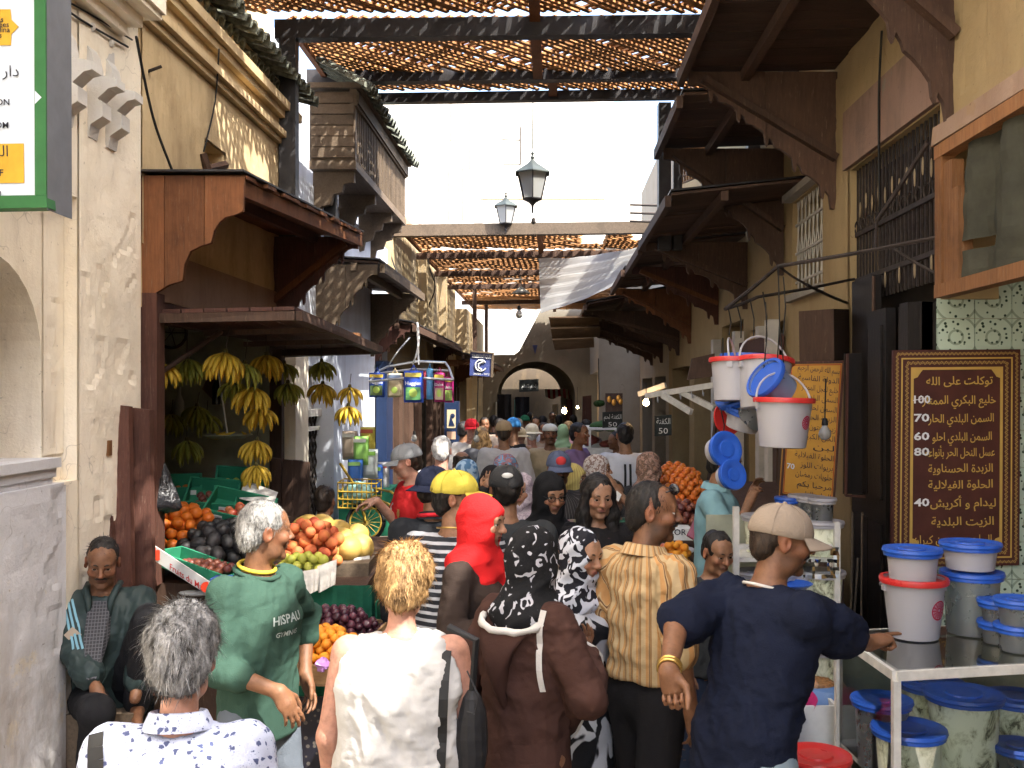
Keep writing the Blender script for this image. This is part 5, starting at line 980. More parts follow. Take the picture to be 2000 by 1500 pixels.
m = MB(); c = P(1562,1395,4.5); R3 = Matrix.Rotation(.35,3,'Y')@Matrix.Rotation(.2,3,'X')
for i in range(9):
    for j in range(6):
        f = lambda a,b: c+R3@Vector((.05*math.cos(PI*a/9),.05*math.sin(PI*a/9),-.09+.18*b/6+(.02*math.sin(PI*a/9) if b == 6 else 0))); m.quad(f(i,j),f(i+1,j),f(i+1,j+1),f(i,j+1))
m.tube([c+R3@Vector((0,.04,-.09)),c+R3@Vector((0,.04,-.2))],.014,8); solo(m,'plastic_scoop',m_plastic('magenta_plastic',(.42,.03,.14)),'magenta plastic scoop sticking up behind the red lidded bucket','scoop',smooth=True)
for x,l in ((1545,'left'),(1600,'right')): m = MB(); m.sphere(P(x,1345,4.75),(.09,.08,.055),10,7); solo(m.jit(.006),'nut_bag',m_plain('glossy_nuts',(.30,.15,.06),.3,.5,.6,70,.6),l+' bag of brown nuts at the bottom of the shelf unit','bag')
# bare bulb before the orange board
def bulb(p, r, label, mat, cord, name='light_bulb', grp='bare light bulbs'):
    T = thing(name,label,'light bulb',p,grp); m = MB(); m.lathe([(r*.42,r*1.5),(r*.45,r*1.2),(r*.9,r*.5),(r,0),(r*.9,-r*.45),(r*.5,-r*.86),(0,-r)],p,14); part(m,'glass_bulb',mat,T,True)
    m = MB(); m.lathe([(0,r*2.6),(r*.4,r*2.5),(r*.55,r*1.5),(r*.45,r*1.4)],p,10); part(m,'socket',K['wire'],T,True); m = MB(); m.tube([p+Vector((0,0,r*2.5)),cord],.004,4); part(m,'cord',K['wire'],T)
t = NT('frosted_bulb'); t.b.inputs['Transmission Weight'].default_value = .6; K['bulb_off'] = t.fin((.6,.6,.56),.25,.5); K['bulb_on'] = m_emit('lit_bulb',(1,.62,.28),30.)
bulb(P(1611,848,5.4),.034,'unlit frosted bulb hanging before the orange board',K['bulb_off'],P(1613,740,5.5))
bulb(P(931,858,9.5),.03,'unlit white bulb on a long white cord under the nappy rack',K['bulb_off'],P(934,740,9.5)); bulb(P(809,857,9.8),.03,'unlit bulb low on a cord before the dark doorway',K['bulb_off'],P(809,790,9.8)); bulb(P(1014,615,19.5),.07,'unlit bulb hanging below the conical lamp shade',K['bulb_off'],P(1016,590,19.5))
for x,y,dd,r,l in ((1262,787,9.6,.028,'lit bulb glowing at the end of the white pole on the right'),(1102,803,24,.06,'lit bulb glowing before the gateway crowd'),(1128,796,25,.03,'small lit lamp to the right of the glowing gateway bulb')): bulb(P(x,y,dd),r,l,K['bulb_on'],P(x,y-40,dd))
# ================================================================ middle and far things
T = thing('nappy_rack','bent wire rack hung with packs of nappies in front of the dark shop','rack',P(790,745,9.6))
pa,pb,pc,pd = P(722,745,9.4),P(885,742,9.4),P(870,708,10.2),P(760,715,10.2)
for p,q in ((pa,pb),(pb,pc),(pc,pd),(pd,pa),(pa.lerp(pd,.5),pb.lerp(pc,.5)),(P(818,712,9.8),P(815,630,9.9))): m = MB(); m.tube([p,p.lerp(q,.5)+Vector((0,0,.03)),q],.012,5); part(m,'wire_bar',K['tin'],T)
def pack(label, x0,x1,y0,y1,dd,c,c2,txt=None,tc=(.8,.8,.8),pic=None,name='nappy_pack',grp='nappy packs on the wire rack',th=.11,rz=0.,top=None):
    a,b = P(x0,y1,dd),P(x1,y0,dd); w,h = b.x-a.x,b.z-a.z; T = thing(name,label,'pack',((a.x+b.x)/2,dd,a.z),grp); cen = Vector(((a.x+b.x)/2,dd,a.z+h/2))
    m = MB(); n = 8; fx = lambda i,j,s: Vector((a.x+w*i/n, dd+s*th/2*(max(0.05,1-(abs(2*i/n-1)**4))**.5)*(max(.05,1-(abs(2*j/n-1)**4))**.5), a.z+h*j/n))
    for i in range(n):
        for j in range(n):
            for s in (-1,1): q = [fx(i,j,s),fx(i+1,j,s),fx(i+1,j+1,s),fx(i,j+1,s)]; m.quad(*(q if s < 0 else q[::-1]))
    part(m,'wrapper',m_plastic('wrap',c,.35),T,'all')
    fy = dd-th/2-.004; F = lambda u,v: Vector((a.x+w*u,fy,a.z+h*v))
    def fld(nm,u0,u1,v0,v1,cc): q = MB(); k = 5; [q.quad(F(u0+(u1-u0)*i/k,v0),F(u0+(u1-u0)*(i+1)/k,v0),F(u0+(u1-u0)*(i+1)/k,v1),F(u0+(u1-u0)*i/k,v1)) for i in range(k)]; part(q,nm,m_plastic('print',cc,.4),T)
    if c2: fld('printed_band',.08,.92,.80,.93,c2)
    if pic: fld('printed_picture',.12,.88,.08,.48,pic); q = MB(); q.sphere(F(.5,.30),(w*.22,.004,h*.14),10,6); part(q,'printed_spot',m_plastic('spot',(.45,.62,.12),.4),T)
    if txt: q = MB(); put_text(q,txt,F(.5,.55)+Vector((0,-.004,0)),(1,0,0),(0,0,1),None,w*.8,'C',.0,.02,nrm=(0,-1,0)); part(q,'lettering',m_plain('pack_ink',tc,.5),T)
    if top: q = MB(); q.tube([Vector((cen.x-w*.2,dd,a.z+h-.01)),Vector((cen.x,dd,a.z+h+.05)),Vector((cen.x+w*.2,dd,a.z+h-.01))],.006,4); part(q,'carry_handle',m_plastic('hdl',c,.4),T)
pack('blue nappy pack with a yellow band at the left end of the rack',721,752,728,776,9.6,(.03,.09,.45),(.65,.45,.05),'Huggies',pic=(.10,.16,.06),top=1); pack('cream and blue nappy pack second from the left',757,786,729,776,9.6,(.55,.45,.28),(.3,.4,.6),None,pic=(.5,.42,.25),top=1)
pack('largest blue nappy pack with a green picture in the middle of the rack',789,827,724,786,9.4,(.025,.08,.5),(.6,.5,.1),'Huggies',pic=(.12,.35,.12),top=1); pack('narrow light blue pack squeezed beside the largest pack',833,846,720,780,9.6,(.12,.38,.68),None,top=1); pack('thin red and white pack at the right of the largest pack',827,833,724,778,9.7,(.5,.05,.07),None)
pack('magenta pack with white lettering right of the light blue pack',848,869,728,785,9.5,(.42,.02,.17),(.65,.5,.06),'Dalaa',pic=(.5,.35,.25),top=1); pack('second magenta pack at the right end of the rack',868,886,736,786,9.7,(.42,.02,.17),(.65,.5,.06),'Dalaa',pic=(.3,.45,.1),top=1)
for k,(x,y,l,c,c2) in enumerate(((694,925,'green and white roll pack at the left of the kitchen paper stack',(.05,.16,.5),(.3,.55,.15)),(705,880,'green topped roll pack leaning on the pile below the bananas',(.3,.6,.14),(.7,.72,.7)),(723,905,'white and green roll pack in the middle of the pile',(.6,.65,.62),(.28,.6,.1)),(733,935,'blue bottomed roll pack at the right of the pile',(.05,.15,.5),(.3,.6,.12)),(683,870,'tan printed pack standing behind the roll packs',(.5,.4,.3),(.6,.6,.55)),(718,862,'yellow and red packet on top of the roll packs',(.6,.5,.08),(.5,.1,.05)),(745,930,'grey and white packs heaped at the foot of the pile',(.5,.5,.52),(.5,.12,.1)))): pack(l,x-14,x+15,y-28,y+28,9.3+.1*k,c,c2,name='paper_pack',grp='paper packs piled by the whitewashed wall',th=.18)
m = MB(); m.box(P(715,985,9.7)+Vector((0,.2,-.25)),(.5,.6,.8)); solo(m,'packing_case',K['green_card'],'case supporting the piled paper packs behind the yellow carrier','case')
# yellow carrier bicycle
T = thing('yellow_carrier_cycle','yellow carrier cycle with a wire basket on its front','bicycle',P(712,1060,8.2)); yp = m_plain('worn_yellow_paint',(.36,.24,.03),.5,.4,.4); c = P(714,1020,8.2)
m = MB(); m.tube([c+Vector((.15*math.cos(i*PI/14),.03*math.sin(i*PI/14),.15*math.sin(i*PI/14))) for i in range(29)],.016,8); w_ = part(m,'wheel',K['wire'],T,'all'); m = MB(); m.tube([c+Vector((.13*math.cos(i*PI/14),.026*math.sin(i*PI/14),.13*math.sin(i*PI/14))) for i in range(29)],.008,6); part(m,'rim',yp,w_); m = MB(); [m.tube([c,c+Vector((.13*math.cos(i*PI/8),.02*math.sin(i*PI/8),.13*math.sin(i*PI/8)))],.0025,3) for i in range(16)]; part(m,'spokes',yp,w_,kind='stuff')
m = MB(); m.tube([c,P(702,960,8.2)],.012,6); m.tube([P(702,960,8.2),P(760,985,8.3)],.012,6); m.tube([P(760,985,8.3),P(775,1030,8.4)],.012,6); part(m,'frame',yp,T)
m = MB()
for z in (943,960,975,992): m.tube([P(660,z,8.1),P(735,z+2,8.0),P(745,z-6,8.4),P(672,z-8,8.5),P(660,z,8.1)],.007,4)
for i in range(9): x = 660+i*9.3; m.tube([P(x,943,8.1-.01*i),P(x,992,8.1-.01*i)],.005,4); m.tube([P(x+10,937,8.5-.01*i),P(x+10,984,8.5-.01*i)],.005,4)
part(m,'wire_basket',yp,T,kind='stuff'); m = MB(); m.tube([P(664,905,8.15),P(690,945,8.2)],.012,5); m.tube([P(735,955,8.1),P(762,960,8.3),P(785,975,8.3)],.01,5); part(m,'handlebar',yp,T)
m = MB(); m.sphere(P(700,962,8.25),(.13,.12,.09),10,7); solo(m.jit(.01),'basket_load',m_plastic('turquoise_bag',(.28,.50,.45),.4),'pale turquoise bag lying in the yellow wire basket','bag')
m = MB(); m.sbox(-1.93,-1.1,7.7,9.1,0,.78); solo(m,'stone_step',K['far_plaster'],'stone ledge under the yellow carrier cycle','step')
# doors, blue booth, signs on the left
T = thing('dark_shop_doorway','dark doorway with brown folding boards behind the nappy rack','doorway',S(UL,15.5,0))
m = MB(); m.sbox(UL-.01,UL+.05,13.6,17.2,0,2.45); part(m,'opening',K['dark'],T)  # solid dark slab on the wall, coloured as the doorway's shade
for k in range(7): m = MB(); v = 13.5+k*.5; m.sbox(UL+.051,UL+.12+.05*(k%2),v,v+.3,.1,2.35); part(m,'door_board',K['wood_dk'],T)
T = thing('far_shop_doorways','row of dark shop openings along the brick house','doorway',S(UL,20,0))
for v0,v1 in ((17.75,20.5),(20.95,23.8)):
    m = MB(); m.sbox(UL-.01,UL+.06,v0,v1,0,2.35); part(m,'opening',K['dark'],T)  # dark slab in place of the shade inside the shop
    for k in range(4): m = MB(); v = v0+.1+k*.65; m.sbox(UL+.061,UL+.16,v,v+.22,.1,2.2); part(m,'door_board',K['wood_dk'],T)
T = thing('blue_phone_booth','dark blue painted booth panel with small posters','booth',P(880,1000,13)); D = 13.0; bp = m_plain('dark_blue_paint',(.009,.022,.065),.5)
m = MB(); m.prism([P(868,1000,D),P(896,1000,D),P(896,784,D),P(868,784,D)],(0,.3,0)); part(m,'panel',bp,T)
for y0,y1,c in ((800,836,(.5,.42,.28)),(843,858,(.5,.32,.22)),(864,874,(.5,.48,.4))): m = MB(); m.prism([P(873,y1,D-.005),P(890,y1,D-.005),P(890,y0,D-.005),P(873,y0,D-.005)],(0,.003,0)); q = part(m,'poster',prints('poster_card',c),T)
m = MB(); put_text(m,'P',P(881,874,D-.012),X,Z,.09,None,'C',0,.02,nrm=(0,-1,0)); part(m,'letter',bp,T); m = MB(); m.sphere(P(884,812,D-.01),(.03,.004,.03),8,6); m.prism([P(876,832,D-.01),P(888,832,D-.01),P(880,812,D-.01)],(0,.003,0)); part(m,'printed_shape',bp,T)
m = MB(); m.sbox(UL+.02,UL+.16,13.0,13.5,0,2.5); solo(m,'blue_door',bp,'dark blue door edge beside the blue phone booth','door')
D = 12.5; T = thing('telephone_sign','blue hanging sign with a white telephone handset and lettering','sign',P(940,735,D)); m = MB(); m.prism([P(917,733,D),P(960,736,D),P(962,690,D),P(919,686,D)],(0,.06,0)); part(m,'panel',m_plain('sign_blue',(.05,.07,.22),.5),T)
m = MB(); m.beam(P(960.5,737,D+.02),P(963,689,D+.02),.03,.07,(0,1,0)); m.beam(P(918,686,D),P(963,690,D),.02,.07,(0,1,0)); part(m,'frame',K['wood_grey'],T)
m = MB(); put_text(m,'TELEBOUTIQUE',P(940,699,D-.012),(1,0,-.06),Z,.06,.24,'C',0,.02,nrm=(0,-1,0)); cc = P(939,714,D-.01); m.tube([cc+Vector((.07*math.cos(a),0,.07*math.sin(a))) for a in [i*PI/9+.6 for i in range(16)]],.009,4); m.tube([cc+Vector((.03,0,.045)),cc+Vector((-.03,0,.02)),cc+Vector((-.03,0,-.03)),cc+Vector((.01,0,-.05))],[.016,.01,.01,.016],6); put_text(m,'24/24 - 7/7 J',P(940,732,D-.012),(1,0,-.03),Z,.03,.2,'C',0,.02,nrm=(0,-1,0)); part(m,'white_print',K['white_card'],T)
cable([P(815,630,9.9),P(818,660,9.8),P(814,690,9.7),P(806,712,9.7)],.01,'white cord holding the nappy rack up to the low canopy','white_card','cable','white_cable'); cable([P(800,660,10.5),P(778,685,10.2),P(760,712,10.2)],.008,'second white cord at the left of the nappy rack','white_card','cable','white_cable')
# ---------------------------------------------------------------- lanterns
def lantern(label, p, s, stem):
    T = thing('street_lantern',label,'lantern',p,'black street lanterns'); n = 6; rg = lambda r,z: [p+Vector((r*s*math.cos(PI/6+i*PI/3),r*s*math.sin(PI/6+i*PI/3),z*s)) for i in range(n)]
    A,B_,C_,D_ = rg(.125,-.25),rg(.205,.07),rg(.245,.075),rg(.06,.20)
    for i in range(n):
        j = (i+1)%n; m = MB(); m.quad(A[i],A[j],B_[j],B_[i]); part(m,'glass_pane',K['lglass'],T); m = MB(); m.beam(A[i],B_[i],.014*s,.014*s); m.beam(A[i],A[j],.014*s,.014*s); part(m,'frame_bar',K['steel'],T)
        m = MB(); m.add([C_[i],C_[j],D_[j],D_[i],C_[i]*1-Vector((0,0,.012*s)),C_[j]*1-Vector((0,0,.012*s))],[(0,1,2,3),(4,5,1,0)]); part(m,'roof_panel',m_ver,T)
    m = MB(); m.lathe([(0,.40*s),(.008*s,.34*s),(.024*s,.32*s),(.01*s,.30*s),(.03*s,.27*s),(.018*s,.25*s),(.06*s,.2*s),(.09*s,.175*s)],p,10); part(m,'finial',m_ver,T,True)
    m = MB(); m.lathe([(.12*s,-.255*s),(.05*s,-.29*s),(.014*s,-.33*s),(.012*s,-.42*s),(0,-.43*s)],p,10); part(m,'stem',K['steel'],T,True)
    m = MB(); m.lathe([(.03*s,-.23*s),(.03*s,-.1*s),(.018*s,.0),(0,.02*s)],p,10); part(m,'bulb',K['bulb_off'],T,True)
    if stem: m = MB(); m.tube([p+Vector((0,0,.38*s)),stem],.006,4); part(m,'chain',K['wire'],T)
m_ver = m_plain('verdigris',(.05,.06,.055),.6,.3,.4); t = NT('milky_lantern_glass'); t.b.inputs['Transmission Weight'].default_value = .55; K['lglass'] = t.fin((.62,.62,.58),.4,.4)
lantern('large black lantern with milky panes hanging against the white sky',P(1040,350,11.2),.90,P(1041,168,10.6)); lantern('small black lantern standing on the weathered wooden beam',P(988,411,14.6),.78,None)
m = MB(); c = P(1018,572,19.8); m.lathe([(.03,.12),(.05,.10),(.18,.0),(.19,-.012),(.17,-.008),(.04,.09)],c,18); m.tube([c+Vector((0,0,.12)),P(1016,495,19.9)],.012,5); solo(m,'conical_lamp_shade',m_plain('enamel_shade',(.25,.24,.2),.5),'conical enamel lamp shade hanging over the middle of the street','lamp',smooth=True)
m = MB(); c = P(1042,430,11.2); m.lathe([(0,.03),(.02,.02),(.03,-.03),(.0,-.05)],c,8); solo(m,'lamp_bob',K['iron'],'small dark bob hanging under the large lantern','bob')
for x,k in ((1040,0),):
    m = MB(); pp = P(1040,168,10.5)
    for s in (-1,1): m.tube([pp+Vector((0,0,.02)),pp+Vector((s*.06,0,.12)),pp+Vector((s*.01,0,.2))],.006,4)
    solo(m,'lamp_bracket',K['iron'],'small scrolled iron bracket above the large lantern','bracket')
for x,y0,y1,dd in ((1285,400,402,14.0),(1288,416,418,14.0),(1290,432,434,14.0)): m = MB(); m.tube([P(1230,y0,dd),P(1300,y1,dd)],.018,5); solo(m,'iron_rail',K['iron'],{400:'top',416:'middle',432:'lowest'}[y0]+' of three iron rails over the right canopies','rail','iron rails above the right canopies')
# ---------------------------------------------------------------- right side, middle distance
T = thing('white_shop_frame','white timber shop frame on the right behind the hanging buckets','shop front',S(UR,9.8,0))
for v,u in ((9.0,.12),(9.9,.02),(10.75,.10),(12.45,.06)): m = MB(); m.beam(S(UR-u,v,0),S(UR-u,v,2.75),.10,.13,(0,1,0)); part(m,'post',m_plain('dirty_white_timber',(.50,.47,.42),.8) if v == 9.0 else bpy.data.materials['dirty_white_timber'],T)
m = MB(); m.sbox(UR-.1,UR-.02,8.95,10.8,2.48,2.62); part(m,'lintel',K['wood_red'],T)
for k in range(11): m = MB(); v = 9.1+k*.15; m.sbox(UR-.08,UR-.04,v,v+.06,2.25,2.46); part(m,'fret_slat',K['white_paint'],T)
m = MB(); m.sbox(UR-.11,UR-.03,8.95,10.8,2.17,2.25); part(m,'rail',K['wood_red'],T)
T = thing('open_shop_doors','brown wooden shop doors standing open along the right side','door',S(UR,8.4,0))
for v in (8.02,8.25,8.5,8.72): m = MB(); m.sbox(UR-.14,UR-.02,v,v+.16,.2,2.18); part(m,'door_leaf',K['wood_dk'],T)
m = MB(); m.prism([P(1343,742,8.9),P(1352,700,8.9),P(1396,690,8.8),P(1396,735,8.8)],(0,.04,0)); part(m,'carved_board',K['wood_dk'],T)
T = thing('leaning_boards','row of dark boards leaning below the small price slates','boards',S(UR,11.5,0))
for k in range(6): m = MB(); v = 10.9+k*.25; m.prism([S(UR-.25,v,.2),S(UR-.25,v+.16,.2),S(UR-.05,v+.16,1.7+.1*(k%3)),S(UR-.05,v,1.7+.1*(k%3))],(-.04,0,0)); part(m,'board',K['wood_dk'],T)
def slate(label,x0,x1,y0,y1,dd,lines,rz=0):
    T = thing('price_slate',label,'slate',P((x0+x1)/2,y1,dd),'chalk price slates'); m = MB(); m.prism([P(x0,y1,dd),P(x1,y1-2,dd),P(x1,y0-2,dd),P(x0,y0,dd)],(0,.03,0)); part(m,'panel',K['slate'],T); m = MB()
    for s,y,w in lines: put_text(m,s,P((x0+x1)/2,y,dd-.01),X,Z,(y1-y0)*.40/FX*dd,w/FX*dd,'C',0,.0,nrm=(0,-1,0))
    part(m,'chalk_writing',K['chalk'],T)
K['slate'] = m_plain('slate',(.028,.032,.03),.7,.2,.4); K['chalk'] = m_plain('chalk',(.6,.6,.58),.9,.1)
slate('black slate with chalk writing and the number fifty, nearer one on the right',1279,1312,812,852,9.2,((arabic('الكفتة'),828,27),('50',847,18))); slate('black slate with chalk writing and the number fifty, farther one',1177,1216,805,836,11.5,((arabic('الكفتة لحم'),818,34),('50',833,17))); slate('framed chalk board hanging under the gateway arch',1014,1052,742,766,22,((arabic('لحم الغنم'),757,28),))
T = thing('white_rail_bracket','white painted rails with hooks sticking out from a right shop','rail',P(1310,775,9.3)); 
for p,q in ((P(1262,773,9.4),P(1395,752,8.8)),(P(1248,770,9.9),P(1300,752,9.7)),(P(1295,772,9.2),P(1350,805,8.9)),(P(1330,765,9.1),P(1395,798,8.8))): m = MB(); m.beam(p,q,.04,.05); part(m,'rail_bar',K['white_paint'],T)
for k in range(6): m = MB(); p = P(1262+22*k,773-3.5*k,9.38-.1*k); m.tube([p,p+Vector((0,-.02,-.06)),p+Vector((0,-.05,-.08)),p+Vector((0,-.06,-.05))],.005,4); part(m,'hook',K['tin'],T)
# orange stall on the right
T = thing('orange_stall','fruit stand with sloping oranges at the right in front of the white frame','stall',P(1330,1150,7.2)); m = MB(); m.hexa([Vector((.95,6.4,0)),Vector((2.1,6.3,0)),Vector((2.2,8.3,0)),Vector((1.05,8.4,0)),Vector((.95,6.4,1.0)),Vector((2.1,6.3,.95)),Vector((2.2,8.3,1.35)),Vector((1.05,8.4,1.35))]); part(m,'stand',K['wood_dk'],T)
heap('tangerine',P(1330,985,7.6),.42,.95,'tangerine in the sloping heap by the blue shirted man','tangerines on the right stall',.07,.45,0,3)
heap('redplum',P(1318,1015,6.9),.3,.26,'reddish fruit below the tangerines on the right stall','red fruit on the right stall',.03,.3,0,2); heap('apricot',P(1316,1112,6.2),.22,.24,'small apricot heap on the right, beside the striped shirt','apricots on the right stall',.05,.2,0,3); heap('apple',P(1300,1085,6.3),.14,.12,'red fruit on the white dish at the right','red fruit on the white dish',.0,.1,0,1)
m = MB(); m.box(P(1310,1040,6.6),(.26,.2,.075)); o = solo(m,'white_carton',K['white_card'],'white carton with black lettering under the red fruit on the right','box'); m = MB(); put_text(m,'COLOR',P(1312,1045,6.49),X,Z,.055,None,'C',0,.01,nrm=(0,-1,0)); part(m,'lettering',K['ink'],o)
m = MB(); m.lathe([(0,0),(.14,0),(.19,.03),(.185,.034),(.13,.008),(0,.008)],P(1300,1082,6.35),22); solo(m,'white_dish',K['white_pl'],'wide white dish behind the striped shirt man','dish',smooth=True); m = MB(); m.box(P(1316,1128,6.25),(.3,.3,.12)); solo(m,'fruit_box',K['crate_wood'],'wooden box of apricots on the right','crate')
m = MB(); m.box(P(1330,945,8.2),(.12,.3,.12)); solo(m,'carton_box',K['card'],'brown cardboard box at the top of the tangerine heap','box'); m = MB(); m.beam(P(1392,1000,6.5),P(1398,980,6.6),.02,.2); m.beam(P(1348,1050,6.2),P(1372,1000,6.3),.05,.02,(0,1,0)); solo(m,'pink_folder',prints('pink_card',(.35,.12,.17)),'pink folded card held against the orange stall','card')
# far stalls
T = thing('far_vegetable_stall','small glazed stall with vegetables on the far right','stall',P(1180,880,14)); c = P(1185,880,14)
for x0,x1,y0,y1,n,mt in ((1140,1215,875,1010,'counter','white_paint'),(1150,1205,836,840,'top','white_paint')): m = MB(); m.prism([P(x0,y1,13.5),P(x1,y1,13.5),P(x1,y0,13.5),P(x0,y0,13.5)],(0,1.2,0)); part(m,n,K[mt],T)
for x in (1152,1203): m = MB(); m.beam(P(x,875,13.5),P(x,838,13.5),.03,.03,(0,1,0)); part(m,'post',K['white_paint'],T)
m = MB(); m.quad(P(1152,875,13.52),P(1203,875,13.52),P(1203,838,13.52),P(1152,838,13.52)); part(m,'glass_pane',K['glass'],T)
def blob(name,p,r,mat,label,cat,sub=2,a=.3,grp=None):
    m = MB(); m.sphere(p,r,14,10); rr = max(r) if hasattr(r,'__len__') else r
    m.v = [p+(v-p)*(1+a*noise.noise((v-p)*(2.5/rr)+p)) for v in m.v]; return solo(m,name,mat,label,cat,grp,smooth='all')
K['leaf'] = m_plain('lettuce_leaf',(.12,.26,.04),.7,.2,.5,14,.5,bs=30); K['leafd'] = m_plain('dark_leaf',(.03,.07,.02),.7,.2,.5,14,.5,bs=30); K['meat'] = m_plain('raw_meat',(.35,.07,.05),.5,.4,.5,9)
for x,y,mt,l in ((1195,832,'leaf','bright green lettuce heap on the far glazed stall'),(1172,832,'leafd','heap of brown green herbs left of the lettuce'),(1150,860,'meat','reddish goods left of the far glazed stall'),(1192,868,'meat','raw meat heap on the far stall counter')): blob('goods_heap',P(x,y,13.8),(.14,.12,.07),K[mt],l,'food')
T = thing('hanging_plant_bowl','green plant in a bowl hanging by a thin chain on the far right wall','hanging plant',P(1170,790,16)); c = P(1170,788,16); m = MB(); m.sphere(c,(.09,.09,.05),12,8); part(m.jit(.012),'leaves',K['leafd'],T); m = MB(); m.tube([c,P(1169,700,16)],.008,4); part(m,'chain',K['wire'],T)
T = thing('mirror_panel','tall wooden framed panel with gilt ornaments on the far right wall','panel',P(1200,810,15)); m = MB(); m.prism([P(1183,838,15),P(1216,838,15),P(1216,768,15),P(1183,768,15)],(0,.05,0)); part(m,'panel',K['wood_dk'],T); m = MB(); [m.sphere(P(x,y,14.97),(.035,.012,.05),8,6) for x,y in ((1190,780),(1208,778),(1199,786),(1212,784))]; part(m,'gilt_ornament',m_plain('gilt',(.6,.28,.05),.3,.5,.3,20,0,.6),T)
m = MB(); m.prism([P(1137,835,18),P(1156,835,18),P(1155,772,18),P(1138,774,18)],(0,.06,0)); solo(m,'red_brown_door',K['wood_red'],'narrow red brown door on the far right beside the plant bowl','door')
m = MB(); c0_ = P(1060,770,33); n = 14
sw = prints('awning_white',(.62,.6,.56)); sr = prints('awning_red',(.35,.02,.03))
for k in range(n):
    a,b = P(1064+k*5,760,33),P(1064+(k+1)*5,760,33); m.quad(a,b,b+Vector((0,-.5,-.28-.05*math.sin(k))),a+Vector((0,-.5,-.28-.05*math.sin(k-1))),k%2)
o = solo(m,'striped_awning',[sw,sr],'red and white striped awning seen through the gateway arch','awning'); o['label'] = 'red and white striped awning seen through the gateway arch'
for k,(x,y0,y1,c,l) in enumerate(((985,770,900,(.02,.02,.025),'black cloth hanging at the left of the gateway'),(1020,775,880,(.018,.02,.03),'dark blue black cloth row under the arch'),(972,785,850,(.6,.6,.58),'white shirt hanging at the left of the gateway'),(964,790,850,(.4,.05,.05),'red cloth hanging beside the white shirt'),(1010,780,840,(.12,.25,.22),'narrow teal post cloth in the gateway'),(1085,790,850,(.45,.4,.3),'pale cloth hanging in the passage'),(1112,780,840,(.12,.05,.04),'brown cloth hanging right inside the gateway'))):
    m = MB(); w = 14 if k < 2 else 6; A0,B0 = P(x-w,y0,29+.3*k),P(x+w,y1,29+.3*k); nn = 8
    for i in range(nn): f = lambda t,z: Vector((A0.x+(B0.x-A0.x)*t,A0.y+.05*math.sin(t*9+k),z)); m.quad(f(i/nn,A0.z),f((i+1)/nn,A0.z),f((i+1)/nn,B0.z),f(i/nn,B0.z))
    solo(m,'hanging_cloth',m_plain('hanging_cloth_'+'abcdefg'[k],c,.9,.1,.3,6,.3),l,'cloth','cloths hanging in the gateway',smooth='all')
T = thing('corrugated_hood','stacked brown corrugated metal hood under the white plastic sheet','hood',P(1120,620,16))
for y0,y1,x0,x1,dd in ((622,640,1072,1170,16.2),(642,664,1076,1172,16.0),(664,684,1080,1160,15.8)): m = MB(); m.prism([P(x0,y0,dd),P(x1,y0-3,dd),P(x1,y1-6,dd+.2),P(x0+4,y1,dd+.2)],(0,.4,.05)); part(m.jit(.01),'hood_sheet',m_wood('rusty_sheet',(.16,.10,.055),(.6,5,5)) if y0 == 622 else bpy.data.materials['rusty_sheet'],T)
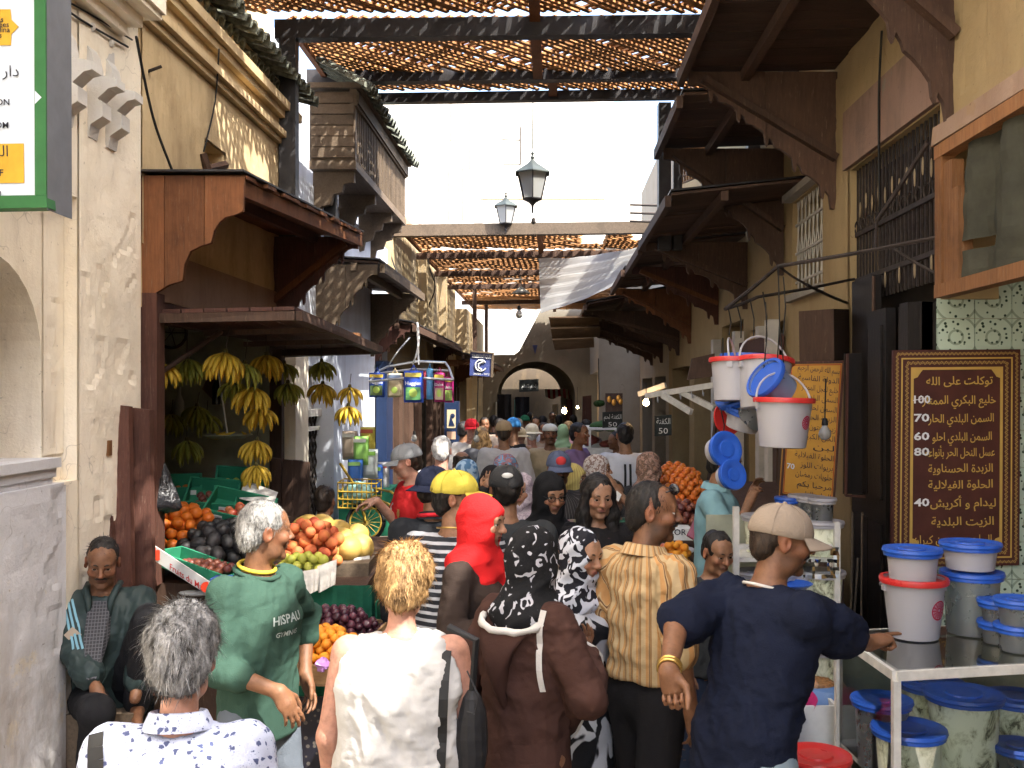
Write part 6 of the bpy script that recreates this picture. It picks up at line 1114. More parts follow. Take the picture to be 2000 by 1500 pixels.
# ================================================================ people: one continuous surface each, grown from a distance field
from mathutils.bvhtree import BVHTree
f4 = np.float32
def axis(lo, hi, res, fine=(), coarse=()):
    c = [lo]; 
    while c[-1] < hi:
        x = c[-1]; r = res
        for a,b,rr in coarse:
            if a <= x < b: r = rr
        for a,b,rr in fine:
            if a-rr <= x < b: r = min(r,rr)
            elif x < a and x+r > a: r = max(min(r,a-x),rr*.5)
        c.append(x+r)
    return np.array(c, f4)
class Fld:
    def __init__(s, xs, ys, zs): s.ax = (xs,ys,zs); s.F = np.full((len(xs),len(ys),len(zs)), .3, f4)
    def blk(s, lo, hi, m):
        sl = []
        for a,l,h in zip(s.ax,lo,hi): sl.append(slice(max(0,int(np.searchsorted(a,l-m))-1), int(np.searchsorted(a,h+m))+1))
        x,y,z = (a[q] for a,q in zip(s.ax,sl)); return tuple(sl), x[:,None,None], y[None,:,None], z[None,None,:]
    def put(s, sl, d, k, sub=False):
        A = s.F[sl]
        if A.size == 0: return
        if sub: d = -d; h = np.maximum(k-np.abs(A-d),0)/max(k,1e-6); s.F[sl] = np.maximum(A,d)+h*h*(k/4)
        else: h = np.maximum(k-np.abs(A-d),0)/max(k,1e-6); s.F[sl] = np.minimum(A,d)-h*h*(k/4)
    def cap(s, a, b, ra, rb, k=.02, sub=False, m=.03):
        a = np.array(a,float); b = np.array(b,float); R = max(ra,rb); sl,x,y,z = s.blk(np.minimum(a,b)-R, np.maximum(a,b)+R, k+m); ab = b-a; L = max(float(ab@ab),1e-9)
        t = np.clip(((x-a[0])*ab[0]+(y-a[1])*ab[1]+(z-a[2])*ab[2])/L,0,1)
        s.put(sl, (np.sqrt((x-a[0]-t*ab[0])**2+(y-a[1]-t*ab[1])**2+(z-a[2]-t*ab[2])**2)-(ra+(rb-ra)*t)).astype(f4), k, sub)
    def ell(s, c, r, R=None, k=.02, sub=False, m=.03):
        c = np.array(c,float); M = np.eye(3) if R is None else R; e = np.abs(M)@np.array(r); sl,x,y,z = s.blk(c-e,c+e,k+m); X,Y,Z = x-c[0],y-c[1],z-c[2]
        q = [(M[0,i]*X+M[1,i]*Y+M[2,i]*Z)/r[i] for i in range(3)]; k0 = np.sqrt(q[0]**2+q[1]**2+q[2]**2); k1 = np.sqrt((q[0]/r[0])**2+(q[1]/r[1])**2+(q[2]/r[2])**2)
        s.put(sl, (k0*(k0-1)/np.maximum(k1,1e-6)).astype(f4), k, sub)
    def loft(s, p0, p1, prof, k=.02, xd=(1,0,0), p=2.3, m=.03):
        """elliptic body along p0-p1; prof rows: (t, rx, ry, oy)"""
        p0 = np.array(p0,float); p1 = np.array(p1,float); L = np.linalg.norm(p1-p0); w = (p1-p0)/L; u = np.array(xd,float); u -= w*(u@w); u /= np.linalg.norm(u); v = np.cross(w,u); pr = np.array(prof,float); R = pr[:,1:3].max()
        sl,x,y,z = s.blk(np.minimum(p0,p1)-R, np.maximum(p0,p1)+R, k+m); X,Y,Z = x-p0[0],y-p0[1],z-p0[2]; t = X*w[0]+Y*w[1]+Z*w[2]; a = X*u[0]+Y*u[1]+Z*u[2]; b = X*v[0]+Y*v[1]+Z*v[2]
        tt = t/L; rx = np.interp(tt,pr[:,0],pr[:,1]); ry = np.interp(tt,pr[:,0],pr[:,2]); oy = np.interp(tt,pr[:,0],pr[:,3]); e = (np.abs(a/rx)**p+np.abs((b-oy)/ry)**p)**(1/p)
        d = np.maximum((e-1)*np.minimum(rx,ry), np.maximum(-t,t-L)); s.put(sl, d.astype(f4), k)
    def below(s, z0):  # cut everything under z0
        s.F = np.maximum(s.F, (z0-s.ax[2])[None,None,:])
    def mesh(s, smooth=1):
        F = s.F; F[0]=F[-1]=.3; F[:,0]=F[:,-1]=.3; F[:,:,0]=F[:,:,-1]=.3; S = F < 0; xs,ys,zs = s.ax
        n = sum(S[i:S.shape[0]-1+i, j:S.shape[1]-1+j, k:S.shape[2]-1+k].astype(np.uint8) for i in (0,1) for j in (0,1) for k in (0,1))
        act = (n > 0)&(n < 8); I = np.argwhere(act); N = len(I)
        if N == 0: return np.zeros((0,3)),np.zeros((0,4),int)
        acc = np.zeros((N,3)); cnt = np.zeros(N); cr = [(i,j,k) for i in (0,1) for j in (0,1) for k in (0,1)]
        for a in cr:
            for ax in range(3):
                if a[ax]: continue
                b = list(a); b[ax] = 1; ia = I+a; ib = I+b; fa = F[ia[:,0],ia[:,1],ia[:,2]]; fb = F[ib[:,0],ib[:,1],ib[:,2]]; mk = (fa<0)!=(fb<0); t = np.where(mk, fa/np.where(mk,fa-fb,1), 0)
                pa = np.stack([xs[ia[:,0]],ys[ia[:,1]],zs[ia[:,2]]],1); pb = np.stack([xs[ib[:,0]],ys[ib[:,1]],zs[ib[:,2]]],1); acc += mk[:,None]*(pa+(pb-pa)*t[:,None]); cnt += mk
        V = acc/cnt[:,None]; vid = np.full(act.shape,-1,np.int32); vid[act] = np.arange(N); Q = []
        for ax in range(3):
            A = [slice(None)]*3; B = [slice(None)]*3; A[ax] = slice(0,-1); B[ax] = slice(1,None); E = np.argwhere(S[tuple(A)]!=S[tuple(B)]); o = [x for x in range(3) if x != ax]
            E = E[(E[:,o[0]]>0)&(E[:,o[1]]>0)&(E[:,o[0]]<S.shape[o[0]]-1)&(E[:,o[1]]<S.shape[o[1]]-1)]; ins = S[E[:,0],E[:,1],E[:,2]]
            offs = {0:[(0,-1,-1),(0,0,-1),(0,0,0),(0,-1,0)],1:[(-1,0,-1),(-1,0,0),(0,0,0),(0,0,-1)],2:[(-1,-1,0),(0,-1,0),(0,0,0),(-1,0,0)]}[ax]
            q = np.stack([vid[E[:,0]+d[0],E[:,1]+d[1],E[:,2]+d[2]] for d in offs],1); q[~ins] = q[~ins][:,::-1]; Q.append(q)
        Q = np.concatenate(Q); Q = Q[(Q>=0).all(1)]
        for _ in range(smooth):
            s_ = np.zeros_like(V); c_ = np.zeros(N)
            for i in range(4): np.add.at(s_,Q[:,i],V[Q[:,(i+1)%4]]); np.add.at(c_,Q[:,i],1)
            V = V*.5+.5*s_/np.maximum(c_,1)[:,None]
        return V,Q
def normals(V,Q):
    n = np.cross(V[Q[:,2]]-V[Q[:,0]], V[Q[:,3]]-V[Q[:,1]]); N = np.zeros_like(V)
    for i in range(4): np.add.at(N,Q[:,i],n)
    return N/np.maximum(np.linalg.norm(N,axis=1),1e-9)[:,None]
def wav(V, f, seed, st=(1,1,1)):  # cheap smooth noise
    r = np.random.RandomState(seed); o = np.zeros(len(V)); P_ = V*np.array(st)*f
    for k in range(5):
        a = r.normal(size=3); a /= np.linalg.norm(a); b = r.normal(size=3); o += np.sin(P_@a*(1+.5*k)+1.7*np.sin(P_@b*.8+r.rand()*6)+r.rand()*6)/(1+.35*k)
    return o/2.6
def folds(V, N, amp, seed, f=17):
    r1 = 1-np.abs(wav(V,f,seed,(1,1,.45))); r2 = 1-np.abs(wav(V,f*.7,seed+1,(.8,.8,.9))); mk = np.clip(.55+.6*wav(V,4.,seed+2),0.1,1.2); r3 = 1-np.abs(wav(V,f*2.3,seed+5,(.8,.8,1.1))); return V+N*((r1*.6+r2*.6+r3*.22-.70)*amp*mk)[:,None]
def np_obj(name, V, Q, mat, parent, col=None, extra=None):
    me = bpy.data.meshes.new(name); T3 = extra if extra is not None else np.zeros((0,3),int); nq,nt = len(Q),len(T3)
    me.vertices.add(len(V)); me.vertices.foreach_set('co', np.asarray(V,f4).ravel()); me.loops.add(nq*4+nt*3); me.loops.foreach_set('vertex_index', np.concatenate([Q.ravel(),T3.ravel()]).astype(np.int32))
    me.polygons.add(nq+nt); me.polygons.foreach_set('loop_start', np.concatenate([np.arange(nq)*4, nq*4+np.arange(nt)*3]).astype(np.int32)); me.polygons.foreach_set('use_smooth', np.ones(nq+nt,bool)); me.update(calc_edges=True)
    if col is not None: a = me.color_attributes.new('Col','FLOAT_COLOR','POINT'); a.data.foreach_set('color', np.concatenate([col,np.ones((len(V),1))],1).astype(f4).ravel())
    me.materials.append(mat); o = bpy.data.objects.new(name, me); COL.objects.link(o); o.parent = parent; ORG[o] = ORG[parent]; return o
def m_skin():
    t = NT('skin'); a = t.n('VertexColor', layer_name='Col'); n = t.noise(38,4,.6); col = t.mix(1., a.outputs[0], t.ramp(n,[(.28,.70),(.5,.96),(.72,1.12)]), 'MULTIPLY'); t.bump(t.noise(120,4,.7), .35, .004)
    t.b.inputs['Subsurface Weight'].default_value = .12; t.b.inputs['Subsurface Radius'].default_value = (.012,.005,.003); return t.fin(col, .52, .35)
K['skin'] = m_skin()
def m_hair(name, c, c2=None, streak=.5):
    t = NT(name); n = t.noise(55,5,.75,(1,1,.35),.5); col = t.ramp(n,[(.38,mul(c,.55)),(.6,c2 or mul(c,1.5))]); t.bump(t.noise(80,4,.7,(1,1,.4)), .7, .006); return t.fin(col, .55, .3)
K.update(h_grey=m_hair('steel_grey_hair',(.05,.05,.052),(.30,.30,.30)), h_pale=m_hair('silver_hair',(.14,.14,.135),(.36,.355,.34)), h_blond=m_hair('blond_hair',(.20,.10,.035),(.48,.30,.13)), h_black=m_hair('black_hair',(.006,.005,.0045),(.020,.016,.014)), h_brown=m_hair('dark_brown_hair',(.014,.009,.006),(.045,.028,.018)), h_white=m_hair('white_hair',(.5,.48,.46),(.75,.73,.7)))
def m_cloth(name, c, kind='plain', c2=(.8,.8,.8), sc=30., rough=.88, fine=None, c3=None):
    t = NT(name); col = t.ramp(t.noise(6,4,.6), [(.3,mul(c,.86)),(.7,mul(c,1.08))])
    sep = t.n('SeparateXYZ'); t.l(t.obj(), sep.inputs[0])
    def stripe(out, f, w, wob=.0): 
        q = t.math('MULTIPLY', out, f)
        if wob: q = t.math('ADD', q, t.math('MULTIPLY', t.noise(3.), wob))
        q = t.math('FRACT', q); return t.ramp(q, [(0,1),(w,1),(w+.03,0),(.97,0),(1.,1)])
    if kind == 'hstripe': col = t.mix(stripe(sep.outputs[2],sc,.38,.6), col, c2)
    elif kind == 'vstripe':
        ang = t.math('ARCTAN2', sep.outputs[1], sep.outputs[0]); col = t.mix(stripe(ang,sc,.10,.12), col, c2)
        if c3: col = t.mix(stripe(t.math('ADD',ang,.03),sc,.04,.12), col, c3); col = t.mix(stripe(t.math('ADD',ang,.11),sc,.22,.12), col, mul(c2,1.7))
    elif kind == 'blotch': v = t.noise(sc,1.5,.4,None,.9); col = t.mix(t.ramp(v,[(.50,0),(.525,1)]), col, c2)
    elif kind == 'blotch2': v = t.noise(sc,1.5,.4,None,.9); col = t.mix(t.ramp(v,[(.60,0),(.62,1)]), col, c2)
    elif kind == 'flower':
        w = t.n('TexNoise', i_Scale=70.); t.l(t.obj(), w.inputs[0]); va = t.n('VectorMath', operation='MULTIPLY_ADD'); va.inputs[1].default_value = (.02,.02,.02); t.l(w.outputs[1], va.inputs[0]); t.l(t.obj(), va.inputs[2])
        v = t.n('TexVoronoi', i_Scale=sc); t.l(va.outputs[0], v.inputs['Vector']); col = t.mix(t.ramp(v.outputs[0],[(.24,1),(.30,0)]), col, c2); v2 = t.n('TexVoronoi', i_Scale=sc*2.7); t.l(t.obj(), v2.inputs['Vector']); col = t.mix(t.ramp(v2.outputs[0],[(.16,.55),(.2,0)]), col, c2)
    elif kind == 'check': col = t.mix(stripe(sep.outputs[2],sc,.2), col, c2); col = t.mix(stripe(sep.outputs[0],sc,.2), col, c2)
    elif kind == 'print': v = t.noise(sc,3,.6,None,1.2); col = t.ramp(v,[(.36,c),(.46,c2),(.56,c3 or mul(c,2)),(.64,c)])
    if fine: t.bump(t.noise(fine,4,.7), .45, .008)
    else: t.bump(t.mix(.4,t.noise(22,6,.7),t.noise(260,2)), .55, .012)
    m = t.fin(col, rough, .15); return m
K['eye_white'] = m_plain('eye_white',(.55,.52,.48),.3,.5,.05); K['iris'] = m_plain('dark_iris',(.02,.012,.008),.2,.5); K['dark_lens'] = m_plain('dark_lens',(.01,.01,.012),.1,.6); K['gold_m'] = m_plain('gold_metal',(.6,.4,.12),.3,.5,.1,9,0,.9)
def rotm(yaw, pitch=0., roll=0.): return np.array(Matrix.Rotation(yaw,3,'Z')@Matrix.Rotation(pitch,3,'X')@Matrix.Rotation(roll,3,'Y'))
SKIN = dict(tan=(.255,.130,.072), brown=(.185,.086,.044), fair=(.42,.235,.165), pink=(.44,.225,.16), dark=(.10,.05,.03), lt=(.30,.165,.10))
def rad(d): return math.radians(d)
class Person:
    """joints in a local frame: front -Y, the person's left +X; yaw 0 faces the photographer, 90 faces right, 180 faces away"""
    def __init__(s, label, px, d, H, yaw, skin='tan', fem=False, lod=1, lean=0., hy=0., hp=0., hr=0., build=1., arms=None, cat='person', dx=0., sit=None, z0=0., group=None):
        s.lod = lod; q = s.q = H/1.72; s.yaw = rad(yaw); pos = Vector((P(px,0,d).x+dx, d, z0)); s.T = thing('person', label, cat, pos, group); s.T.rotation_euler = (0,0,s.yaw); s.pos = pos; s.fem = fem; s.skin = SKIN[skin]; s.seed = int(px*7+d*13)%9973
        s.Ri = Matrix.Rotation(-s.yaw,3,'Z'); hw = (.150 if fem else .172)*q*(.5+.5*build); s.bu = build; sz = 0 if sit is None else sit['hip']-.93*q
        Rl = Matrix.Rotation(lean,3,'X'); hip = Vector((0,0,.93*q+sz)); L = lambda x,y,z: np.array(hip+Rl@Vector((x,y,z*q-.93*q)))
        s.hip = np.array(hip); s.waist = L(0,0,1.08); s.chest = L(0,.0,1.28); s.neck = L(0,.012,1.44); s.sh = {1:L(hw,.012,1.395),-1:L(-hw,.012,1.395)}; s.spine_top = L(0,0,1.44); s.lean = lean
        s.hs = (.5+.5*q)*(.92 if fem else .965); s.hR = rotm(rad(hy),hp,hr); hb = L(0,-.012,1.505); s.hc = hb+s.hR@np.array((0,-.012,.105*s.hs)); s.hb = hb
        la,lf = .285*q,.25*q; s.el = {}; s.wr = {}; s.hd = {}
        for k,nm in ((1,'L'),(-1,'R')):
            S_ = s.sh[k]; a = (arms or {}).get(nm)
            if a is None: E = S_+np.array((k*.055,.03,-.28))*q; W_ = E+np.array((k*.0,-.06,-.235))*q; hd = dict(d=(0,-.2,-1),n=(-k,0,0),pose='relax')
            else:
                W_ = np.array(s.loc(a['w'])) if 'w' in a else S_+np.array(a['o'])*q; hint = np.array(s.Ri@Vector(a['h'])) if 'h' in a else np.array((k*.5,.6,-1.)); v = W_-S_; D_ = np.linalg.norm(v)
                if D_ > (la+lf)*.995: W_ = S_+v/D_*(la+lf)*.995; v = W_-S_; D_ = np.linalg.norm(v)
                x = (la*la-lf*lf+D_*D_)/(2*D_); hgt = math.sqrt(max(la*la-x*x,0)); vn = v/D_; pe = hint-vn*(hint@vn); pe /= max(np.linalg.norm(pe),1e-6); E = S_+vn*x+pe*hgt; fd = (W_-E)/np.linalg.norm(W_-E)
                hd = dict(d=tuple(fd) if 'hd' not in a else tuple(s.Ri@Vector(a['hd'])), n=tuple(s.Ri@Vector(a['n'])) if 'n' in a else (-k*.7,0,-.5), pose=a.get('pose','relax'))
            s.el[k] = E; s.wr[k] = W_; s.hd[k] = hd
        hx = .092*q; s.hj = {1:s.hip+np.array((hx,0,-.04)),-1:s.hip+np.array((-hx,0,-.04))}; st = {1:(.01,-.10),-1:(.0,.10)} if not fem else {1:(0,-.05),-1:(0,.05)}
        s.kn = {k:np.array((k*hx*1.05+st[k][0], st[k][1]*.6, .49*q)) for k in (1,-1)}; s.an = {k:np.array((k*hx*1.05, st[k][1]*1.1+.03, .075*q)) for k in (1,-1)}
        if sit:
            for k,nm in ((1,'L'),(-1,'R')): s.kn[k] = np.array(s.loc(sit['k'+nm])); s.an[k] = np.array(s.loc(sit['a'+nm]))
        s.toe = {k:s.an[k]+np.array((k*.02,-.17,-.045)) for k in (1,-1)}
    def loc(s, w): return s.Ri@(Vector(w)-s.pos)
    def h(s, p): return s.hc+s.hR@(np.array(p,float)*s.hs)       # head point
    def bounds(s, pts, m): a = np.array(pts); return a.min(0)-m, a.max(0)+m
    def grid(s, res, lo, hi, fine=None, low=None):
        c = ((-9,low,res*2.4),) if low else (); fx = fy = fz = ()
        if fine: fx = tuple((a[0],b[0],r) for a,b,r in fine); fy = tuple((a[1],b[1],r) for a,b,r in fine); fz = tuple((a[2],b[2],r) for a,b,r in fine)
        return Fld(axis(lo[0],hi[0],res,fx), axis(lo[1],hi[1],res,fy), axis(lo[2],hi[2],res,fz,c))
    def body(s, beard=0., lips=(.30,.10,.08), brow=None, moust=None, open_neck=True, hands=True, eyes=True, wrinkle=0., fill=1.):
        q = s.q; lod = s.lod; res = (.009,.014,.022)[lod]; fr = (.0042,.0075,.014)[lod]; allp = [s.hip,s.neck,s.hc,*s.sh.values(),*s.el.values(),*s.wr.values(),*s.kn.values(),*s.an.values(),*s.toe.values()]; lo,hi = s.bounds(allp,.19); hr = .16*s.hs; fine = [(s.hc-hr,s.hc+hr,fr)]
        if lod == 0: fine += [(s.wr[k]-.10,s.wr[k]+.10,.0055) for k in (1,-1) if s.hd[k]['pose'] != 'hide']
        F = s.grid(res,lo,hi,fine,low=.75*q if lod < 2 else None); f = .80 if not s.fem else .76; b = s.bu
        F.loft(s.hip-np.array((0,0,.10*q)), s.spine_top, [(0,.15*f*b,.11*f*b,0),(.25,.16*f*b,.11*f*b,0),(.45,.14*f*b,.10*f*b,0),(.75,.17*f*b,.115*f*b,0),(.93,.13*f,.08*f,0),(1,.06,.055,0)],k=.03)
        for k in (1,-1):
            F.cap(s.neck-np.array((0,0,.04)), s.sh[k]*.93+s.neck*.07-np.array((0,0,.012)), .042*q,.040*q,.03); F.cap(s.sh[k]-np.array((k*.006,0,.012)),s.el[k],.044*q*b,.039*q,.03); F.cap(s.el[k],s.wr[k]+(s.el[k]-s.wr[k])*.02,.040*q,.026*q,.02)
            F.cap(s.hj[k],s.kn[k],.085*q*b,.056*q,.04); F.cap(s.kn[k],s.an[k],.054*q,.036*q,.03); F.cap(s.an[k],s.toe[k],.036*q,.026*q,.03); F.cap(s.kn[k]*.65+s.an[k]*.35+np.array((0,.02,0)),s.kn[k]*.5+s.an[k]*.5,.048*q,.04*q,.03)
            if hands: s.hand(F,k)
        h = s.h; S_ = s.hs; R = s.hR; E = lambda c,r,k=.012,sub=False,M=None: F.ell(h(c),[x*S_ for x in r],R if M is None else R@M,k*S_,sub); C = lambda a,b_,ra,rb,k=.01,sub=False: F.cap(h(a),h(b_),ra*S_,rb*S_,k*S_,sub)
        nk = .052 if not s.fem else .044
        F.cap(s.neck-np.array((0,-.01,.05)), h((0,.012,-.055)), (nk+.008)*q, nk*S_, .035)
        E((0,.014,.036),(.0745,.093,.083),.01); E((0,-.030,-.028),(.058*fill,.062,.078),.03); C((-.032*fill,-.03,-.082),(.032*fill,-.03,-.082),.024,.024,.03); C((-.010,-.072,-.098),(.010,-.072,-.098),.017 if not s.fem else .014,.017 if not s.fem else .014,.022)
        C((-.036,-.080,.027),(.036,-.080,.027),.012,.012,.018); E((0,-.042,.052),(.056,.043,.042),.03)
        for k in (1,-1):
            E((k*.032,-.100,.007),(.021,.020,.014),.012,True); E((k*.044,-.063,-.022),(.021,.024,.022),.02)
            E((k*.077,.012,-.004),(.010,.021,.033),.008,False,np.array(Matrix.Rotation(k*.35,3,'Z'))); E((k*.086,.006,-.0),(.006,.010,.017),.005,True)
            if lod < 2: C((k*.044,-.0835,.0135),(k*.021,-.089,.0150),.0052,.0052,.006); C((k*.044,-.082,-.002),(k*.021,-.087,-.004),.004,.004,.006)
        C((0,-.088,.018),(0,-.109,-.020),.0080,.0125,.012); E((0,-.112,-.023),(.0115,.011,.009),.008)
        for k in (1,-1): E((k*.0125,-.101,-.026),(.008,.010,.008),.006)
        C((-.019,-.0855,-.0505),(0,-.0945,-.0475),.0052,.0062,.008); C((.019,-.0855,-.0505),(0,-.0945,-.0475),.0052,.0062,.008); C((-.016,-.086,-.060),(.016,-.086,-.060),.0062,.0062,.008); E((0,-.092,-.0545),(.020,.008,.0016),.003,True)
        if wrinkle:
            for k in (1,-1): C((k*.022,-.094,-.026),(k*.036,-.076,-.056),.002,.0025,.007,True)
        V,Q = F.mesh(1 if lod else 1); hv = (V-s.hc)@s.hR/S_; X,Y,Z = hv.T; front = Y < -.03; base = np.array(s.skin); col = np.tile(base,(len(V),1))
        def tint(mask, c, a): m = (np.clip(mask,0,1)*a)[:,None]; col[:] = col*(1-m)+np.array(c)*m
        g = lambda cx,cz,sx,sz: np.exp(-((np.abs(X)-cx)/sx)**2-((Z-cz)/sz)**2)*(Y < -.02)
        red = base*np.array((1.25,.82,.78)); tint(g(.046,-.02,.022,.022),red,.5); tint(g(0,-.02,.013,.02),red,.45); tint(((np.abs(X) > .07)&(np.abs(Z) < .05)&(np.abs(Y) < .05)).astype(float),red,.5); tint(g(.032,.0,.018,.012),base*.62,.5)
        tint((np.exp(-(X/.021)**4-((Z+.054)/.0105)**4))*(Y < -.06), np.array(lips)*(base.mean()/.18), .8)
        if beard: tint(np.clip((-.028-Z)/.02,0,1)*np.clip((.03-Y)/.03,0,1)*(Z > -.125)*(1-np.exp(-(X/.02)**4-((Z+.054)/.01)**4)), base*.33, beard)
        if lod == 2 and eyes: tint(g(.031,.009,.012,.007),(.02,.015,.012),.9)
        o = np_obj('body',V,Q,K['skin'],s.T,col); s.bo = o
        if eyes and lod < 2:
            for k in (1,-1): s.eye(k)
        if brow and lod < 2:
            for k in (1,-1): m = MB(); m.tube([h((k*x,y,z)) for x,y,z in ((.013,-.0925,.026),(.024,-.0935,.0315),(.036,-.0885,.0325),(.048,-.077,.027))],[.003*S_,.0044*S_,.0038*S_,.0014*S_],6); s.part(m,'eyebrow',brow)
        if moust: m = MB(); m.tube([h(p) for p in ((-.030,-.080,-.052),(-.017,-.0945,-.0425),(0,-.1005,-.0385),(.017,-.0945,-.0425),(.030,-.080,-.052))],[.0028*S_,.0058*S_,.0065*S_,.0058*S_,.0028*S_],8); s.part(m,'moustache',moust)
        return o
    def part(s, m, name, mat, smooth='all', label=None): # m in the person's local frame
        o = bpy.data.objects.new(name,_mesh(m,name,mat,Vector((0,0,0)),smooth)); COL.objects.link(o); o.parent = s.T
        if label: o['label'] = label
        return o
    def eye(s, k):
        m = MB(); r = .0122*s.hs; n = 12
        for i in range(9):
            t = PI*i/8
            for j in range(n): a = 2*PI*j/n; m.v.append(Vector(s.h((k*.0315,-.0775,.0075))+s.hR@(np.array((math.sin(t)*math.cos(a),-math.cos(t),math.sin(t)*math.sin(a)))*r)))
        for i in range(8):
            for j in range(n): m.f.append((i*n+j,i*n+(j+1)%n,(i+1)*n+(j+1)%n,(i+1)*n+j)); m.m.append(1 if i < 2 else 0)
        s.part(m,'eye',[K['eye_white'],K['iris']])
    def hand(s, F, k):
        q = s.hs; hd = s.hd[k]; d = np.array(hd['d'],float); d /= np.linalg.norm(d); n = np.array(hd['n'],float); n -= d*(n@d); n /= max(np.linalg.norm(n),1e-6); b = np.cross(n,d)*k; w = s.wr[k]; pose = hd['pose']
        if pose == 'hide': return
        # n: palm side, b: thumb side
        R = np.stack([b,n,d],1); F.ell(w+d*.048*q,(.039*q,.0165*q,.054*q),R,.02); F.cap(w,w+d*.05*q,.026*q,.024*q,.02)
        rot = lambda v,a: v*math.cos(a)+n*math.sin(a)*(1 if v is d else 1)
        for i in range(4):
            L = (.070,.078,.073,.057)[i]*q; o = w+d*(.090,.093,.090,.082)[i]*q+b*(.028-.0185*i)*q; r = (.0088,.009,.0086,.0076)[i]*q
            if pose == 'point': cu = (.08,.12,.1) if i == 0 else (1.25,1.5,1.0)
            elif pose == 'fist': cu = (1.2,1.5,1.0)
            else: cu = (.30+.08*i,.42,.3)
            ang = 0; p = o; sp = b*(.10-.07*i)
            for j,fr in enumerate((.44,.32,.24)):
                ang += cu[j]; dd = d*math.cos(ang)+n*math.sin(ang)+sp*(1 if pose == 'relax' else .3); p2 = p+dd*L*fr; F.cap(p,p2,r*(1-.08*j),r*(.93-.1*j),.004); p = p2
        t0 = w+d*.022*q+b*.026*q+n*.006*q; t1 = t0+(d*.62+b*.55+n*.35)*.042*q; t2 = t1+(d*.85+b*.1+n*(.35 if pose == 'relax' else .75))*.034*q; t3 = t2+(d*.85-b*.15+n*(.3 if pose == 'relax' else .8))*.026*q
        F.cap(t0,t1,.0145*q,.012*q,.012); F.cap(t1,t2,.011*q,.010*q,.005); F.cap(t2,t3,.010*q,.008*q,.004)
    def hair(s, mat, style='short', vol=0., strands=0, line=0., rough=.004, slen=1., hat=None):
        fr = (.0055,.008,.015)[s.lod]; S_ = s.hs; h = s.h; R = s.hR; lo = s.hc-.2; hi = s.hc+.17
        if style == 'long': lo = lo-np.array((.08,.1,.25)); hi = hi+np.array((.08,.12,0))
        F = s.grid(fr,lo,hi); v = vol; E = lambda c,r,k=.012,sub=False: F.ell(h(c),[x*S_ for x in r],R,k*S_,sub); C = lambda a,b,ra,rb,k=.03,sub=False: F.cap(h(a),h(b),ra*S_,rb*S_,k*S_,sub)
        E((0,.016,.040),(.081+v,.100+v,.090+v*1.1)); E((0,.062,-.02),(.062+v*.8,.052+v,.062),.03)
        if style == 'long':
            C((0,.065,0),(0,.085,-.27),.085,.085,.04)
            for k in (1,-1): C((k*.066,-.01,.02),(k*.082,-.005,-.10),.030,.040,.03); C((k*.082,-.005,-.10),(k*.08,-.06,-.25),.042,.03,.03)
        E((0,-.140,-.040+line),(.066,.090,.096),.015,True); 
        for k in (1,-1):
            if style != 'long': E((k*.088,-.002,-.022),(.030,.036,.044),.012,True); E((k*.075,-.075,-.03),(.035,.05,.07),.012,True)
        if hat is not None: E((0,.0,hat+.14),(.14,.17,.125),.004,True)
        if style == 'ring': E((0,-.0,.13),(.075,.12,.085),.01,True)
        V,Q = F.mesh(1); N = normals(V,Q); V = V+N*(wav(V,95,s.seed,(1,1,.6))*rough+wav(V,34,s.seed+5)*rough*1.3)[:,None]; X3 = None
        if strands:
            r = np.random.RandomState(s.seed); ix = r.randint(0,len(V),strands); up = np.array((0,0,1.)); flow = -up*.75+np.array(s.hR@np.array((0,.5,0))); p = V[ix]; n = N[ix]; t = np.cross(n,r.normal(size=n.shape)); t /= np.linalg.norm(t,axis=1)[:,None]
            fl = flow-n*(n@flow)[:,None]; fl /= np.maximum(np.linalg.norm(fl,axis=1),.2)[:,None]; L = (r.rand(strands)*.022+.012)[:,None]*S_*slen; dirv = fl*.95+n*(r.rand(strands)*.28+.06)[:,None]+r.normal(size=n.shape)*.20; fly = r.rand(strands) < .10; dirv = np.where(fly[:,None],dirv+n*.45,dirv); L = np.where(fly[:,None],L*1.5,L); wd = np.cross(dirv,n); wd /= np.maximum(np.linalg.norm(wd,axis=1),1e-6)[:,None]; wd *= (.0006+.0007*r.rand(strands))[:,None]
            p0 = p-n*.003; m_ = p+dirv*L*.55+n*.002; e = p+dirv*L-n*.002*0; b0 = len(V); V = np.concatenate([V,p0-wd,p0+wd,m_+wd*.7,m_-wd*.7,e]); i = np.arange(strands); Q = np.concatenate([Q,np.stack([b0+i,b0+strands+i,b0+2*strands+i,b0+3*strands+i],1)]); X3 = np.stack([b0+3*strands+i,b0+2*strands+i,b0+4*strands+i],1)
        return np_obj('hair',V,Q,mat,s.T,extra=X3)
    def hijab(s, mat, cape=.17, open_=1., amp=.007, low=0., name='headscarf', tail=None, back=0.):
        fr = (.0065,.010,.018)[s.lod]; S_ = s.hs; h = s.h; R = s.hR; lo = np.minimum(s.hc-.16,s.neck-np.array((.26,.24,.22+low))); hi = np.maximum(s.hc+.17,s.neck+np.array((.26,.24,.1))); F = s.grid(fr,lo,hi)
        E = lambda c,r,k=.02,sub=False: F.ell(h(c),[x*S_ for x in r],R,k*S_,sub)
        E((0,.016,.030),(.089,.112,.104)); E((0,-.01,-.045),(.078,.092,.075),.04); E((0,.05+back,-.02),(.075,.075,.085),.03)
        F.cap(h((0,.01,-.07)),s.neck+np.array((0,0,-.01)),.080*S_,.098*s.q,.05); F.ell(s.neck+np.array((0,-.01,-.045)),(cape*s.q,.125*s.q,.085*s.q),None,.06)
        if tail:
            for a,b,r in tail: F.cap(a,b,r,r*.85,.03)
        E((0,-.125,-.024),(.054*open_,.075,.076*open_),.012,True)
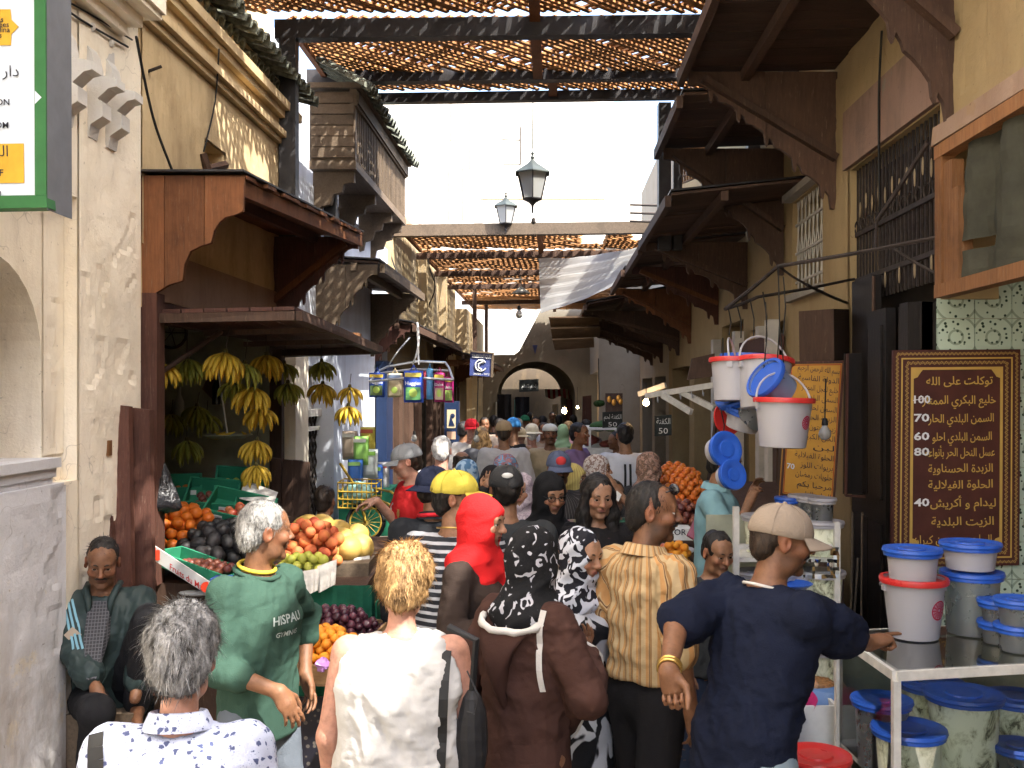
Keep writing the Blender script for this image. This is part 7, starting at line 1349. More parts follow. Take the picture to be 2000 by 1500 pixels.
        V,Q = F.mesh(1); N = normals(V,Q); return np_obj(name,s.wrap(V,N,amp),Q,mat,s.T)
    def wrap(s, V, N, amp):   # cloth wound round the head: folds run round and down
        c = V-s.hc; a = np.arctan2(c[:,0],c[:,1]); f = 1-np.abs(np.sin(c[:,2]*34+a*1.6+1.2*wav(V,9,s.seed)+s.seed)); mk = np.clip(.5+.7*wav(V,9,s.seed+2)-c[:,2]*3,.05,1.3); return V+N*((f-.4)*amp*1.5*mk+wav(V,30,s.seed+7)*amp*.35)[:,None]
    def top(s, mat, hem=.86, sleeve=1., loose=1., amp=.009, name='shirt', wid=None, neckr=None, cuff=1., collar=0., belly=0., sides=(1,-1), flare=1.):
        q = s.q; res = (.0085,.013,.02)[s.lod]; sh = s.sh; pts = [s.hip,s.neck,*sh.values()]+[s.el[k] for k in (1,-1)]+([s.wr[k] for k in (1,-1)] if sleeve > .6 else []); lo,hi = s.bounds(pts,.20*loose); lo[2] = min(lo[2],hem*q-.05); F = s.grid(res,lo,hi); b = s.bu*loose; fm = s.fem
        zb = np.array(s.hip)+np.array((0,0,(hem-.93)*q)); w = 1.0 if not fm else .92
        F.loft(zb, s.spine_top+np.array((0,0,-.005)), [(0,.166*w*b*flare,.120*b*flare,s.lean*.02),(.3,.160*w*b,.118*b+belly*.5,s.lean*.14-belly*.6),(.5,.155*w*b,.116*b+belly,-belly),(.74,.170*w*b,.122*b,-.008),(.90,.145*w*b,.100*b,0),(1,.078*q,.074*q,.004)], k=.03)
        if fm:
            for k in (1,-1): F.ell(s.chest+np.array((k*.07,-.105,-.0))*q,(.062*q,.06*q,.062*q),None,.05)
        for k in (1,-1):
            F.cap(s.neck+np.array((0,.0,-.055)), sh[k]+np.array((0,0,-.008)), .058*q,.058*q*(.5+.5*loose),.04)
            if k not in sides: continue
            e = sh[k]*(1-min(1,sleeve/.5))+s.el[k]*min(1,sleeve/.5)
            if sleeve > .05: F.cap(sh[k]+np.array((0,0,-.012)),e,.062*q*(.4+.6*loose),(.062 if sleeve <= .6 else .056)*q*loose*(cuff if sleeve <= .6 else 1),.03)
            if sleeve > .5: t = (sleeve-.5)/.5; F.cap(s.el[k],s.el[k]*(1-t)+s.wr[k]*t,.060*q*loose,.046*q*loose*cuff,.02)
        nr = neckr or (.058 if not fm else .054); F.cap(s.neck-np.array((0,.0,.03)), s.hb+np.array((0,-.02,.03)), nr*q, nr*1.15*q, .012, True)
        if sleeve < .05:
            for k in (1,-1): F.cap(sh[k]+np.array((k*.02,0,.02)),s.el[k],.062*q,.05*q,.015,True)
        V,Q = F.mesh(1); N = normals(V,Q); V = folds(V,N,amp*q*1.9,s.seed+11,33); o = np_obj(name,V,Q,mat,s.T); s.to = o
        if collar:
            m = MB(); n = 22; nn = s.neck; ax = s.hb-s.neck
            for i in range(n+1):
                a = 2*PI*i/n; fr_ = abs(math.atan2(math.sin(a+PI/2),math.cos(a+PI/2))); r = nr*q*1.16
                for rr,hh in ((r,-.012),(r*1.02,.022+collar*.3),(r*1.12,.020+collar*.3),(r*1.42,-.014)): m.v.append(Vector(nn+ax*.25+np.array((rr*math.cos(a),rr*math.sin(a)*1.02,hh-(.020 if fr_ < .5 else 0)+.012*math.sin(a)))))
            for i in range(n):
                if abs(i-n*.75) < .6: continue
                for j in range(3): m.f.append((i*4+j,(i+1)*4+j,(i+1)*4+j+1,i*4+j+1)); m.m.append(0)
            s.part(m,'collar',mat)
        return o
    def legs(s, mat, name='trousers', loose=1., amp=.008, zmin=.05):
        q = s.q; res = (.013,.016,.024)[s.lod]; pts = [s.hip,*s.kn.values(),*s.an.values(),*s.hj.values()]; lo,hi = s.bounds(pts,.17); F = s.grid(res,lo,hi); b = s.bu*loose
        F.ell(s.hip+np.array((0,0,-.02)),(.150*q*b,.106*q*b,.15*q),None,.04)
        for k in (1,-1): F.cap(s.hj[k]*1.0,s.kn[k],.098*q*b,.074*q*b,.03); F.cap(s.kn[k],s.an[k]+np.array((0,0,.02)),.073*q*b,.062*q*b,.03)
        V,Q = F.mesh(1); N = normals(V,Q); return np_obj(name,folds(V,N,amp*1.4,s.seed+3,34),Q,mat,s.T)
    def skirt(s, mat, zt=1.02, zb=.08, rt=.17, rb=.25, amp=.014, name='skirt'):
        q = s.q; res = (.013,.016,.024)[s.lod]; F = s.grid(res,np.array((-.34,-.34,zb-.05)),np.array((.34,.34,zt*q+.05))); h = s.hip
        F.loft((0,0,zb),(h[0],h[1],zt*q),[(0,rb,rb*.82,0),(.6,.20*q*s.bu,.165*q*s.bu,0),(.85,.185*q*s.bu,.15*q*s.bu,0),(1,rt*q*.9,.12*q,0)],k=.02); V,Q = F.mesh(1); N = normals(V,Q); return np_obj(name,folds(V,N,amp,s.seed+4,30),Q,mat,s.T)
    def cap_hat(s, mat, visor=True, back=False, mat2=None, low=.022, vl=.072, tall=1., name='cap', brim=0.):
        m = MB(); n,k = 28,9; c = (0,.009,low+.008); rx,ry,rz = .0905,.1145,.100*tall; up = lambda p: Vector(s.h(p))
        for i in range(k+1):
            t = i/k*PI/2
            for j in range(n): a = 2*PI*j/n; m.v.append(up((c[0]+rx*math.cos(t)**.8*math.cos(a), c[1]+ry*math.cos(t)**.8*math.sin(a), c[2]+rz*math.sin(t)+.0015*math.cos(6*a)*(t < 1.4))))
        m.f = [(i*n+j,i*n+(j+1)%n,(i+1)*n+(j+1)%n,(i+1)*n+j) for i in range(k) for j in range(n)]; m.m = [0]*len(m.f)
        for j in range(n): a = 2*PI*j/n; m.v.append(up((c[0]+rx*.96*math.cos(a), c[1]+ry*.96*math.sin(a), c[2]-.006)))
        b0 = (k+1)*n
        for j in range(n): m.f.append((b0+j,b0+(j+1)%n,(j+1)%n,j)); m.m.append(0)
        m.v = [v+Vector((noise.noise(v*14),noise.noise(v*14+Vector((5,0,0))),noise.noise(v*14+Vector((0,5,0)))))*.0035 for v in m.v]
        if s.lod < 2:
            for a in [PI/6+i*PI/3 for i in range(6)]: m.tube([up((c[0]+(rx+.001)*math.cos(t)**.8*math.cos(a), c[1]+(ry+.001)*math.cos(t)**.8*math.sin(a), c[2]+(rz+.001)*math.sin(t))) for t in [i*PI/2/8 for i in range(8)]], .0016, 4)
        m.sphere(up((c[0],c[1],c[2]+rz)), .008*s.hs, 8, 5); o = s.part(m,name,mat)
        if visor or brim:
            m = MB(); na,nr = 18,6; sg = -1 if not back else 1; A = 1.05 if not brim else PI
            for lay,dz in ((0,0),(1,-.004)):
                for i in range(na+1):
                    th = -A+2*A*i/na
                    for j in range(nr+1):
                        f = j/nr; ext = (vl*math.cos(th*1.05)**.6 if not brim and abs(th*1.05) < PI/2 else brim)*f; x = (rx+.0+ (ext if brim else ext*.42))*math.sin(th); y = sg*(ry+ext)*math.cos(th); m.v.append(up((x,c[1]+y,c[2]+dz-.020*f-(.018 if not brim else .0)*(math.sin(th)**2)*f*1.2)))
            W_ = nr+1; tot = (na+1)*W_
            for i in range(na):
                for j in range(nr): a = i*W_+j; m.f += [(a,a+1,a+W_+1,a+W_),(tot+a,tot+a+W_,tot+a+W_+1,tot+a+1)]; m.m += [0,0]
                a = i*W_+nr; m.f.append((a,tot+a,tot+a+W_,a+W_)); m.m.append(0)
            v_ = s.part(m,'visor' if not brim else 'brim',mat2 or mat)
        return o
    def bvh(s, o): me = o.data; return BVHTree.FromPolygons([v.co for v in me.vertices],[tuple(p.vertices) for p in me.polygons])
    def on(s, tree, org, d, off=.004):   # the surface point met from org along d (local)
        h = tree.ray_cast(Vector(org), Vector(d).normalized()); return None if h[0] is None else h[0]-Vector(d).normalized()*off
    def strip(s, o, pts, d, w, mat, name, off=.004, ref=None, th=0.):
        """a band lying on the garment: pts around the surface in local space, cast along d"""
        tr = s.bvh(o); q = []
        for p in pts:
            dd = Vector(d) if not callable(d) else d(p); x = s.on(tr,p,dd,off)
            if x is not None: q.append((x,dd))
        m = MB(); 
        for i in range(len(q)-1):
            (a,da),(b,db) = q[i],q[i+1]; t = (b-a)
            if t.length > .12 or t.length < 1e-6: continue
            sd = t.cross(da).normalized()*w/2; m.quad(a-sd,a+sd,b+sd,b-sd)
        if m.v: return s.part(m,name,mat)
    def print_text(s, o, txt, org, ux, uy, d, w, mat, name='lettering', bold=.02):
        tr = s.bvh(o); vs,fs = text2d(txt,bold); x0 = min(v[0] for v in vs); x1 = max(v[0] for v in vs); k = w/(x1-x0); m = MB(); P_ = []
        for x,y in vs:
            p = Vector(org)+Vector(ux)*((x-(x0+x1)/2)*k)+Vector(uy)*(y*k); h = s.on(tr,p,d,.003); P_.append(h if h is not None else p)
        m.add(P_,fs); return s.part(m,name,mat,False)
# ================================================================ the crowd, near to far
def HT(y,d): return CAMZ-(y-HOR)/FX*d
hb,hk = K['h_black'],K['h_brown']
# -- grey haired woman at the bottom left
p = Person('grey haired person from behind in a white shirt with small blue flowers',350,2.3,HT(1202,2.3),184,'pink',True,0,hp=.08,build=1.18)
p.body(eyes=False); p.hair(K['h_grey'],'short',.017,7000,rough=.006,slen=.85); m1 = m_cloth('flowered_shirt',(.43,.47,.60),'flower',(.07,.085,.17),42); o = p.top(m1,hem=.8,sleeve=.5,loose=1.12,amp=.010,collar=.012); p.legs(m_cloth('beige_trousers',(.4,.36,.3)))
p.strip(o,[(.168+.012*math.sin(i*.5),.6,1.02+.024*i) for i in range(15)]+[(.172-.004*i,.6-.05*i,1.38+.0*i) for i in range(6)],(0,-1,0),.035,K['wire'],'bag_strap',.006)
# -- blond woman in white
p = Person('short haired blond person from behind in a sleeveless white blouse',783,3.1,HT(1076,3.1),180,'pink',True,0,hp=.12,hr=-.08,build=1.36)
p.body(eyes=False); p.hair(K['h_blond'],'short',.021,7000,rough=.007,slen=.8); o = p.top(m_cloth('white_blouse',(.50,.495,.48),fine=14),hem=.88,sleeve=0,loose=1.05,amp=.020,name='blouse'); p.legs(m_cloth('cream_trousers',(.55,.5,.42)))
p.strip(o,[(-.135-.001*i,.6,.98+.026*i) for i in range(16)],(0,-1,0),.028,K['wire'],'bag_strap',.006)
m = MB(); c = p.loc(P(922,1440,3.0)); m.sphere(c,(.05,.045,.15),14,10); m.tube([c+Vector((.0,0,.14)),c+Vector((-.02,.03,.3)),p.loc(P(880,1225,3.02))],.012,6); m.v = [v+Vector((.012*noise.noise(v*9),0,.01*noise.noise(v*7))) for v in m.v]; m.tube([p.loc(P(912,1310,2.9)),p.loc(P(935,1360,2.88)),p.loc(P(928,1395,2.88)),p.loc(P(912,1390,2.9))],.003,4); p.part(m,'shoulder_bag',m_plain('black_nylon',(.012,.012,.014),.6,.3,.3,20,.3),False)
# -- man in the green sweatshirt
p = Person('grey haired man in a green sweatshirt walking right with his head turned away',505,3.85,HT(984,3.85),62,'brown',False,0,hy=58,hp=.05,build=.98,arms=dict(R=dict(w=P(546,1352,3.62),h=(-.5,-.2,-1),hd=(.55,-.1,-.85),n=(-.3,.6,-.4)),L=dict(w=P(596,1318,4.05),h=(.2,.5,-1),hd=(.3,-.1,-1))))
p.body(eyes=True,brow=hk,beard=.35); p.hair(K['h_pale'],'short',.0,4000,rough=.003,slen=.45,line=-.012); o = p.top(m_cloth('green_sweatshirt',(.034,.072,.054)),hem=.80,sleeve=.66,loose=1.06,amp=.017,cuff=1.15,name='sweatshirt'); p.legs(m_cloth('grey_jeans',(.12,.14,.17)))
nn = p.neck; m = MB(); m.tube([Vector(nn)+Vector((.068*math.cos(a),.07*math.sin(a)-.004,.028+.016*math.sin(a))) for a in [i*2*PI/20 for i in range(21)]],.008,6); p.part(m,'yellow_collar',m_plain('yellow_shirt',(.55,.42,.04),.8)); m = MB(); m.tube([Vector(nn)+Vector((.082*math.cos(a),.085*math.sin(a)-.004,.008+.020*math.sin(a))) for a in [i*2*PI/20 for i in range(21)]],.010,6); p.part(m,'neck_band',bpy.data.materials['green_sweatshirt'])
for t,z,w in (('HISPAU',1.22,.15),('GYMNAS',1.17,.11)): p.print_text(o,t,(0.01,-.6,z),(1,0,0),(0,0,1),(0,1,0),w,m_plain('worn_print',(.34,.40,.38),.8))
# -- seated man
A = lambda x,y,d: P(x,y,d)
p = Person('seated man with a moustache in a dark track jacket, one bare foot drawn up',205,4.95,1.70,14,'brown',False,0,lean=.14,hp=.32,hr=.05,hy=4,sit=dict(hip=.62,kL=A(292,1212,4.62),aL=A(268,1378,4.72),kR=A(190,1392,4.45),aR=A(170,1560,4.7)),arms=dict(R=dict(w=A(196,1365,4.55),h=(-1,-.2,-.6),hd=(.35,-.2,-.9),n=(.6,.4,0)),L=dict(w=A(262,1395,4.58),h=(1,-.2,-.3),pose='hide')))
p.T.location.z += .0; p.body(brow=hb,moust=hb,beard=.3,lips=(.28,.13,.1),wrinkle=1); p.hair(hb,'short',-.004,900,line=.008,rough=.003,slen=.6); tj = m_cloth('dark_green_nylon',(.030,.045,.044),rough=.45,fine=9); o = p.top(tj,hem=.80,sleeve=.80,loose=1.18,amp=.015,name='track_jacket',cuff=1.15); p.legs(m_cloth('black_trousers',(.016,.016,.018)))
E_,S_,W_ = p.el[-1],p.sh[-1],p.wr[-1]
for k in (-1,0,1): p.strip(o,[tuple(np.array(S_)*(1-t)+np.array(E_)*t+np.array((-.02+.02*k,-.3,.1))) for t in [i/14 for i in range(15)]],(0.05,.3,-.10),.011,m_plain('pale_blue_stripe',(.18,.36,.45),.5) if k < 0 else bpy.data.materials['pale_blue_stripe'],'sleeve_stripe',.005)
tr = p.bvh(o); c = np.array(S_)*.2+np.array(E_)*.8; h0 = p.on(tr,c+np.array((0,-.3,.04)),(0,1,0),.006)
if h0: m = MB(); m.add([h0+Vector(v) for v in ((0,0,.04),(.04,.0,0),(0,0,-.04),(-.04,.01,0))],[(0,1,2,3)]); p.part(m,'sleeve_badge',m_plain('beige_badge',(.42,.34,.26)),False)
m = MB(); n0 = Vector(p.neck)
q = [p.on(tr,(x,-.6,z),(0,1,0),.006) for x,z in ((-.05,p.neck[2]-.03),(.05,p.neck[2]-.03),(.055,p.neck[2]-.18),(.02,p.neck[2]-.34),(-.02,p.neck[2]-.34),(-.055,p.neck[2]-.18))]
if all(q): m.add(q,[(0,1,2,3,4,5)]); p.part(m,'checked_shirt_front',m_cloth('checked_shirt',(.045,.045,.05),'check',(.11,.11,.12),70),False)
m = MB(); m.tube([n0+Vector((x*s,-.02-y,.03-z)) for s in (1,) for x,y,z in ((-.075,-.06,0),(-.07,.03,.01),(-.05,.09,.06),(-.045,.10,.14))],[.016,.018,.018,.008],6); m.tube([n0+Vector((x,-.02-y,.03-z)) for x,y,z in ((.075,-.06,0),(.07,.03,.01),(.05,.09,.06),(.045,.10,.14))],[.016,.018,.018,.008],6); p.part(m,'jacket_collar',tj)
# -- woman with the red scarf
p = Person('young person in a bright red headscarf and dark brown top, seen in profile',928,4.2,HT(966,4.2),68,'lt',True,0,hp=.12,build=.98,arms=dict(R=dict(w=P(985,1208,3.95),h=(-.5,-.3,-1),pose='hide'),L=dict(w=P(990,1215,4.35),h=(0,.3,-1))))
p.body(brow=hk,lips=(.32,.10,.09)); red = m_cloth('red_wool',(.55,.016,.018),fine=120); p.hijab(red,.135,1.,.009,.16,tail=[(p.neck+np.array((.03,-.10,-.02)),p.neck+np.array((.02,-.13,-.20)),.045),(p.neck+np.array((-.06,-.06,-.02)),p.neck+np.array((-.07,-.10,-.14)),.05)]); o = p.top(m_cloth('dark_brown_jersey',(.035,.024,.02)),hem=.95,sleeve=1.,loose=.98,amp=.010,cuff=.95); p.skirt(m_cloth('leaf_print_skirt',(.42,.30,.17),'print',(.06,.035,.02),9,c3=(.62,.58,.5)),1.05)
r = random.Random(4); m = MB()
for i in range(16): a = p.neck+np.array((r.uniform(-.09,.06),-.135+r.uniform(-.03,.02),-.17-r.uniform(0,.05))); m.tube([a,a+np.array((r.uniform(-.01,.01),-.01,-.05)),a+np.array((r.uniform(-.02,.02),-.012,-.085))],[.0035,.003,.0015],4)
p.part(m,'fringe',red)
# -- woman in the brown djellaba
p = Person('person in a brown hooded djellaba with white trim and black headscarf',1030,3.5,HT(1032,3.5),138,'brown',True,0,hy=-12,hp=.1,build=.92,arms=dict(R=dict(w=P(1122,1292,3.55),h=(.45,-.8,-1),hd=(.5,.2,.8),n=(-.5,-.3,.4)),L=dict(o=(.1,-.12,-.42),pose='hide')))
p.body(brow=hk); sc = m_cloth('black_scarf_white_leaves',(.012,.012,.013),'blotch2',(.42,.42,.46),27); p.hijab(sc,.16,.92,.007,.05); dj = m_cloth('brown_velour',(.055,.026,.02),fine=20); o = p.top(dj,hem=.55,sleeve=.92,loose=1.15,amp=.018,cuff=1.75,name='djellaba',flare=1.1); p.skirt(dj,1.0,.06,.175,.225,.016,'djellaba_skirt')
hm = MB(); n0 = p.neck; hood = []
for i in range(13):
    a = -1.35+2.7*i/12; rr = .155-.02*abs(a)
    for j in range(7): t = j/6; hood.append(np.array((rr*math.sin(a)*(1-t*.9)*1.05, .045+.095*math.cos(a)*(1-.5*t)+.055*t*(1-t)*4, -.035-.035*math.cos(a)-.30*t*(.35+.65*math.cos(a)**2)))+n0)
hm.v = [Vector(v) for v in hood]; hm.f = [(i*7+j,i*7+j+1,(i+1)*7+j+1,(i+1)*7+j) for i in range(12) for j in range(6)]; hm.m = [0]*len(hm.f); p.part(hm,'hood',dj)
wt = m_cloth('white_trim',(.55,.53,.5),fine=200); m = MB(); m.tube([hood[i*7] for i in range(13)],.013,6); m.v = [v+Vector((0,0,.004*math.sin(v.x*300))) for v in m.v]; p.part(m,'hood_trim',wt)
p.strip(o,[(-.24+.03*math.cos(a)-.05,.6+0*a,1.24+.19*math.sin(a)) for a in [-.9+i*.16 for i in range(14)]],(.25,-1,0),.022,wt,'sleeve_seam_trim',.006)
m = MB(); W_ = p.wr[-1]; D_ = p.el[-1]-p.wr[-1]; D_ = D_/np.linalg.norm(D_); u_ = np.cross(D_,(0,0,1)); u_ /= np.linalg.norm(u_); v_ = np.cross(D_,u_); m.tube([W_+D_*.03+.085*(u_*math.cos(a)+v_*math.sin(a)) for a in [i*2*PI/24 for i in range(25)]],.010,6); p.part(m,'cuff_trim',wt)
m = MB(); cu = []   # wide hanging sleeve end
for i in range(17):
    a = 2*PI*i/16
    for j in range(6): t = j/5; dr = max(0,math.cos(a-.9)); cu.append(W_+D_*(.20-.17*t)+(.072+.02*t)*(u_*math.cos(a)+v_*math.sin(a))+np.array((0,0,-.20*t*dr)))
m.v = [Vector(v) for v in cu]; m.f = [(i*6+j,i*6+j+1,(i+1)*6+j+1,(i+1)*6+j) for i in range(16) for j in range(5)]; m.m = [0]*len(m.f); p.part(m,'sleeve_end',dj); m = MB(); m.tube([cu[i*6+5] for i in range(17)],.009,6); p.part(m,'sleeve_end_trim',wt)
# -- woman with the black and white scarf
p = Person('smiling young person in a black and white flowered headscarf and dress',1122,4.05,HT(1034,4.05),38,'lt',True,0,hy=8,hp=.14,build=.95)
bw = m_cloth('black_white_scarf',(.5,.52,.58),'blotch',(.015,.015,.02),24); p.body(brow=hk,lips=(.36,.12,.11)); p.hijab(bw,.15,1.02,.007,.1); o = p.top(m_cloth('black_white_dress',(.42,.43,.46),'blotch',(.012,.012,.014),9),hem=.6,sleeve=1.,loose=1.0,name='dress',amp=.010); p.skirt(bpy.data.materials['black_white_dress'],.95,.1,.18,.24)
# -- man in the striped shirt
p = Person('man in a cream shirt with brown stripes, moustache and sunglasses pushed up on his head',1262,3.9,HT(942,3.9),126,'brown',False,0,hy=-44,hp=.06,build=.96)
p.body(brow=hb,moust=hb,beard=.85,lips=(.26,.12,.1),wrinkle=1); p.hair(hb,'short',-.004,1200,line=.028,rough=.003); o = p.top(m_cloth('cream_striped_shirt',(.47,.345,.19),'vstripe',(.26,.14,.055),3.6,c3=(.12,.055,.025)),hem=.97,sleeve=.5,loose=1.03,amp=.016,collar=.014,cuff=1.05); p.legs(m_cloth('black_slacks',(.012,.011,.012)))
m = MB()
for k in (1,-1): m.sphere(p.h((k*.034,-.078,.098)),(.028*p.hs,.010,.020*p.hs),12,8)
m.tube([p.h((-.07,-.045,.09)),p.h((-.03,-.082,.1)),p.h((.03,-.082,.1)),p.h((.07,-.045,.09))],.003,5); p.part(m,'sunglasses',K['dark_lens'])
# -- man in navy with the cap
p = Person('man in a navy tee and beige cap leaning forward and pointing at the display case',1452,3.25,1.74,126,'brown',False,0,lean=.24,hy=-33,hp=.16,build=1.0,arms=dict(R=dict(w=P(1738,1278,3.70),h=(.15,-1,-1.2),hd=(1,.25,.18),n=(.1,.1,-1),pose='point'),L=dict(w=P(1306,1312,3.02),h=(-1,.15,.15),hd=(.25,.0,-.95),n=(-.35,-.8,.1),pose='fist')))
p.body(brow=hb,moust=hb,beard=.6,lips=(.26,.13,.11),wrinkle=1); p.hair(hk,'short',-.006,500,rough=.003,hat=.02,slen=.4); o = p.top(m_cloth('navy_jersey',(.007,.010,.024)),hem=.78,sleeve=.44,loose=1.08,amp=.018,cuff=1.2,name='t_shirt'); p.legs(m_cloth('pale_jeans',(.20,.26,.30))); p.cap_hat(m_cloth('beige_twill',(.27,.215,.165),fine=60),low=.018)
nn = p.neck; m = MB(); m.tube([Vector(nn)+Vector((.074*math.cos(a),.078*math.sin(a)-.004,.0+.026*math.sin(a))) for a in [i*2*PI/20 for i in range(21)]],.0055,6); p.part(m,'neck_piping',wt)
m = MB(); w = p.wr[1]; D_ = p.el[1]-w; D_ = D_/np.linalg.norm(D_); u_ = np.cross(D_,(0,0,1)); u_ /= np.linalg.norm(u_); v_ = np.cross(D_,u_)
for z in (.015,.030): m.tube([w+D_*z+.034*(u_*math.cos(a)+v_*math.sin(a))*(1+.02*(i%2)) for i,a in enumerate([i*2*PI/28 for i in range(29)])],.0055,5)
p.part(m,'bracelet',K['gold_m'])
# -- second rank
grey_t = m_cloth('charcoal_tee',(.035,.038,.04)); jean = m_cloth('blue_jeans',(.04,.06,.11)); blackc = m_cloth('black_cotton',(.012,.012,.013)); khaki = m_cloth('khaki_cotton',(.26,.21,.14)); white_t = m_cloth('white_tee',(.66,.66,.68)); navy = m_cloth('navy_cotton',(.02,.025,.05))
def quick(label, px, y, d, yaw, skin, fem=False, lod=1, hat=None, hair=None, scarf=None, top=None, legs=None, skirt=None, sleeve=.5, beard=0., moust=None, hy=0, hp=0., arms=None, loose=1.05, hem=.84, build=1., strands=0, style='short', z0=0., face=True, H=None, sc_open=1., collar=0, visor=True, back=False, hatkw={}, group=None, line=0., topname='shirt'):
    h_ = H or (HT(y,d)-z0)
    p = Person(label,px,d,h_,yaw,skin,fem,lod,hy=hy,hp=hp,arms=arms,build=build,z0=z0,group=group); ax = abs(((yaw+hy+180) % 360)-180); p.body(beard=beard,moust=moust,brow=hk if ax < 130 else None,eyes=face and ax < 130,lips=(.34,.12,.10) if fem else (.27,.13,.1))
    if hair: p.hair(hair,style,0.,strands,line=line,rough=.004,hat=hatkw.get('low',.022) if hat else None)
    if scarf: p.hijab(scarf,.15,sc_open,.008)
    if hat: p.cap_hat(hat,visor,back,**hatkw)
    if top: p.top(top,hem=hem,sleeve=sleeve,loose=loose,collar=collar,name=topname)
    if legs: p.legs(legs)
    if skirt: p.skirt(skirt)
    return p
p = quick('young man in a yellow baseball cap and dark striped tee, seen from behind',885,926,4.6,172,'tan',lod=0,hair=hb,hat=m_cloth('yellow_twill',(.55,.46,.07),fine=60),top=m_cloth('striped_tee',(.028,.03,.036),'hstripe',(.42,.43,.46),29),legs=blackc,hy=-84,build=1.05,hatkw=dict(low=.028)); m = MB(); m.tube([Vector(p.neck)+Vector((.072*math.cos(a),.074*math.sin(a),.032+.012*math.sin(a))) for a in [i*2*PI/30 for i in range(31)]],.004,5); p.part(m,'necklace',K['gold_m'])
p = quick('young man in a navy cap, black top and red collar, left of the yellow cap',846,913,5.3,190,'tan',hair=hb,hat=navy,top=m_cloth('black_tracktop',(.02,.022,.026)),legs=jean,sleeve=1,hy=-50,collar=.015,back=True,hatkw=dict(low=.014)); p.part((lambda m: (m.tube([Vector(p.neck)+Vector((.080*math.cos(a),.082*math.sin(a),.022+.014*math.sin(a))) for a in [i*2*PI/20 for i in range(21)]],.012,6),m)[1])(MB()),'red_collar',m_cloth('red_collar',(.5,.02,.03)))
p = quick('man in a dark grey cap and charcoal tee, seen from behind',988,909,4.9,176,'tan',lod=0,hair=hb,hat=m_cloth('dark_grey_cap',(.035,.035,.036)),top=grey_t,legs=blackc,build=1.12,hatkw=dict(low=.012),hy=8); p.part((lambda m: (m.sphere(p.h((0,.118,.075)),(.028,.006,.014),10,6),m)[1])(MB()),'cap_print',K['white_card'])
p = quick('man in a red football jersey and grey cap reaching left over the yellow basket',806,868,6.9,-62,'fair',lod=0,hair=hk,hat=m_cloth('grey_cap',(.25,.26,.27)),top=m_cloth('red_jersey',(.50,.022,.025)),legs=jean,sleeve=.42,hy=-22,hp=.2,beard=.15,arms=dict(R=dict(w=P(735,978,6.75),h=(.2,-.2,-1),hd=(-1,-.1,-.2),n=(0,0,-1)))); 
p.print_text(p.to,'5',(-.06,-.5,1.25),(1,0,0),(0,0,1),(0,1,0),.05,K['white_card'],'shirt_number'); q = p.on(p.bvh(p.to),(.07,-.5,1.27),(0,1,0),.006)
if q: m = MB(); m.add([q+Vector(v) for v in ((-.025,0,.03),(.025,0,.03),(.025,0,-.01),(0,0,-.035),(-.025,0,-.01))],[(0,1,2,3,4)]); p.part(m,'crest',m_plain('crest_gold',(.5,.33,.1),.6,.3,.6,60),False)
p = quick('white haired man in a white tee with a dark strap across his back',862,853,8.0,178,'pink',hair=K['h_white'],top=white_t,legs=khaki,build=1.25,strands=300); p.strip(p.to,[(-.16+.022*i,.6,1.42-.03*i) for i in range(15)],(0,-1,0),.028,K['wood_dk'],'shoulder_strap',.006)
p = quick('older person in a black headscarf and glasses with a flowery beige dress',1068,921,5.2,22,'tan',True,0,scarf=m_cloth('black_scarf',(.010,.010,.011)),top=m_cloth('beige_flowery_dress',(.42,.36,.24),'print',(.25,.12,.16),14,c3=(.20,.20,.10)),sleeve=1,skirt=blackc,hp=.18,build=1.1)
m = MB()
for k in (1,-1): m.tube([p.h((k*.033+.022*math.cos(a),-.106+.006*abs(math.cos(a)),.006+.017*math.sin(a))) for a in [i*2*PI/14 for i in range(15)]],.0018,4)
m.tube([p.h((-.011,-.106,.01)),p.h((.011,-.106,.01))],.0018,4); [m.tube([p.h((k*.056,-.1,.01)),p.h((k*.08,-.01,.012))],.0018,4) for k in (1,-1)]; p.part(m,'glasses',K['wire'])
p = quick('young person with long black hair in a dark cardigan looking down',1165,923,5.15,4,'lt',True,0,hair=hb,style='long',top=m_cloth('dark_cardigan',(.014,.013,.014)),sleeve=1,legs=blackc,hp=.2,hy=6,strands=900); q = [p.on(p.bvh(p.to),(x,-.6,z),(0,1,0),.005) for x,z in ((-.055,p.neck[2]-.05),(.055,p.neck[2]-.05),(.06,p.neck[2]-.3),(-.06,p.neck[2]-.3))]
if all(q): m = MB(); m.add(q,[(0,1,2,3)]); p.part(m,'flowered_blouse_front',m_cloth('dark_flowered_blouse',(.05,.025,.035),'flower',(.3,.16,.16),40),False)
p = quick('man in a blue cap with a red front patch and dark striped shirt facing us',1090,884,6.9,6,'brown',hair=hb,hat=m_cloth('blue_grey_cap',(.10,.12,.19)),top=m_cloth('dark_striped_shirt',(.035,.032,.032),'vstripe',(.14,.13,.13),7),sleeve=1,legs=blackc,beard=.5,moust=hb,hp=.1); m = MB(); m.sphere(p.h((0,-.096,.075)),(.036,.012,.032),10,7); p.part(m,'red_patch',m_cloth('red_patch',(.55,.05,.05)))
quick('person in a white speckled headscarf looking right',1162,889,7.4,78,'tan',True,1,scarf=m_cloth('white_speckled_scarf',(.50,.45,.42),'blotch',(.22,.15,.13),50),top=blackc,sleeve=1,skirt=blackc)
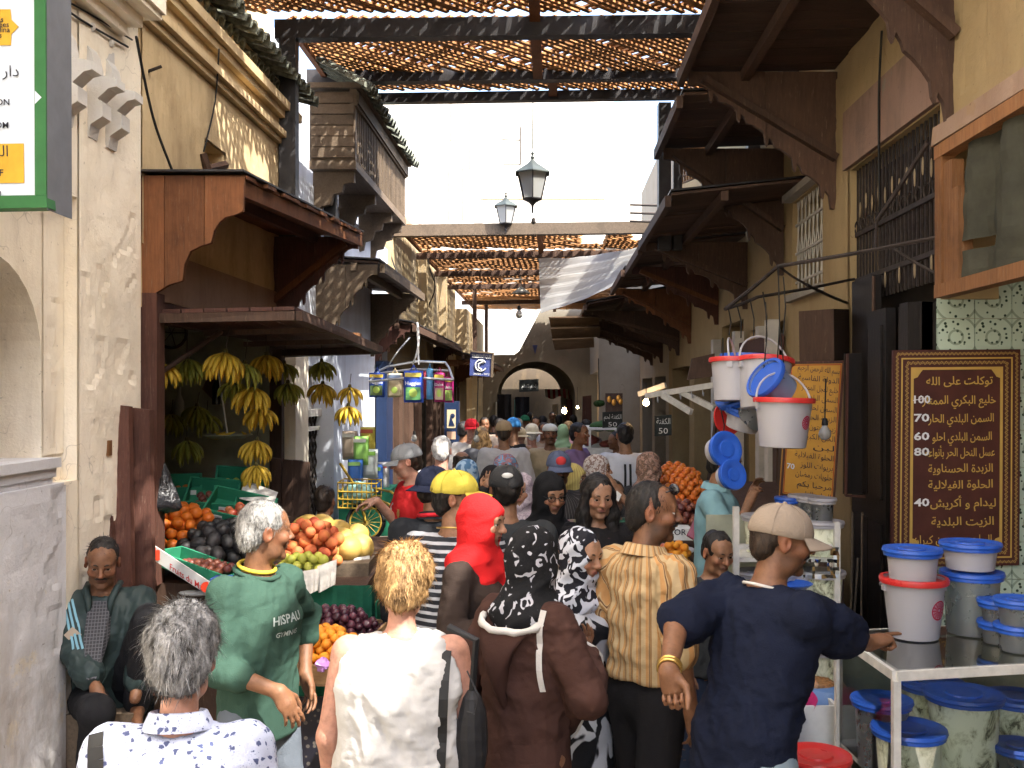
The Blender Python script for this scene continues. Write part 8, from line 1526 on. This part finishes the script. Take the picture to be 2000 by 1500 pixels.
quick('boy with a white paper at his mouth beside the long haired person',1196,921,6.6,10,'tan',lod=1,hair=hb,top=m_cloth('green_white_tee',(.45,.5,.42),'hstripe',(.06,.20,.12),8),legs=jean,H=1.50,build=.8,arms=dict(L=dict(w=P(1203,958,6.42),h=(1,-.3,-1),hd=(-.5,-.1,.8),n=(-.5,.5,0)))); m = MB(); m.prism([P(1205,958,6.38),P(1214,966,6.38),P(1208,980,6.38),P(1199,972,6.38)],(0,.01,0)); solo(m,'paper_wrapper',K['white_card'],'white paper wrapper held up by the boy','paper')
p = quick('man in a white tee with two black stripes down the back and black trousers',1221,826,9.4,186,'tan',hair=hb,top=m_cloth('grey_white_tee',(.58,.60,.66)),legs=blackc,build=1.12,arms=dict(R=dict(o=(-.1,-.2,-.4)))); [p.strip(p.to,[(x,.6,.9+.035*i) for i in range(16)],(0,-1,0),.022,K['wire'],'back_stripe',.006) for x in (-.02,.03)]
quick('person in a brown patterned headscarf by the tangerine heap',1266,884,7.5,150,'tan',True,1,scarf=m_cloth('brown_print_scarf',(.30,.17,.12),'print',(.10,.07,.05),22,c3=(.4,.25,.2)),top=m_cloth('dark_grey_coat',(.03,.03,.033)),sleeve=1,skirt=blackc,hy=-30)
p = quick('man in a light blue polo with his face hidden by the hanging blue lids',1402,865,6.15,70,'tan',hair=hb,top=m_cloth('light_blue_polo',(.22,.40,.46)),legs=khaki,collar=.014,hp=.2,build=1.12,arms=dict(R=dict(w=P(1462,985,5.9),h=(0,-.6,-1),n=(0,0,-1)),L=dict(w=P(1468,966,6.35),h=(0,.4,-1),n=(0,0,-1))))
quick('boy with short dark hair peering out beside the beige cap man',1391,1044,5.05,22,'tan',lod=0,hair=hb,top=grey_t,legs=jean,hp=.25,build=.78)
quick('child in a grey blue tee from behind, by the yellow carrier cycle',632,956,6.9,170,'tan',hair=hk,top=m_cloth('grey_blue_tee',(.16,.18,.24)),legs=jean,build=.85,strands=200)
quick('person in a pale lilac headscarf whose face is lit by the sun',1019,927,6.3,-12,'lt',True,1,scarf=m_cloth('lilac_scarf',(.42,.36,.40),'print',(.25,.20,.24),20,c3=(.5,.42,.45)),top=m_cloth('purple_shawl',(.30,.20,.42)),sleeve=1,skirt=blackc)
quick('person in a black headscarf with a hand raised to the mouth',962,911,6.4,-14,'tan',True,1,scarf=m_cloth('soft_black_scarf',(.014,.012,.013)),top=blackc,sleeve=1,skirt=blackc,arms=dict(R=dict(w=P(948,962,6.18),h=(-1,-.3,-1),hd=(.25,-.1,.9),n=(.1,.9,0))))
quick('person in a blue and white tie dyed headscarf from behind',911,899,7.1,172,'tan',True,1,scarf=m_cloth('tie_dyed_scarf',(.30,.42,.55),'blotch',(.08,.17,.30),16),top=white_t,sleeve=1,skirt=blackc,hy=-20)
quick('bald man whose crown shines in the sun',902,884,8.2,184,'tan',hair=hk,style='ring',top=grey_t,legs=blackc)
p = quick('person in a pink turban and blue shawl beyond the grey cap',985,888,7.6,120,'tan',True,1,scarf=m_cloth('pink_turban',(.40,.20,.20),'print',(.25,.10,.11),20,c3=(.1,.35,.55)),top=m_cloth('navy_shawl',(.03,.06,.10)),sleeve=1,skirt=blackc)
quick('person in a yellow striped headscarf behind the blue and red cap',1116,908,7.2,60,'lt',True,1,scarf=m_cloth('yellow_scarf',(.52,.42,.14),'vstripe',(.20,.12,.05),5),top=blackc,sleeve=1,skirt=blackc)
# -- far ranks
quick('tall man in a loose pale grey tee and beige cap from behind',984,822,10.2,184,'tan',hair=hk,hat=m_cloth('tan_cap',(.36,.26,.15)),top=m_cloth('pale_grey_tee',(.44,.43,.43)),legs=blackc,loose=1.22,build=1.1)
quick('man in a red cap and white polo with red rucksack straps',921,819,12,8,'pink',lod=2,hat=m_cloth('red_cap',(.55,.02,.03)),top=m_cloth('white_polo',(.62,.58,.53)),legs=khaki,arms=dict(L=dict(o=(-.08,-.3,-.3),h=(1,0,-1)),R=dict(o=(.08,-.3,-.32),h=(-1,0,-1))))
p = quick('person with long blond hair carrying a red and grey rucksack',940,832,11,168,'pink',True,1,hair=K['h_blond'],style='long',top=white_t,legs=m_cloth('dark_red_trousers',(.2,.02,.03)),hy=20); m = MB(); m.sphere(Vector(p.chest)+Vector((.05,.20,-.03)),(.15,.10,.22),12,9); q = p.part(m,'rucksack',m_cloth('red_grey_rucksack',(.20,.03,.035))); m = MB(); m.sphere(Vector(p.chest)+Vector((.05,.215,.09)),(.14,.09,.12),10,7); p.part(m,'rucksack_lid',m_cloth('grey_nylon',(.10,.10,.11)))
quick('man in a blue cap and black vest with bare shoulders',1002,817,11.2,176,'tan',lod=2,hat=m_cloth('bright_blue_cap',(.05,.22,.5)),top=blackc,sleeve=.0,legs=khaki,build=1.1)
quick('man in a cream bucket hat and pale checked shirt from behind',1039,829,11.8,182,'pink',lod=2,hair=K['h_white'],hat=m_cloth('cream_hat',(.55,.50,.38)),visor=False,top=m_cloth('pale_checked_shirt',(.40,.36,.34),'check',(.30,.24,.22),14),legs=m_cloth('grey_trousers',(.16,.16,.17)),hatkw=dict(brim=.045,name='bucket_hat'))
quick('man in a white skullcap and sandy shirt walking towards us',1074,827,11,4,'brown',lod=1,hair=hb,hat=m_cloth('white_knit',(.6,.6,.55)),visor=False,top=m_cloth('sandy_shirt',(.34,.27,.17)),sleeve=1,legs=khaki,hatkw=dict(low=.035,tall=.75,name='skullcap'),moust=hb,beard=.3)
quick('young man in a purple polo reaching towards the far stall',1128,826,10.6,62,'brown',lod=1,hair=hb,top=m_cloth('purple_polo',(.19,.13,.26)),legs=jean,arms=dict(R=dict(o=(.05,-.4,-.30),h=(0,0,-1)),L=dict(o=(-.02,-.4,-.28),h=(0,0,-1))))
quick('person in a pale green headscarf and yellow dress',1099,829,13.5,170,'tan',True,2,scarf=m_cloth('pale_green_scarf',(.20,.30,.17)),top=m_cloth('yellow_dress',(.42,.36,.08)),sleeve=1,skirt=bpy.data.materials['yellow_dress'])
quick('person in a pink shirt with fair hair tied up, far down the street',1110,822,14.5,160,'pink',True,2,hair=K['h_blond'],top=m_cloth('pink_shirt',(.50,.26,.28)),sleeve=.5,legs=khaki)
quick('person in a cream sun hat and cream shawl bending over',1014,834,11.5,170,'fair',True,2,hat=m_cloth('straw_hat',(.52,.42,.26)),visor=False,top=m_cloth('cream_shawl',(.50,.45,.33)),sleeve=1,legs=khaki,hatkw=dict(brim=.05,name='sun_hat'),loose=1.15)
quick('vendor in grey behind the far glazed stall',1205,846,12.5,-70,'brown',lod=2,hair=hb,top=m_cloth('grey_work_shirt',(.14,.16,.15)),legs=blackc)
quick('dark haired man at the left of the far crowd',905,824,12.6,150,'brown',lod=2,hair=hb,top=blackc,legs=blackc)
for k,(x,y,d,yaw,c,sc,l) in enumerate(((964,812,17,185,(.02,.02,.02),None,'dark haired man under the white hanging shirt'),(1025,812,17.5,170,(.05,.04,.04),(.03,.16,.08),'man in a green cap in the far crowd'),(1046,815,16,0,(.25,.25,.28),None,'man in grey walking towards us under the arch'),(1060,813,18,180,(.03,.03,.04),None,'dark clothed man in the far crowd below the chalk board'),(1078,806,22,0,(.02,.08,.05),None,'man in a dark green top far inside the gateway'),(1092,811,19,175,(.06,.04,.05),None,'dark figure beside the glowing bulb'),(1120,812,20,185,(.02,.02,.025),None,'black clothed figure at the right of the gateway'),(1012,818,15,185,(.25,.20,.15),None,'bareheaded man before the green cap'),(946,816,15.5,10,(.2,.15,.12),None,'man in brown at the far left of the crowd'),(1145,820,15,190,(.22,.13,.11),None,'man in a brown shirt near the red brown door'),(1035,806,23,180,(.15,.12,.14),None,'distant man in mauve under the arch'),(976,818,15,178,(.10,.08,.07),None,'dark jacketed man behind the beige cap'),(1062,826,14,8,(.16,.12,.09),None,'man in a brown jacket facing us behind the skullcap'))):
    quick(l,x,y,d,yaw,'brown',lod=2,hair=None if sc else hb,hat=m_cloth('far_cap%d'%k,sc) if sc else None,top=m_cloth('far_shirt%d'%k,c),sleeve=1 if k%2 else .5,legs=blackc if k%3 else khaki)
